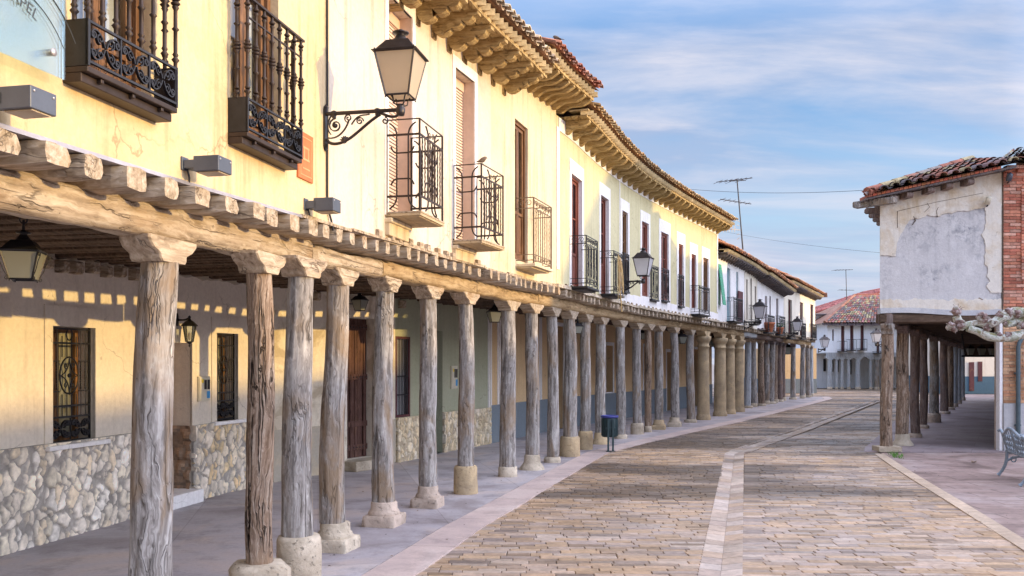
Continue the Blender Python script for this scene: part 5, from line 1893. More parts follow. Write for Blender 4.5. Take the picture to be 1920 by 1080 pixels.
# ------------------------------------------------------------------ timber and stone columns
def column(x, y, rb, rt, base, kind='old_wood', lean=(0, 0), seed=0, label='', cat='column', zb0=None, capl=.30, hi=False, cap='beam_wood', curve=C, group='columns of the left arcade', ztop=None, basemat='stone_pale', capw=.21, caph=.14):
    u = None
    zt = ZB(y) if ztop is None else ztop
    zc = zt - caph
    root = thing('stone_column' if kind == 'stone_gold' else 'wooden_column', label, cat, T(x, y, 0), group)
    z0 = 0.0
    seg = 44 if hi else 20
    mb = MB()
    if base == 'none':
        pass
    elif base == 'rough':
        z0 = .25
        mb.lathe([(.21, 0), (.22, .04), (.215, .13), (.205, .21), (.17, .245), (.05, .25)], 14, T(x - .0, y, 0) @ RZ(.4), wob=.16, seed=seed, sq=.6)
    elif base == 'drum':
        z0 = .36 if hi else .26
        r = rb * 1.42
        mb.lathe([(r, 0), (r * 1.01, .05), (r * .99, z0 * .6), (r * .98, z0 - .03), (r * .90, z0), (.02, z0 + .002)], 20, T(x, y, 0), wob=.07, seed=seed)
    elif base == 'small_drum':
        z0 = .15
        r = rb * 1.14
        mb.lathe([(r, 0), (r, z0 - .02), (r * .92, z0), (.02, z0)], 18, T(x, y, 0), wob=.05, seed=seed)
    elif base == 'attic':
        z0 = .25
        r = rb * 1.2
        s_ = rb * 1.50
        mb2 = [(s_, 0), (s_ * 1.01, .07), (s_ * .98, .108), (s_ * .93, .115), (.02, .116)]
        mb.lathe(mb2, 40, T(x, y, 0) @ RZ(-.25), wob=.06, seed=seed, sq=1.0)
        mb.lathe([(r * 1.16, .10), (r * 1.2, .13), (r * 1.1, .16), (r * 1.0, .17), (r * .98, z0 - .01), (r * .9, z0), (.02, z0)], 20, T(x, y, 0), wob=.06, seed=seed + 3)
    elif base == 'flare':
        z0 = .24
        r = rb * 1.1
        mb.lathe([(r * 1.62, 0), (r * 1.55, .04), (r * 1.30, .08), (r * 1.08, .12), (r * 1.02, z0 - .02), (r * .92, z0), (.02, z0)], 20, T(x, y, 0), wob=.07, seed=seed)
    elif base == 'low':
        z0 = .10
        r = rb * 1.45
        mb.lathe([(r, 0), (r * 1.02, .05), (r * .92, z0 - .01), (.02, z0)], 18, T(x, y, 0), wob=.06, seed=seed)
    elif base == 'plinth':
        z0 = .10
        mb.box((x, y, .05), (.44, .34, .10))
    if base != 'none':
        mb.build('base', basemat, root)
    # shaft
    mb = MB()
    if kind == 'stone_gold':
        zs = zc - .0
        r = rb
        prof = [(r * 1.16, 0), (r * 1.16, .10), (r * 1.05, .14), (r, .18)]
        for k in range(12):
            t = k / 11
            prof.append((lerp(r, rt, t), lerp(.2, zs - .33, t)))
        prof += [(rt * 1.10, zs - .32), (rt * 1.12, zs - .29), (rt * 1.0, zs - .28), (rt * 1.0, zs - .19), (rt * 1.12, zs - .17), (rt * 1.32, zs - .10), (rt * 1.38, zs - .08), (rt * 1.38, zs), (.02, zs)]
        mb.lathe(prof, 24, T(x, y, 0), wob=.03, seed=seed)
        mb.build('shaft', 'stone_gold', root)
    else:
        rings = []
        n = 84 if hi else 34
        tw = jit(.4)
        bend = [jit(.02) for _ in range(4)]
        for i in range(n + 1):
            t = i / n
            z = lerp(z0 - .002, zc + .004, t)
            r = lerp(rb, rt, t ** .9)
            ox = lean[0] * (t - .5) + bend[0] * sin(pi * t) + bend[2] * sin(2 * pi * t) * .6
            oy = lean[1] * (t - .5) + bend[1] * sin(pi * t)
            ring = []
            for j in range(seg):
                a = 2 * pi * j / seg
                d = 1 + .075 * noise.noise(V(cos(a) * .9 + seed * 3.3, sin(a) * .9, z * 1.1)) + .07 * noise.noise(V(cos(a) * 2.2, sin(a) * 2.2 + seed, z * 2.6))
                if hi:
                    d += .045 * noise.noise(V(cos(a + tw * t) * 5, sin(a + tw * t) * 5, z * 1.6 + seed * 9)) + .032 * noise.noise(V(cos(a) * 11, sin(a) * 11, z * 3 + seed))
                    cr = abs(((a - 4.2 - .35 * noise.noise(V(z * 1.3, seed, 0)) + pi) % (2 * pi)) - pi)
                    d -= .16 * exp(-(cr / .06) ** 2) * (.4 + .6 * noise.noise(V(z * .8, seed * 2, 5)) ** 2 * 3)
                    cr2 = abs(((a - 3.3 - .5 * noise.noise(V(z * 1.1, seed + 4, 3)) + pi) % (2 * pi)) - pi)
                    d -= .12 * exp(-(cr2 / .05) ** 2) * max(0, noise.noise(V(z * 1.4, seed * 3, 9)) * 2)
                ring.append(V(ox + r * d * cos(a), oy + r * d * sin(a), z))
            rings.append(ring)
        mb.rings(rings)
        mb.build('shaft', kind, root, T(x, y, 0))
    # bracket capital along the beam
    if curve is C:
        u = C.u_y(y)
        p, t, nn = C.at(u)
    else:
        t = Vector(curve)
    ang = math.atan2(t.y, t.x) + jit(.05)
    cx, cy = x + lean[0] * .5, y + lean[1] * .5
    f = T(cx, cy, zc) @ RZ(ang)
    L = capl
    ch = caph + .004
    hb = max(rt * 1.08, .09)
    poly = [(-hb, 0), (hb, 0)]
    right = [(hb + .02, .015), (hb + .03, ch * .28), (hb + (L - hb) * .30, ch * .36), (hb + (L - hb) * .62, ch * .52), (hb + (L - hb) * .86, ch * .74), (L * .99, ch * .85), (L, ch)]
    poly += right + [(-xx, zz_) for xx, zz_ in reversed(right)]
    rings = []
    w = capw
    for k, yy_ in enumerate((-w / 2, -w / 2 + .012, w / 2 - .012, w / 2)):
        s2 = .96 if k in (0, 3) else 1.0
        rings.append([V(xx * s2 + .010 * noise.noise(V(xx * 9, yy_ * 9 + seed, zz_ * 9)), yy_ + .008 * noise.noise(V(xx * 12, seed, zz_ * 12)), lerp(ch / 2, zz_, s2 if 0 < zz_ < ch else 1)) for xx, zz_ in poly])
    mb = MB()
    mb.rings(rings, smooth=False)
    mb.build('capital', cap, root, f)
    return root

CL = [
    (-2.18, 5.5, .132, .106, 'none', 'old_wood', (.07, .02), 'thick pale grey wooden column nearest the camera, standing in front of the barred window'),
    (-1.84, 6.6, .098, .092, 'rough', 'brown_wood', (.0, 0), 'rough brown cracked wooden column on a rugged stone block, second from the left'),
    (-1.655, 7.05, .122, .098, 'drum', 'old_wood', (.03, 0), 'smooth grey wooden column on a tall round pitted stone drum'),
    (-1.61, 8.26, .116, .100, 'attic', 'old_wood', (.05, 0), 'grey wooden column on a flared moulded stone base, left of the brown gate'),
    (-1.34, 9.5, .117, .095, 'attic', 'old_wood', (.015, 0), 'gnarled grey wooden column on a square stepped plinth, right of the brown gate'),
    (-.99, 10.7, .104, .098, 'attic', 'old_wood', (.0, 0), 'slim gnarled column with a bulge at mid height on a low square plinth'),
    (-.605, 11.8, .110, .094, 'drum', 'old_wood', (-.01, 0), 'smooth pale column on a short drum of yellowish stone'),
    (-.065, 13.57, .125, .104, 'small_drum', 'old_wood', (.0, 0), 'straight grey column with a chipped white foot at the start of the peach wall'),
    (.32, 14.45, .112, .100, 'flare', 'old_wood', (-.02, 0), 'grey column on a flared crumbling stone collar'),
    (.69, 15.5, .100, .090, 'low', 'old_wood', (-.03, 0), 'thin grey knotty column on a low round stone disc'),
    (1.05, 16.5, .130, .105, 'drum', 'old_wood', (-.02, 0), 'grey column on a broad ochre stone drum, second to the left of the litter bin'),
    (1.44, 17.8, .104, .096, 'drum', 'old_wood', (0, 0), 'grey column on a yellow drum just left of the litter bin'),
    (1.86, 19.0, .112, .098, 'flare', 'old_wood', (.0, 0), 'grey column standing behind the litter bin'),
    (2.43, 20.35, .112, .100, 'low', 'old_wood', (-.01, 0), 'grey column first to the right of the litter bin'),
    (2.98, 21.6, .110, .098, 'drum', 'old_wood', (-.02, 0), 'grey column second to the right of the litter bin, on a drum'),
    (3.33, 22.2, .085, .08, 'small_drum', 'brown_wood', (-.01, 0), 'thin brownish column with a rusty streak, third to the right of the litter bin'),
    (3.74, 23.1, .112, .098, 'attic', 'old_wood', (0, 0), 'grey column on a moulded yellow base, fourth to the right of the litter bin'),
    (4.32, 24.1, .115, .100, 'attic', 'old_wood', (-.04, 0), 'grey column on a pale rounded base, fifth to the right of the litter bin'),
    (5.08, 25.8, .125, .105, 'low', 'old_wood', (-.03, 0), 'bluish grey column just before the golden stone columns'),
    (5.7, 27.0, .185, .165, 'none', 'stone_gold', (0, 0), 'golden stone column with a moulded capital, nearest of the four stone ones'),
    (6.63, 28.9, .195, .175, 'none', 'stone_gold', (0, 0), 'second golden stone column, the widest of the four'),
    (7.22, 30.1, .185, .165, 'none', 'stone_gold', (0, 0), 'third golden stone column, pale at the foot'),
    (7.85, 31.4, .185, .165, 'none', 'stone_gold', (0, 0), 'last of the four golden stone columns, before the thin dark posts'),
]
for i, (x, y, rb, rt, base, kind, lean, lab) in enumerate(CL):
    mats = 'stone_gold' if i in (6, 10, 11, 12, 16) else ('stone_pale' if i not in (4, 5) else 'stone_pink')
    column(x, y, rb, rt, base, kind, lean, i * 1.7 + .3, lab, hi=i < 13, capl=(.26 if i < 6 else .30) if kind != 'stone_gold' else .34,
           cap='beam_wood' if i < 7 else ('joist_wood' if i < 19 else 'stone_gold'), basemat=mats, capw=.21 if kind != 'stone_gold' else .26)
far = [(1402, 765), (1413, 763), (1427, 761), (1437, 758), (1447, 757), (1453, 755), (1462, 753), (1468, 751), (1487, 749), (1505, 747), (1515, 745), (1521, 743)]
farlab = ['grey post right beside the last golden column', 'second post past the golden columns, pale grey on a stone foot', 'third post past the golden columns, tinged rusty brown', 'fourth post past the golden columns', 'fifth post past the golden columns, on a pale drum',
          'thin sixth post past the golden columns', 'dark seventh post past the golden columns', 'dark brown post last before the open corner', 'leaning thin post first of the open corner arcade', 'curved pale post standing alone in the open corner arcade', 'thin post left of the end cluster of the corner arcade', 'thick grey end post at the very corner of the left arcade']
for i, (px, pb) in enumerate(far):
    y = min(FPX * EYE / (pb - HY), 46.2)
    x = C.at(C.u_y(y))[0].x
    x = (px - CX) / FPX * y
    column(x, y, .13 if i < 8 else .12, .115 if i < 8 else .105, 'small_drum' if i % 2 else 'low', ['far_wood', 'old_wood', 'brown_wood', 'old_wood', 'old_wood', 'brown_wood', 'dark_col_wood', 'dark_col_wood', 'old_wood', 'old_wood', 'old_wood', 'far_wood'][i], (jit(.06), 0), 50 + i, farlab[i], cap='eave_dark' if 3 <= i < 9 else 'joist_wood')

# ------------------------------------------------------------------ street lamps and lanterns
def lantern_head(root, f, s, metal='lamp_metal', pane='lamp_pane', wt=1.0, wb=.58, hh=1.02, chimney=True):
    """four-sided tapering lantern; f at the centre of its foot, s its width at the top"""
    a, b, h = s * wt / 2, s * wb / 2, s * hh
    mb = MB()
    t = s * .034
    for sx in (-1, 1):
        for sy in (-1, 1):
            mb.tube([V(sx * b, sy * b, 0), V(sx * a, sy * a, h)], t * .75, 4)
            mb.lathe([(.0, -s * .07), (s * .022, -s * .05), (s * .012, -s * .02), (s * .012, 0)], 6, T(sx * b, sy * b, 0))
            mb.lathe([(s * .015, 0), (s * .024, s * .03), (0, s * .06)], 6, T(sx * a, sy * a, h + s * .03))
    for k, (r, z) in enumerate(((b, 0), (a, h))):
        P = [V(-r, -r, z), V(r, -r, z), V(r, r, z), V(-r, r, z)]
        for i in range(4):
            mb.tube([P[i], P[(i + 1) % 4]], t * .8, 4)
    mb.build('lantern_frame', metal, root, f)
    for k in range(4):
        m = MB()
        m.quad(V(-b, -b, 0), V(b, -b, 0), V(a, -a, h), V(-a, -a, h))
        m.build('pane', pane, root, f @ RZ(k * pi / 2))
    mb = MB()
    def sq(r, z):
        return [V(-r, -r, z), V(r, -r, z), V(r, r, z), V(-r, r, z)]
    e = a * 1.12
    mb.rings([sq(e, h), sq(e * 1.02, h + s * .02), sq(a * 1.0, h + s * .035), sq(a * .56, h + s * .33), sq(a * .50, h + s * .34)], smooth=False)
    mb.lathe([(a * .48, h + s * .335), (a * .40, h + s * .38), (a * .22, h + s * .50), (a * .20, h + s * .53), (a * .40, h + s * .55), (a * .42, h + s * .58), (a * .2, h + s * .60), (a * .16, h + s * .64), (0, h + s * .65)], 16)
    mb.build('lamp_cap', metal, root, f)

def wall_lamp(px, py_arm, px_tip, s, label, cv=C, out=WOUT, detail=True, k=1.0, armlen=None, frame=None, pane='lamp_pane_white'):
    if frame is None:
        u = cv.u_px(px, out)
        z = cv.z_px(px, py_arm, out)
        f = cv.frame(u, out, z)
    else:
        f = frame
    # reach from wall to lantern axis
    if armlen is None:
        L = .5
        for _ in range(15):
            P_ = f @ V(0, -L, 0)
            L += (px_tip - (CX + FPX * P_.x / P_.y)) * P_.y / FPX
    else:
        L = armlen
    root = thing('wall_street_lamp', label, 'street lamp', f, 'bracket street lamps on the house fronts')
    mb = MB()
    hb = L * .42
    # wall plate
    mb.cbox((0, -.008, -hb * .42), (.05 * k, .016, hb * 1.15), .004)
    mb.lathe([(.0, -.03), (.018 * k, -.01), (.024 * k, .02), (0, .05)], 8, T(0, -.014, hb * .12))
    mb.lathe([(.0, -.05), (.022 * k, -.02), (.018 * k, .01), (0, .03)], 8, T(0, -.014, -hb * .95))
    mb.build('wall_plate', 'lamp_metal', root, f, .002)
    mb = MB()
    rad = .016 * k
    mb.tube([V(0, -.01, 0), V(0, -L + .03, 0)], rad, 8)
    for yy_ in (-L * .13, -L * .70):
        mb.lathe([(rad * 1.25, -.018), (rad * 1.6, 0), (rad * 1.25, .018)], 10, T(0, yy_, 0) @ RX(pi / 2))
        mb.box((0, yy_, -.022), (.03 * k, .026, .03))
    strut = [V(0, -.02, -hb * .75)] + bez(V(0, -.04, -hb * .85), V(0, -L * .15, -hb * .98), V(0, -L * .28, -hb * .86), V(0, -L * .38, -hb * .70), 8) + bez(V(0, -L * .38, -hb * .70), V(0, -L * .52, -hb * .46), V(0, -L * .62, -hb * .24), V(0, -L * .74, -hb * .10), 8)[1:]
    mb.tube(strut, [rad * .8] * len(strut), 6)
    end = bez(V(0, -L * .72, -.01), V(0, -L * .85, -.05), V(0, -L * .95, -hb * .3), V(0, -L, -.01), 8)
    mb.tube(end, rad * .7, 6)
    mb.lathe([(.0, -.05 * k), (.03 * k, -.045 * k), (.036 * k, -.02 * k), (.036 * k, .012 * k), (.026 * k, .03 * k), (.034 * k, .04 * k), (0, .045 * k)], 10, T(0, -L, .0))
    mb.build('bracket_arm', 'lamp_metal', root, f)
    if detail:
        mb = MB()
        def yz(pts): return [V(0, -p.x, p.z) for p in pts]
        mb.ribbon(yz(spiral(L * .15, -hb * .36, L * .09, pi * .5, 1.6, 0, 22, .8, 1)), .016, .009, (1, 0, 0))
        mb.ribbon(yz(bez((L * .05, 0, -hb * .72), (L * .2, 0, -hb * .8), (L * .30, 0, -hb * .45), (L * .33, 0, -hb * .20), 10)), .016, .009, (1, 0, 0))
        mb.ribbon(yz(spiral(L * .32, -hb * .16, L * .055, -pi * .5, 1.5, 0, 18, .8, -1)), .014, .008, (1, 0, 0))
        mb.ribbon(yz(bez((L * .36, 0, -hb * .36), (L * .45, 0, -hb * .02), (L * .52, 0, -hb * .12), (L * .60, 0, -hb * .08), 10)), .014, .008, (1, 0, 0))
        mb.ribbon(yz(spiral(L * .47, -hb * .27, L * .05, 0, 1.5, 0, 18, .8, 1)), .014, .008, (1, 0, 0))
        mb.ribbon(yz(spiral(L * .80, -hb * .30, L * .045, pi * .5, 1.3, 0, 16, .75, -1)), .014, .009, (1, 0, 0))
        mb.ribbon(yz(bez((L * .1, 0, -.01), (L * .02, 0, -hb * .3), (L * .04, 0, -hb * .5), (L * .09, 0, -hb * .62), 8)), .014, .008, (1, 0, 0))
        for q in range(7):        # acanthus boss on the strut
            a = pi * .15 + q * pi * .14
            p0 = V(0, -L * .27, -hb * .88)
            mb.tube([p0, p0 + V(0, -cos(a) * L * .035, sin(a) * L * .06 + .005), p0 + V(0, -cos(a) * L * .075, sin(a) * L * .085)], [.012, .011, .003], 5)
        mb.lathe([(0, -.02), (.016, -.01), (.018, .005), (0, .02)], 8, T(0, -L * .15, -hb * .36) @ RY(pi / 2))
        mb.build('bracket_scrollwork', 'lamp_metal', root, f)
    lift = s * .31
    mb = MB()
    for q in range(4):
        a = q * pi / 2 + pi / 4
        d = V(cos(a), sin(a), 0)
        mb.tube(bez(V(0, -L, .03) + d * .02, V(0, -L, .05) + d * s * .30, V(0, -L, lift * .55) + d * s * .12, V(0, -L, lift + .004) + d * s * .26, 10), s * .018, 6)
    mb.build('lantern_stays', 'lamp_metal', root, f)
    lantern_head(root, f @ T(0, -L, lift), s, pane=pane)
    return root

wall_lamp(608, 214, 751, .318, 'large street lamp with frosted panes on a scrolled bracket, nearest the camera', pane='lamp_pane')
wall_lamp(1171, 528, 1206, .36, 'black street lamp on the long yellow house, between its windows', k=1.2)
wall_lamp(1395, 604, 1425, .39, 'street lamp beside the balcony with the terracotta pot', k=1.5)
wall_lamp(1474, 625, 1495, .36, 'street lamp on the cream corner house at the far end of the left row', k=1.5)

def hanging_lantern(P_, s, label, rot=.3, chain=.12, pane='lantern_pane', scroll=True):
    """lantern hung from the arcade ceiling, P_ at its foot"""
    f = Matrix.Translation(P_) @ RZ(rot)
    root = thing('hanging_lantern', label, 'lantern', f, 'lanterns hung under the left arcade')
    lantern_head(root, f, s, 'iron', pane, wt=1.0, wb=.60, hh=.80)
    mb = MB()
    top = s * 1.44
    mb.tube([V(0, 0, top), V(0, 0, top + chain)], .008, 6)
    mb.tube([V(.02 * cos(t), 0, top + chain + .0 + .02 * sin(t)) for t in [2 * pi * k / 10 for k in range(10)]], .005, 5, closed=True)
    mb.build('hanger', 'iron', root, f)
    if scroll:
        for q in range(4):
            mb = MB()
            g = RZ(q * pi / 2 + pi / 4)
            c = s * .30 * 1.41
            d = s * .5 * 1.41
            path = spiral(c + s * .09, .02 * s, s * .06, pi, 1.2, 0, 10, .6, 1)[::-1] + [V(lerp(c, d, .3) + s * .10, 0, s * .24), V(lerp(c, d, .7) + s * .10, 0, s * .5)] + spiral(d + s * .07, s * .70, s * .07, -pi * .2, 1.2, 0, 10, .6, 1)
            mb.tube([g @ p for p in path], s * .014, 5)
            mb.build('side_scroll', 'iron', root, f)
    return root
def at(px, py, y):
    return V((px - CX) / FPX * y, y, EYE + (HY - py) * y / FPX)
hanging_lantern(at(44, 524, 5.2), .195, 'large black hanging lantern at the left edge, under the arcade', .25, .06)
hanging_lantern(at(927, 604, 14.4), .20, 'hanging lantern left of the column with the chipped white foot', .3, .05, scroll=False)
hanging_lantern(at(1083, 625, 17.6), .17, 'hanging lantern between the two columns left of the litter bin', .3, .1, scroll=False)
hanging_lantern(at(1205, 636, 23.5), .20, 'hanging lantern half hidden behind a column right of the litter bin', .3, .1, scroll=False)
hanging_lantern(at(1278, 644, 25.6), .24, 'hanging lantern just before the golden stone columns', .3, .1, scroll=False)
hanging_lantern(at(1337, 650, 29.2), .26, 'hanging lantern between the golden stone columns', .3, .1, scroll=False)
hanging_lantern(at(1475, 664, 42), .40, 'dark hanging lantern in the open corner arcade', .3, .1, scroll=False)

# hexagonal wall lantern over the recessed entrance
u = UG(331)
f = G.frame(u, 0, ZG(331, 600))
root = thing('wall_lantern', 'small black six-sided wall lantern beside the recessed doorway', 'lantern', f)
mb = MB()
mb.lathe([(.05, 0), (.045, .012), (.02, .02), (0, .022)], 10, T(0, 0, 0) @ RX(pi / 2) @ SC_(.8, 1.8, 1))
mb.tube(bez(V(0, -.02, 0), V(0, -.08, .0), V(0, -.12, -.01), V(0, -.17, .03), 8), .012, 6)
mb.build('bracket_arm', 'iron', root, f)
g = f @ T(0, -.17, -.26)
mb = MB()
for q in range(6):
    a, b = q * pi / 3, (q + 1) * pi / 3
    mb.tube([V(.045 * cos(a), .045 * sin(a), 0), V(.075 * cos(a), .075 * sin(a), .19)], .005, 4)
    mb.tube([V(.045 * cos(a), .045 * sin(a), 0), V(.045 * cos(b), .045 * sin(b), 0)], .005, 4)
    mb.tube([V(.075 * cos(a), .075 * sin(a), .19), V(.075 * cos(b), .075 * sin(b), .19)], .005, 4)
mb.lathe([(.0, -.07), (.012, -.05), (.006, -.03), (.03, -.012), (.045, 0), (0, 0)], 6)
mb.build('lantern_frame', 'iron', root, g)
mb = MB()
mb.lathe([(.10, .185), (.095, .195), (.05, .24), (.02, .26), (.012, .28), (.02, .295), (0, .315)], 6)
mb.build('lamp_cap', 'iron', root, g)
mb = MB()
mb.lathe([(.043, .004), (.073, .186)], 6, cap=False)
mb.build('pane', 'pane_glass', root, g)
mb = MB()
mb.lathe([(.012, .02), (.016, .05), (.02, .09), (0, .12)], 8)
mb.build('bulb', 'lamp_pane', root, g)

# second lantern half hidden on the flaking wall, left of the gate
f = G.frame(UG(652), 0, ZG(652, 552))
root = thing('wall_lantern', 'black wall lantern with curled stay, half hidden behind the column left of the brown gate', 'lantern', f)
mb = MB()
mb.box((0, -.01, -.05), (.04, .02, .26))
mb.tube([V(0, -.01, .04), V(0, -.26, .04)], .010, 6)
mb.tube([V(0, -p.x, p.z) for p in bez((.02, 0, -.14), (.12, 0, -.2), (.22, 0, -.05), (.20, 0, .02), 10)], .008, 5)
mb.build('bracket_arm', 'iron', root, f)
lantern_head(root, f @ T(0, -.24, -.26), .19, 'iron', 'lantern_pane', hh=.85)

# box floodlights over the beam
def floodlight(px0, px1, py0, py1, label, pm, pz):
    f = C.frame(UF(pm), WOUT, ZF(pm, pz))
    y = f.translation.y
    w = .155
    hgt = (py1 - py0) * .72 * y / FPX
    root = thing('box_floodlight', label, 'floodlight', f, 'grey box lights over the arcade')
    mb = MB()
    mb.bb(-.01, .06, -.012, 0, .01, hgt)
    mb.bb(.0, .09, -.10, -.013, .02, hgt - .02)
    mb.build('mount', 'grey_metal', root, f, .004)
    mb = MB()
    mb.bb(.0, w, -.235, -.075, .0, hgt)
    mb.build('housing', 'grey_metal', root, f, .004)
    mb = MB()
    mb.tube([V(.03, -.02, .02), V(.035, -.03, -.03), V(.06, -.012, -.07), V(.11, -.008, -.085)], .006, 5)
    mb.build('cable', 'wire', root, f)
    mb = MB()
    mb.bb(.02, w - .02, -.225, -.09, -.006, -.001)
    mb.build('lens', 'lamp_pane', root, f)
    mb = MB()
    for sx in (.02, w - .02):
        mb.lathe([(.006, 0), (.005, .003), (0, .004)], 8, T(sx, -.236, hgt - .02) @ RX(pi / 2))
    mb.build('screw', 'zinc', root, f)
floodlight(0, 98, 163, 222, 'bluish grey box floodlight at the left edge under the glass sign', -34, 207)
floodlight(352, 425, 290, 330, 'grey box floodlight between the two scrollwork balconies', 340, 322)
floodlight(572, 627, 368, 402, 'grey box floodlight under the big street lamp', 570, 396)

# small terracotta plaque by the second balcony
a, b = UF(556), UF(584)
p, q = ZF(570, 338), ZF(570, 250)
f = C.frame(a, WOUT, p)
root = thing('wall_plaque', 'terracotta orange plaque with pale markings beside the second scrollwork balcony', 'plaque', f)
mb = MB()
mb.bb(0, b - a, -.016, 0, 0, q - p)
mb.build('board', 'terracotta_sign', root, f, .003)
mb = MB()
W, Hh = b - a, q - p
for x0, x1, z0, z1 in ((.12, .88, .08, .10), (.12, .88, .88, .90), (.12, .15, .10, .88), (.85, .88, .10, .88), (.30, .70, .66, .70), (.34, .40, .45, .66), (.60, .66, .45, .66), (.28, .72, .41, .45), (.26, .74, .22, .25)):
    mb.bb(W * x0, W * x1, -.0185, -.0165, Hh * z0, Hh * z1)
mb.build('plaque_mark', 'sign_text', root, f)

# glass sign on stand-offs, upper left
a, b = UF(-150), UF(92)
p, q = ZF(92, 152), 4.35
f = C.frame(a, WOUT, p)
root = thing('glass_sign', 'clear glass shop sign with dark curved lettering at the top left corner', 'sign', f)
W, Hh = b - a, q - p
mb = MB()
mb.bb(0, W, -.085, -.077, 0, Hh)
mb.build('glass_panel', 'sign_glass', root, f)
for x, z in ((W - .08, .10), (W - .08, Hh - .08), (.08, .10)):
    mb = MB()
    mb.lathe([(.014, -.09), (.014, 0)], 10, T(x, 0, z) @ RX(pi / 2) @ T(0, 0, 0) @ SC_(1, 1, -1))
    mb.lathe([(.0, .094), (.018, .093), (.018, .086)], 10, T(x, 0, z) @ RX(pi / 2))
    mb.build('standoff', 'zinc', root, f)
# arcs and letters
cu = bpy.data.curves.new('lettering', 'FONT')
cu.body = 'DE PAPEL'
cu.size = .072
cu.extrude = .001
cu.align_x = 'RIGHT'
o = bpy.data.objects.new('lettering', cu)
COL.objects.link(o)
dg = bpy.context.evaluated_depsgraph_get()
me = bpy.data.meshes.new_from_object(o.evaluated_get(dg))
bpy.data.objects.remove(o)
xs = [v.co.x for v in me.vertices]
x0_, x1_ = min(xs), max(xs)
rad_ = .30
for v in me.vertices:
    t = (v.co.x - (x0_ + x1_) / 2) / rad_
    r_ = rad_ + v.co.y
    v.co = V(sin(t) * r_ , -.088 + v.co.z * 0.5, cos(t) * r_ - rad_)
mt = bpy.data.objects.new('lettering', me)
me.materials.clear()
me.materials.append(M['sign_ink'])
COL.objects.link(mt)
place(mt, f @ T(W - .33, 0, .235), root)
mb = MB()
for R_, zc_, th_ in ((.375, .235 - .30, .004), (.47, .235 - .30, .006)):
    mb.tube([V(W - .33 + sin(t) * R_, -.089, zc_ + cos(t) * R_) for t in [-.95 + 1.95 * k / 24 for k in range(25)]], [th_ * (1 - .75 * abs(k / 12 - 1)) + .001 for k in range(25)], 4)
mb.build('curved_line', 'sign_ink', root, f)

# wall anchors of the ivory house
for px, py in ((915, 160), (918, 190)):
    f = C.frame(UF(px), WOUT, ZF(px, py))
    mb = MB()
    sg = 1 if py < 170 else -1
    mb.tube(bez(V(-.14, -.012, -.04 * sg - .02), V(-.08, -.02, .05 * sg), V(.02, -.02, .03 * sg), V(.14, -.015, .01 + .03 * (sg < 0)), 8), .008, 5)
    mb.lathe([(.03, 0), (.02, .02), (0, .025)], 8, T(0, -.01, 0) @ RX(pi / 2))
    tag(mb.build('wall_anchor', 'iron'), 'curved iron wall anchor high on the ivory house, %s of the pair' % ('upper' if py < 170 else 'lower'), 'wall anchor', 'iron wall anchors')

# ------------------------------------------------------------------ right-hand corner building
D2 = Vector((.486, .874)).normalized()
FX0, FX1, FY = 7.10, 9.44, 17.5
hR = thing('corner_building', 'peeling grey and cream rendered corner house on wooden posts, right of the street', 'house', T(FX0, FY, 0))
def rp(s_, along=0.0, z=0.0):
    """point: s_ along the front, along = distance back down the side street"""
    return V(FX0 + s_ + D2.x * along, FY + D2.y * along, z)
mb = MB()
n = 12
def ztop(s_): return lerp(4.80, 5.34, s_ / (FX1 - FX0))
def zbot(s_): return 2.70 + .02 * sin(s_ * 3) - .03 * s_ / 2.3
for i in range(n):
    a, b = (FX1 - FX0) * i / n, (FX1 - FX0) * (i + 1) / n
    mb.quad(rp(a, 0, zbot(a)), rp(b, 0, zbot(b)), rp(b, 0, ztop(b)), rp(a, 0, ztop(a)))
for i in range(20):
    a, b = 28 * i / 20, 28 * (i + 1) / 20
    mb.quad(rp(0, a, 2.66), rp(0, b, 2.66), rp(0, b, 4.82), rp(0, a, 4.82))
mb.build('upper_wall', 'stucco_cream', hR)
# grey cement face, with the old cream render still standing over it in a broken-edged layer
mb = MB()
n = 12
for i in range(n):
    a, b = (FX1 - FX0) * i / n, (FX1 - FX0) * (i + 1) / n
    mb.quad(rp(a, 0, zbot(a) + .1) + V(0, -.003, 0), rp(b, 0, zbot(b) + .1) + V(0, -.003, 0), rp(b, 0, ztop(b) - .1) + V(0, -.003, 0), rp(a, 0, ztop(a) - .1) + V(0, -.003, 0))
mb.build('cement_face', 'stucco_front', hR)
def rag(x, k, s1=5.0, s2=17.0):
    return .055 * noise.noise(V(x * s1, k, 0)) + .04 * noise.noise(V(x * s2, k, 4)) + .012 * noise.noise(V(x * 60, k, 9))
mb = MB()
N_ = 110
TH = .022
def layer(pa, pb, qa, qb):
    """slab between lower edge pa-pb and upper edge qa-qb, proud of the wall"""
    o1, o2 = V(0, 0, 0), V(0, -TH, 0)
    mb.hexa([pa + o1, pb + o1, pb + o2, pa + o2, qa + o1, qb + o1, qb + o2, qa + o2])
Wd = FX1 - FX0
def lower(x):
    if x < .30: return 3.76 + rag(x, 1) * .5
    t = (x - .30) / (Wd - .30)
    z = lerp(4.42, 4.74, t) + rag(x, 2) - .50 * max(0, 1 - (x - .30) / .30) ** 1.6
    return z
for i in range(N_):
    a, b = Wd * i / N_, Wd * (i + 1) / N_
    layer(rp(a, 0, lower(a)), rp(b, 0, lower(b)), rp(a, 0, ztop(a) + .04), rp(b, 0, ztop(b) + .04))
mb.build('old_render', 'stucco_cream', hR)
mb = MB()
M_ = 90
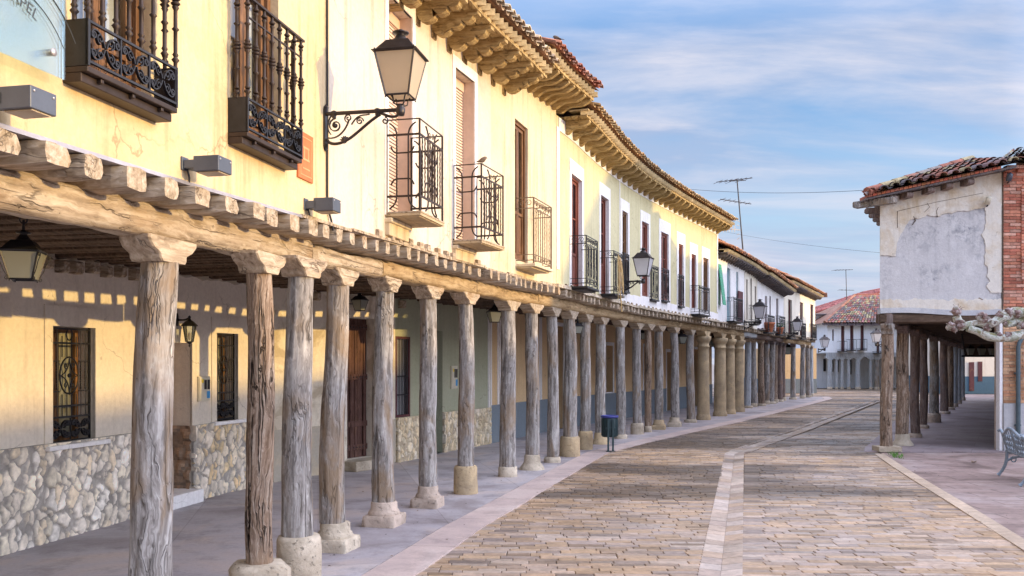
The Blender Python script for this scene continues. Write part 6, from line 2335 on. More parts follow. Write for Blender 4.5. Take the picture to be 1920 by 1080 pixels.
for i in range(M_):                                # tattered strip down the right-hand side
    z0, z1 = lerp(3.05, 4.80, i / M_), lerp(3.05, 4.80, (i + 1) / M_)
    xa = 2.02 + rag(z0, 7, 3, 9) * 1.2 + .16 * max(0, (3.7 - z0))
    xb = 2.02 + rag(z1, 7, 3, 9) * 1.2 + .16 * max(0, (3.7 - z1))
    if xa > Wd - .03: continue
    o2 = V(0, -TH + .003, 0)
    P = [rp(xa, 0, z0), rp(Wd - .001, 0, z0), rp(Wd - .001, 0, z0) + o2, rp(xa, 0, z0) + o2, rp(xb, 0, z1), rp(Wd - .001, 0, z1), rp(Wd - .001, 0, z1) + o2, rp(xb, 0, z1) + o2]
    mb.hexa(P)
mb.build('old_render', 'stucco_cream', hR)
mb = MB()
for i in range(60):                                # lower cream margin over the sill
    a, b = Wd * i / 60, Wd * (i + 1) / 60
    za, zb_ = 2.92 + rag(a, 11) * .9, 2.92 + rag(b, 11) * .9
    P = [rp(a, 0, zbot(a) + .05), rp(b, 0, zbot(b) + .05), rp(b, 0, zbot(b) + .05) + V(0, -.014, 0), rp(a, 0, zbot(a) + .05) + V(0, -.014, 0),
         rp(a, 0, za), rp(b, 0, zb_), rp(b, 0, zb_) + V(0, -.014, 0), rp(a, 0, za) + V(0, -.014, 0)]
    mb.hexa(P)
mb.build('old_render', 'stucco_cream', hR)
mb = MB()
def crack(pts, w=.012):
    for p, q in zip(pts, pts[1:]):
        a, b = rp(p[0], 0, p[1]) + V(0, -.0245, 0), rp(q[0], 0, q[1]) + V(0, -.0245, 0)
        d = (b - a).normalized()
        nn = V(-d.z, 0, d.x) * w / 2
        mb.hexa([a - nn, b - nn, b + nn, a + nn] + [p_ + V(0, .012, 0) for p_ in (a - nn, b - nn, b + nn, a + nn)])
crack([(.33, 4.30), (.325, 4.5), (.33, 4.62)], .014)
crack([(.33, 4.62), (1.1, 4.80), (1.98, 4.97)], .008)
crack([(1.1, 4.5), (1.08, 4.62), (1.12, 4.70)], .01)
crack([(.62, 4.36), (.68, 4.44), (.64, 4.52)], .014)
crack([(.85, 4.60), (.95, 4.70), (.90, 4.78)], .008)
mb.build('render_crack', 'joint_dirt', hR)
mb = MB()
for i in range(16):                               # sagging timber sill and lath under the render
    a, b = (FX1 - FX0) * i / 16, (FX1 - FX0) * (i + 1) / 16
    mb.hexa([rp(a, 0, zbot(a) - .07) + V(0, .12, 0), rp(b, 0, zbot(b) - .07) + V(0, .12, 0), rp(b, 0, zbot(b) - .05) + V(0, -.035, 0), rp(a, 0, zbot(a) - .05) + V(0, -.035, 0),
             rp(a, 0, zbot(a) + .03) + V(0, .12, 0), rp(b, 0, zbot(b) + .03) + V(0, .12, 0), rp(b, 0, zbot(b) + .05) + V(0, -.02, 0), rp(a, 0, zbot(a) + .05) + V(0, -.02, 0)])
mb.build('sill_band', 'stucco_grey', hR)
mb = MB()
for x, z, w, h_ in ((1.24, 2.80, .36, .10), (1.38, 2.84, .18, .07), (1.82, 2.84, .2, .12), (.05, 2.79, .2, .05)):
    mb.add([rp(x, 0, z) + V(0, -.008, 0), rp(x + w, 0, z + .01) + V(0, -.008, 0), rp(x + w * .8, 0, z + h_ * .7) + V(0, -.008, 0), rp(x + w * .45, 0, z + h_) + V(0, -.008, 0), rp(x + w * .2, 0, z + h_ * .5) + V(0, -.008, 0)], [(0, 1, 2, 3, 4)])
mb.build('bare_lath', 'brown_wood', hR)
# arcade beams and ceiling
mb = MB()
f = Matrix.Identity(4)
f.col[0] = (D2.x, D2.y, 0, 0); f.col[1] = (-D2.y, D2.x, 0, 0); f.col[3] = (FX0 + .05, FY + .02, 0, 1)
mb.cbox((14, -.06, 2.54), (28, .26, .22), .03)
mb.build('beam', 'dark_col_wood', hR, f)
mb = MB()
mb.cbox((1.2, .08, 2.55), (2.4, .2, .18), .03)
mb.build('beam', 'beam_dark', hR, T(FX0, FY, 0))
mb = MB()
for i in range(60):
    a = .25 + i * .45
    p0, p1 = rp(.02, a, 2.60), rp(2.5, a + .0, 2.60)
    mb.tube([p0, p1], .055, 6)
mb.build('ceiling_joist', 'beam_dark', hR)
mb = MB()
mb.quad(rp(0, .02, 2.665), rp(2.9, .02, 2.665), rp(2.9, 28, 2.665), rp(0, 28, 2.665))
mb.build('arcade_ceiling', 'beam_dark', hR)
# inner wall with blue dado
mb = MB()
for k, (z0, z1) in enumerate(((0, .95), (.95, 2.66))):
    m = MB()
    a, b = rp(2.34, .05, z0), rp(2.34, 30, z0)
    m.quad(a, b, V(b.x, b.y, z1), V(a.x, a.y, z1))
    m.build('dado' if k == 0 else 'ground_floor_wall', 'dado_blue' if k == 0 else 'gal_cream', hR)
mb = MB()
a, b = rp(5.6, 4.5, 0), rp(5.6, 30, 0)
mb.quad(a, b, V(b.x, b.y, 4.9), V(a.x, a.y, 4.9))
a, b = rp(2.34, 30, 0), rp(5.6, 30, 0)
mb.quad(a, b, V(b.x, b.y, 4.9), V(a.x, a.y, 4.9))
mb.build('rear_wall', 'wall_white', hR)
mb = MB()
a, b = rp(.1, 27.3, 0), rp(2.4, 27.3, 0)
mb.hexa([V(a.x, a.y, 1.98), V(b.x, b.y, 1.98), V(b.x, b.y + .3, 1.98), V(a.x, a.y + .3, 1.98), V(a.x, a.y, 2.66), V(b.x, b.y, 2.66), V(b.x, b.y + .3, 2.66), V(a.x, a.y + .3, 2.66)])
mb.build('lintel', 'beam_dark', hR)
mb = MB()
mb.bb(FX1 - .035, FX1 + .02, FY - .015, FY + .12, 0, 2.62)
mb.build('corner_post', 'white_trim', hR)
# roof: hip rising to the right, with old barrel tiles
mb = MB()
ex0, ex1 = FX0 - .42, FX1 + .12
def ez(x): return 4.82 + (x - ex0) * .215
def tile_run(mb, p0, p1, q0, q1, n, courses, tint, rad, seed):
    """covers and channels from the eave p0-p1 up to q0-q1"""
    rr = random.Random(seed)
    for i in range(n):
        for lay in (0, 1):
            t = (i + (.5 if lay else 0)) / n
            a, b = p0.lerp(p1, t), q0.lerp(q1, t)
            if (b - a).length < .15: continue
            side = (p1 - p0).normalized()
            up = (b - a).normalized()
            nn = side.cross(up)
            if nn.z < 0: nn = -nn
            m_ = max(1, int((b - a).length / .33))
            for k in range(m_):
                c = rr.choice(tint)
                v = rr.uniform(.7, 1.25)
                c = tuple(min(.9, x * v) for x in c)
                s0, s1 = a.lerp(b, k / m_), a.lerp(b, min(1, (k + 1.12) / m_))
                j0 = nn * (rr.uniform(-.008, .012) + .02)
                s0 = s0 - up * (.06 * lay + rr.uniform(0, .03))
                seg = 6
                A, B = [], []
                for j in range(seg + 1):
                    an = pi * j / seg
                    sg = 1 if lay else -1
                    o_ = .03 if lay else .06
                    A.append(s0 + side * cos(an) * rad + nn * (sin(an) * rad * .75 * sg + o_) + j0)
                    B.append(s1 + side * cos(an) * rad * .85 + nn * (sin(an) * rad * .7 * sg + o_ - .012))
                mb.add(A + B, [(j, j + 1, seg + 2 + j, seg + 1 + j) for j in range(seg)], smooth=True, col=c)
                if k == 0:
                    I = [s0 + (p - s0) * .84 for p in A]
                    mb.add(A + I, [(j, j + 1, seg + 2 + j, seg + 1 + j) for j in range(seg)], col=tuple(x * .9 for x in c))
                    J = [p + (B[0] - A[0]) * .9 for p in I]
                    mb.add(I + J, [(j, j + 1, seg + 2 + j, seg + 1 + j) for j in range(seg)], col=tuple(x * .7 for x in c))
TINT_MIX = [(.30, .15, .11), (.20, .17, .165), (.34, .28, .16), (.17, .15, .155), (.32, .13, .09), (.24, .21, .19), (.36, .31, .19), (.22, .14, .13)]
EFY = FY - .42
p0, p1 = V(ex0, EFY, ez(ex0) + .06), V(ex1, EFY, ez(ex1) + .06)
q0 = V(ex0 + .15, EFY + .25, ez(ex0) + .14)
q1 = V(ex1 + .4, EFY + 2.6, ez(ex1) + .62)
tile_run(mb, p0, p1, q0, q1, 13, 7, TINT_MIX, .085, 5)
# deck
mb.add([p0 + V(0, .02, -.02), p1 + V(0, .02, -.02), q1 + V(0, 0, -.03), q0 + V(0, 0, -.03)], [(0, 1, 2, 3)], col=(.2, .14, .1))
# side slope along the street
s0, s1 = V(ex0, EFY, 4.86), V(ex0, EFY, 4.86) + V(D2.x, D2.y, 0) * 27
side_off = V(D2.y, -D2.x, 0)
r0 = q1.copy()
dl = V(D2.x, D2.y, 0)
rm, r1 = s0 + dl * 5.5 + side_off * 2.6 + V(0, 0, .82), s0 + dl * 27 + side_off * 2.6 + V(0, 0, .82)
sm_ = s0 + dl * 4.2
tile_run(mb, s0, sm_, s0.lerp(r0, .98), rm, 10, 8, TINT_MIX, .15, 6)
tile_run(mb, sm_, s1, rm, r1, 50, 7, TINT_MIX, .15, 7)
mb.add([s0, sm_, rm, r0], [(0, 1, 2, 3)], col=(.2, .14, .1))
mb.add([sm_, s1, r1, rm], [(0, 1, 2, 3)], col=(.2, .14, .1))
s2, s3, r2, r3 = s0 + dl * 12.6 + V(0, 0, .25), s1 + V(0, 0, .25), s0 + dl * 12.6 + side_off * 2.8 + V(0, 0, 1.45), s1 + side_off * 2.8 + V(0, 0, 1.45)  # taller rear roof added so its shadow covers the far left eaves
tile_run(mb, s2, s3, r2, r3, 34, 7, TINT_MIX, .15, 8)
mb.add([s2, s3, r3, r2], [(0, 1, 2, 3)], col=(.2, .14, .1))
mb.add([s2, r2, r2 + V(0, 0, -1.6), s2 + V(0, 0, -.4)], [(0, 1, 2, 3)], col=(.5, .4, .3))
mb.add([r2, r3, r3 + side_off * 3 - V(0, 0, 1.4), r2 + side_off * 3 - V(0, 0, 1.4)], [(0, 1, 2, 3)], col=(.3, .18, .12))
mb.add([r0, rm, r1, r1 + side_off * 3 - V(0, 0, 1.0), r0 + side_off * 2 + dl * 3 - V(0, 0, 1.2)], [(0, 1, 2, 3, 4)], col=(.3, .18, .12))
# hip tiles
for i in range(9):
    a, b = s0.lerp(r0, i / 9), s0.lerp(r0, (i + 1.1) / 9)
    mb.tube([a + V(0, -.02, .06), b + V(0, -.02, .06)], [.085, .07], 8, col=R.choice(TINT_MIX))
mb.build('roof', 'tile', hR)
mb = MB()
n = 30
for i in range(n):                                # red brick course under the tiles
    a, b = lerp(ex0 + .06, ex1 - .3, i / n), lerp(ex0 + .06, ex1 - .3, (i + .86) / n)
    mb.hexa([V(a, EFY + .06, ez(a) + .0), V(b, EFY + .06, ez(b) + .0), V(b, EFY + .5, ez(b) + .0), V(a, EFY + .5, ez(a)), V(a, EFY + .06, ez(a) + .05), V(b, EFY + .06, ez(b) + .05), V(b, EFY + .5, ez(b) + .05), V(a, EFY + .5, ez(a) + .05)],
            col=tuple(x * R.uniform(.8, 1.15) for x in (.46, .17, .10)))
mb.build('brick_course', 'brick', hR)
mb = MB()
mb.hexa([V(ex0 + .02, EFY + .08, ez(ex0) - .04), V(ex1, EFY + .08, ez(ex1) - .04), V(ex1, FY + .05, ez(ex1) - .04), V(ex0 + .02, FY + .05, ez(ex0) - .04),
         V(ex0 + .02, EFY + .08, ez(ex0) - .003), V(ex1, EFY + .08, ez(ex1) - .003), V(ex1, FY + .05, ez(ex1) - .003), V(ex0 + .02, FY + .05, ez(ex0) - .003)])
mb.build('soffit', 'eave_dark', hR)
mb = MB()
mb.cbox((0, -.02, 0), (.15, .62, .12), .02)
proto = None
for i, px in enumerate((1672, 1700, 1742, 1778, 1815)):
    x = (px - CX) / FPX * 17.3
    f = T(x, FY - .02, ez(x) - .105) @ RZ(.1 + jit(.1))
    if proto is None:
        m = MB()
        m.cbox((0, 0, 0), (.13, .52, .11), .03)
        proto = m.build('rafter_tail', 'dark_col_wood', hR, f)
    else:
        copy_tree(proto, f, hR)
m = MB()
m.cbox((0, 0, 0), (.16, .8, .12), .02)
m.build('rafter_tail', 'old_wood', hR, T(FX0 - .16, FY - .14, 4.76) @ RZ(.75))
for k in range(5):
    copy_tree(proto, T(FX0 + D2.x * (.7 + .6 * k) - .12, FY + D2.y * (.7 + .6 * k), 4.74) @ RZ(1.3), hR)

# columns of the right arcade
RCOL = [(1663, 846, .115, .105, 'plinth', 'brown_wood', 'brown grey post on a flat slab at the outer corner of the right arcade'),
        (1692, 835, .125, .115, 'flare', 'brown_wood', 'brown post on a flared foot, second of the right arcade'),
        (1716, 820, .10, .105, 'low', 'dark_col_wood', 'dark post on a low block, third of the right arcade'),
        (1731, 803, .10, .10, 'low', 'dark_col_wood', 'dark brown post, fourth of the right arcade'),
        (1751, 792, .135, .12, 'drum', 'old_wood', 'grey post on a big stone drum, fifth of the right arcade'),
        (1770, 776, .13, .12, 'low', 'dark_col_wood', 'nearly black post, sixth of the right arcade'),
        (1781, 768, .12, .11, 'low', 'brown_wood', 'reddish brown post, seventh of the right arcade'),
        (1789, 763, .13, .12, 'small_drum', 'far_wood', 'bluish post, eighth of the right arcade'),
        (1796, 757, .14, .13, 'small_drum', 'far_wood', 'bluish post, ninth of the right arcade'),
        (1803, 751, .15, .14, 'small_drum', 'far_wood', 'bluish post, last of the right arcade')]
for i, (px, pb, rb, rt, base, kind, lab) in enumerate(RCOL):
    y = FPX * EYE / (pb - HY)
    x = (px - CX) / FPX * y
    column(x, y, rb, rt, base, kind, (jit(.03), 0), 90 + i * 1.3, lab, curve=D2, group='columns of the right arcade', ztop=2.44, cap='dark_col_wood' if i else 'old_wood', caph=.2 if i == 0 else .14, capl=.24 if i == 0 else .3, basemat='stone_pale' if i < 2 else 'stone_pink', hi=i < 2)

# brick house next to it
hK = thing('brick_house', 'red brick house with a grey stone plinth at the right edge of the photo', 'house', T(14, FY, 0))
mb = MB()
KX0, KX1 = FX1 + .03, 13.0
def bricks(mb, x0, x1, z0, z1, y, base, seed, bw=.24, bh=.062):
    rr = random.Random(seed)
    z = z0
    row = 0
    while z < z1 - .01:
        zt_ = min(z + bh, z1)
        x = x0 - (bw / 2 if row % 2 else 0)
        while x < x1:
            a, b = max(x, x0), min(x + bw, x1)
            if b - a > .015:
                c = rr.choice(base)
                v = rr.uniform(.75, 1.2)
                d = rr.uniform(0, .012)
                P = [V(a + .005, y - d, z + .005), V(b - .005, y - d, z + .005), V(b - .005, y - d, zt_ - .005), V(a + .005, y - d, zt_ - .005)]
                Q = [p + V(0, d + .02, 0) for p in P]
                mb.add(P + Q, [(0, 1, 2, 3), (0, 1, 5, 4), (1, 2, 6, 5), (2, 3, 7, 6), (3, 0, 4, 7)], col=tuple(k * v for k in c))
            x += bw
        z = zt_
        row += 1
RED = [(.46, .17, .11), (.52, .22, .14), (.42, .15, .10), (.50, .25, .18), (.56, .32, .24)]
TAN = [(.50, .27, .15), (.54, .32, .19), (.46, .24, .14), (.56, .36, .22)]
bricks(mb, KX0, 11.4, 2.78, 5.46, FY - .03, RED, 1)
bricks(mb, KX0, 11.4, .92, 2.78, FY - .02, TAN, 2)
mb.build('brickwork', 'brick', hK)
mb = MB()
mb.bb(KX0, KX1, FY - .012, FY + .3, .0, 5.46)
SH = D2.x / D2.y
def kbox(mb, x0, x1, y0, y1, z0, z1):
    """box sheared to follow the slant of the side street"""
    s0, s1 = (y0 - FY) * SH, (y1 - FY) * SH
    mb.hexa([V(x0 + s0, y0, z0), V(x1 + s0, y0, z0), V(x1 + s1, y1, z0), V(x0 + s1, y1, z0), V(x0 + s0, y0, z1), V(x1 + s0, y0, z1), V(x1 + s1, y1, z1), V(x0 + s1, y1, z1)])
kbox(mb, KX0 + .1, KX0 + .35, FY + .3, FY + 5.5, .0, 5.2)
kbox(mb, KX1 - .25, KX1, FY + .3, FY + 5.5, .0, 5.2)
kbox(mb, KX0 + .1, KX1, FY + 5.3, FY + 5.5, .0, 5.2)
mb.build('wall', 'stone_pink', hK)
mb = MB()
mb.bb(KX0, KX1, FY - .05, FY - .013, 0, .915)
mb.build('plinth', 'stucco_grey', hK)
# corbelled cornice
mb = MB()
for k in range(3):
    x = KX0
    while x < 11.4:
        w = .24 if k != 1 else .12
        if k == 1:
            mb.bb(x, x + w, FY - .05 - .06 * k, FY - .02, 5.30 + .06 * k, 5.357 + .06 * k, col=R.choice(RED))
            x += w * 2
        else:
            mb.bb(x, x + w - .008, FY - .05 - .06 * k, FY - .02, 5.30 + .06 * k, 5.357 + .06 * k, col=R.choice(RED))
            x += w
mb.build('cornice', 'brick', hK)
mb = MB()
tile_run(mb, V(KX0 - .1, FY - .28, 5.52), V(KX1 + .2, FY - .28, 5.52), V(KX0 + .3 + 2.8 * SH, FY + 2.8, 6.45), V(KX1 + 1.6, FY + 2.8, 6.45), 20, 9, TINT_MIX, .10, 9)
mb.add([V(KX0 - .1, FY - .26, 5.49), V(KX1 + .2, FY - .26, 5.49), V(KX1 + 1.6, FY + 2.8, 6.40), V(KX0 + .3 + 2.8 * SH, FY + 2.8, 6.40)], [(0, 1, 2, 3)], col=(.2, .14, .1))
mb.add([V(KX0 + 2.8 * SH + .3, FY + 2.8, 6.40), V(KX1 + 1.6, FY + 2.8, 6.40), V(KX1 + .2 + 5.8 * SH, FY + 5.8, 5.2), V(KX0 + 5.8 * SH, FY + 5.8, 5.2)], [(0, 1, 2, 3)], col=(.3, .18, .12))
mb.add([V(KX1, FY, 5.46), V(KX1 + 5.5 * SH, FY + 5.5, 5.2), V(KX1 + 1.56, FY + 2.8, 6.39)], [(0, 1, 2)], col=(.4, .3, .25))
mb.build('roof', 'tile', hK)
# raised brick frame of a window just at the edge of the frame
mb = MB()
bricks(mb, 9.80, 9.95, 3.5, 5.1, FY - .055, RED, 5, .15)
bricks(mb, 9.80, 10.9, 3.3, 3.5, FY - .06, RED, 6)
mb.build('window_frame', 'brick', hK)
mb = MB()
mb.quad(V(9.96, FY - .045, 3.5), V(10.8, FY - .045, 3.5), V(10.8, FY - .045, 5.0), V(9.96, FY - .045, 5.0))
mb.build('window', 'dark_room', hK)
mb = MB()
x = (1912 - CX) / FPX * 17.35
mb.tube([V(x, FY - .10, .02), V(x, FY - .10, 2.0), V(x + .02, FY - .10, 2.08), V(x + .10, FY - .09, 2.2)], .04, 10)
for z in (.5, 1.5):
    mb.box((x, FY - .07, z), (.10, .08, .03))
mb.build('downpipe', 'pipe_paint', hK)
for px, py, y0 in ((1893, 331, FY - .03), (1853, 375, FY)):
    P_ = at(px, py, y0 - .12)
    r = thing('wall_fitting', 'small grey fitting on the %s' % ('red brick wall under the eave' if px > 1880 else 'cream render left of the brick wall'), 'wall fitting', Matrix.Translation(P_))
    mb = MB()
    mb.lathe([(.0, -.09), (.05, -.08), (.055, .05), (.02, .07), (0, .08)], 10, Matrix.Translation(P_) @ RX(.5))
    mb.build('housing', 'grey_metal' if px > 1880 else 'white_plastic', r)
    mb = MB()
    mb.tube([P_ + V(0, 0, -.02), P_ + V(.02, .07, -.10), V(P_.x + .02, y0, P_.z - .10)], .016, 6)
    mb.build('bracket_arm', 'iron', r)

# ironwork lamp cluster inside the right gallery
cl = thing('lamp_cluster', 'black iron cluster of small lanterns hanging inside the right arcade', 'chandelier', Matrix.Translation(at(1835, 650, 24)))
c0 = at(1835, 650, 24)
mb = MB()
mb.tube([c0 + V(-.45, 0, -.25), c0 + V(.45, 0, -.25)], .025, 6)
mb.tube([c0 + V(.45, 0, -.25)] + bez(c0 + V(.45, 0, -.25), c0 + V(.62, 0, -.05), c0 + V(.5, 0, .2), c0 + V(.2, 0, .2), 8), .02, 6)
mb.tube([c0 + V(-.35, 0, -.25), c0 + V(-.45, 0, .35)], .02, 6)
mb.tube([c0 + V(.1, 0, .2), c0 + V(.1, 0, .5)], .015, 6)
mb.build('iron_frame', 'iron', cl)
for dx in (-.22, .08, .36):
    for_f = Matrix.Translation(c0 + V(dx, 0, -.22))
    lantern_head(cl, for_f, .17, 'iron', 'lantern_pane')

# ------------------------------------------------------------------ far houses closing the street
def flat_house(name, label, x0, x1, y, zt, wallmat, oprects, omat, depth=8, roofrise=1.6, eavo=.4, tint=TINT_GREY, zb=0.0, rot=0.0, roofcut=None, hipl=0.0, group='houses closing the far end of the street', balc=(), zbal=0):
    f = T(x0, y, 0) @ RZ(rot)
    W = x1 - x0
    h = thing(name, label, 'house', f, group)
    mb = MB()
    xs = sorted(set([0, W] + [v - x0 for r in oprects for v in r[:2]]))
    for a, b in zip(xs, xs[1:]):
        m = (a + b) / 2 + x0
        z = zb
        for r in sorted([r for r in oprects if r[0] < m < r[1]], key=lambda r: r[2]):
            mb.quad(V(a, 0, z), V(b, 0, z), V(b, 0, r[2]), V(a, 0, r[2]))
            z = r[3]
        mb.quad(V(a, 0, z), V(b, 0, z), V(b, 0, zt), V(a, 0, zt))
    for x in (0, W):
        mb.quad(V(x, 0, zb), V(x, depth, zb), V(x, depth, zt), V(x, 0, zt))
    mb.quad(V(0, depth, zb), V(W, depth, zb), V(W, depth, zt), V(0, depth, zt))
    for r in oprects:
        a, b, p, q = r[0] - x0, r[1] - x0, r[2], r[3]
        A = [V(a, 0, p), V(b, 0, p), V(b, 0, q), V(a, 0, q)]
        B = [v + V(0, .2, 0) for v in A]
        for i in range(4):
            mb.quad(A[i], A[(i + 1) % 4], B[(i + 1) % 4], B[i])
    mb.build('upper_wall' if zb > .5 else 'wall', wallmat, h, f)
    for i, r in enumerate(oprects):
        a, b, p, q = r[0] - x0, r[1] - x0, r[2], r[3]
        m = MB()
        m.bb(a, b, .10, .15, p, q)
        w_ = m.build('window', omat, h, f)
        m = MB()
        for k in range(2):
            m.bb(a + (b - a) * (.1 + .46 * k), a + (b - a) * (.44 + .46 * k), .085, .099, p + (q - p) * .08, q - (q - p) * .06)
        m.build('leaf', omat, w_, f)
    for (bx0, bx1, bz0, bz1, bd) in balc:
        m = MB()
        a, b = bx0 - x0, bx1 - x0
        m.bb(a, b, -bd, 0, bz0 - .06, bz0)
        bo = m.build('balcony', 'iron', h, f)
        m = MB()
        for zz_ in (bz0 + .06, bz1):
            m.bb(a, b, -bd, -bd + .025, zz_ - .012, zz_ + .012)
            for x in (a, b):
                m.bb(x - .012, x + .012, -bd, 0, zz_ - .012, zz_ + .012)
        n = max(3, int((b - a) / .14))
        for i in range(n + 1):
            m.box((a + (b - a) * i / n, -bd + .01, (bz0 + bz1) / 2), (.016, .016, bz1 - bz0))
        m.build('railing', 'iron', bo, f)
    return h, f, W

def gable_roof(h, f, x0, x1, y0, y1, ze, zr, tint, seed, hipl=0.0, hipr=0.0, n=None):
    """two tiled slopes with ridge parallel to the front; optional hipped ends"""
    mb = MB()
    yc = (y0 + y1) / 2
    n = n or int((x1 - x0) / .19)
    a, b = f @ V(x0, y0, ze), f @ V(x1, y0, ze)
    c, d = f @ V(x0 + hipl, yc, zr), f @ V(x1 - hipr, yc, zr)
    tile_run(mb, a, b, c, d, n, 9, tint, .085, seed)
    e, g = f @ V(x0, y1, ze), f @ V(x1, y1, ze)
    dz = V(0, 0, -.02)
    mb.add([a + dz, b + dz, d + dz, c + dz], [(0, 1, 2, 3)], col=(.2, .12, .1))
    mb.add([e, g, d, c], [(0, 1, 2, 3)], col=(.34, .2, .15))
    mb.add([a, c, e], [(0, 1, 2)], col=(.34, .2, .15))
    mb.add([b, d, g], [(0, 1, 2)], col=(.34, .2, .15))
    mb.tube([c + V(0, 0, .06), d + V(0, 0, .06)], .09, 8, col=TINT_MIX[4])
    mb.tube([a + V(0, 0, .06), c + V(0, 0, .06)], .09, 8, col=TINT_MIX[0])
    # eave fascia
    for i in range(int((x1 - x0) / .5)):
        xa = x0 + i * .5
        p = [f @ V(xa, y0 + .02, ze - .16), f @ V(xa + .46, y0 + .02, ze - .16), f @ V(xa + .46, y0 + .42, ze - .10), f @ V(xa, y0 + .42, ze - .10)]
        mb.hexa(p + [q + V(0, 0, .13) for q in p], col=(.13, .11, .12))
    return mb.build('roof', 'tile', h)

FY2 = 58.0
def fx(px, y=FY2): return (px - CX) / FPX * y
def fz(py, y=FY2): return EYE + (HY - py) * y / FPX
rects = [(fx(1560.5), fx(1563.5), fz(639), fz(618)), (fx(1577), fx(1583.5), fz(659), fz(611)), (fx(1594), fx(1600.5), fz(657), fz(610)), (fx(1613.5), fx(1620), fz(656), fz(608.5)), (fx(1644), fx(1649), fz(661), fz(618))]
bal = [(fx(1570), fx(1583), fz(658), fz(640), .5), (fx(1587), fx(1600), fz(656.5), fz(637), .5), (fx(1607), fx(1620), fz(655.5), fz(636.5), .5), (fx(1636), fx(1650), fz(661), fz(641), .6)]
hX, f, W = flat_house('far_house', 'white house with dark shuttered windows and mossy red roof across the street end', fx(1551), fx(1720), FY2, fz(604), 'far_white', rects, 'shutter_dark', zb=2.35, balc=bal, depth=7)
gable_roof(hX, f, -.35, W + .4, -.5, 7.4, fz(606), fz(606) + 2.0, TINT_MIX + [(.34, .14, .13), (.30, .14, .14)], 21, hipl=3.4)
mb = MB()
mb.quad(V(fx(1545), FY2 + 2.6, 0), V(fx(1720), FY2 + 2.6, 0), V(fx(1720), FY2 + 2.6, 2.4), V(fx(1545), FY2 + 2.6, 2.4))
mb.build('ground_floor_wall', 'far_white', hX)
for px, pt, pb in ((1586.5, 672, 697), (1597, 674, 697), (1622, 674, 702), (1638, 673, 703), (1572, 673, 696)):
    m = MB()
    m.bb(fx(px - 2.3), fx(px + 2.3), FY2 + 2.54, FY2 + 2.598, fz(pb, FY2 + 2.6), fz(pt, FY2 + 2.6))
    m.build('window', 'dark_room', hX)
mb = MB()
mb.bb(fx(1551), fx(1720), FY2 - .02, FY2 + .25, 2.08, 2.349)
mb.bb(fx(1551), fx(1720), FY2 + .25, FY2 + 2.6, 2.30, 2.345)
mb.build('beam', 'far_wood', hX)
for i, (px, r, lab) in enumerate(((1556, .15, 'thick pale blue column'), (1568.5, .09, 'thin pale column'), (1578.5, .10, 'pale column'), (1591, .10, 'bluish column'), (1608.5, .16, 'broad pale column'), (1632.5, .10, 'slim pale column'), (1644, .15, 'dark brown column'))):
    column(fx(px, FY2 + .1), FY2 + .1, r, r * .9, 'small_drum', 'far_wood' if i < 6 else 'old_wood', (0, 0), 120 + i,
           '%s under the far white house, %s from its left end' % (lab, ordinal(i + 1)), curve=(1, 0), group='columns under the far white house', ztop=2.08, cap='far_wood', capl=.34, capw=.22, caph=.2)
# plain white house with a red arcade, left of it
y3 = 61.0
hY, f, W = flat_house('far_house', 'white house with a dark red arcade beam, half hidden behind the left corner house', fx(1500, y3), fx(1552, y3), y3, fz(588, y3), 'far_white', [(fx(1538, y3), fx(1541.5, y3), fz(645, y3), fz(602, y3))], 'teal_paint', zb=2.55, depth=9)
mb = MB()
mb.bb(fx(1500, y3), fx(1552, y3), y3 - .03, y3 + .3, 2.2, 2.549)
mb.build('beam', 'red_beam', hY)
mb = MB()
mb.quad(V(fx(1490, y3), y3 + 3, 0), V(fx(1552, y3), y3 + 3, 0), V(fx(1552, y3), y3 + 3, 2.5), V(fx(1490, y3), y3 + 3, 2.5))
mb.build('ground_floor_wall', 'gal_peach', hY)
mb = MB()
mb.quad(V(fx(1490, y3), y3 + 2.98, 0), V(fx(1552, y3), y3 + 2.98, 0), V(fx(1552, y3), y3 + 2.98, .8), V(fx(1490, y3), y3 + 2.98, .8))
mb.build('dado', 'dado_grey', hY)
mb = MB()
mb.bb(fx(1490, y3), fx(1552, y3), y3 - .5, y3 - .05, fz(592, y3), fz(589, y3))
mb.build('eave', 'eave_dark', hY)
for i, px in enumerate((1532, 1541, 1549)):
    column(fx(px, y3 + .1), y3 + .1, .13, .12, 'low', 'dark_col_wood', (0, 0), 140 + i, 'dark red post under the red beam of the far house, %s from the left' % ordinal(i + 1), curve=(1, 0), group='dark red posts of the far house', ztop=2.2, cap='red_beam', capl=.3, capw=.22, caph=.2)
# taller roof behind both: gable end facing the street
y4 = 66.0
hZ = thing('far_house', 'taller house behind with a long pinkish red roof rising to the right', 'house', T(fx(1590, y4), y4, 0), 'houses closing the far end of the street')
mb = MB()
P = [(fx(1500, y4), 0), (fx(1700, y4), 0), (fx(1700, y4), fz(538, y4)), (fx(1652, y4), fz(550, y4)), (fx(1530, y4), fz(589, y4)), (fx(1500, y4), fz(599, y4))]
mb.add([V(x, y4, z) for x, z in P], [tuple(range(len(P)))])
mb.add([V(x, y4 + 8, z) for x, z in P], [tuple(range(len(P)))])
mb.build('gable_wall', 'wall_cream2', hZ)
mb = MB()
a, b = V(fx(1500, y4), y4 - .3, fz(597, y4)), V(fx(1690, y4), y4 - .3, fz(536.5, y4))
for k in range(7):
    q = k * 1.0
    tile_run(mb, a + V(0, q, .05), a + V(0, q + 1.0, .05), b + V(0, q, .05), b + V(0, q + 1, .05), 3, 24, [(.46, .17, .15), (.50, .20, .18), (.44, .16, .14)], .16, 60 + k)
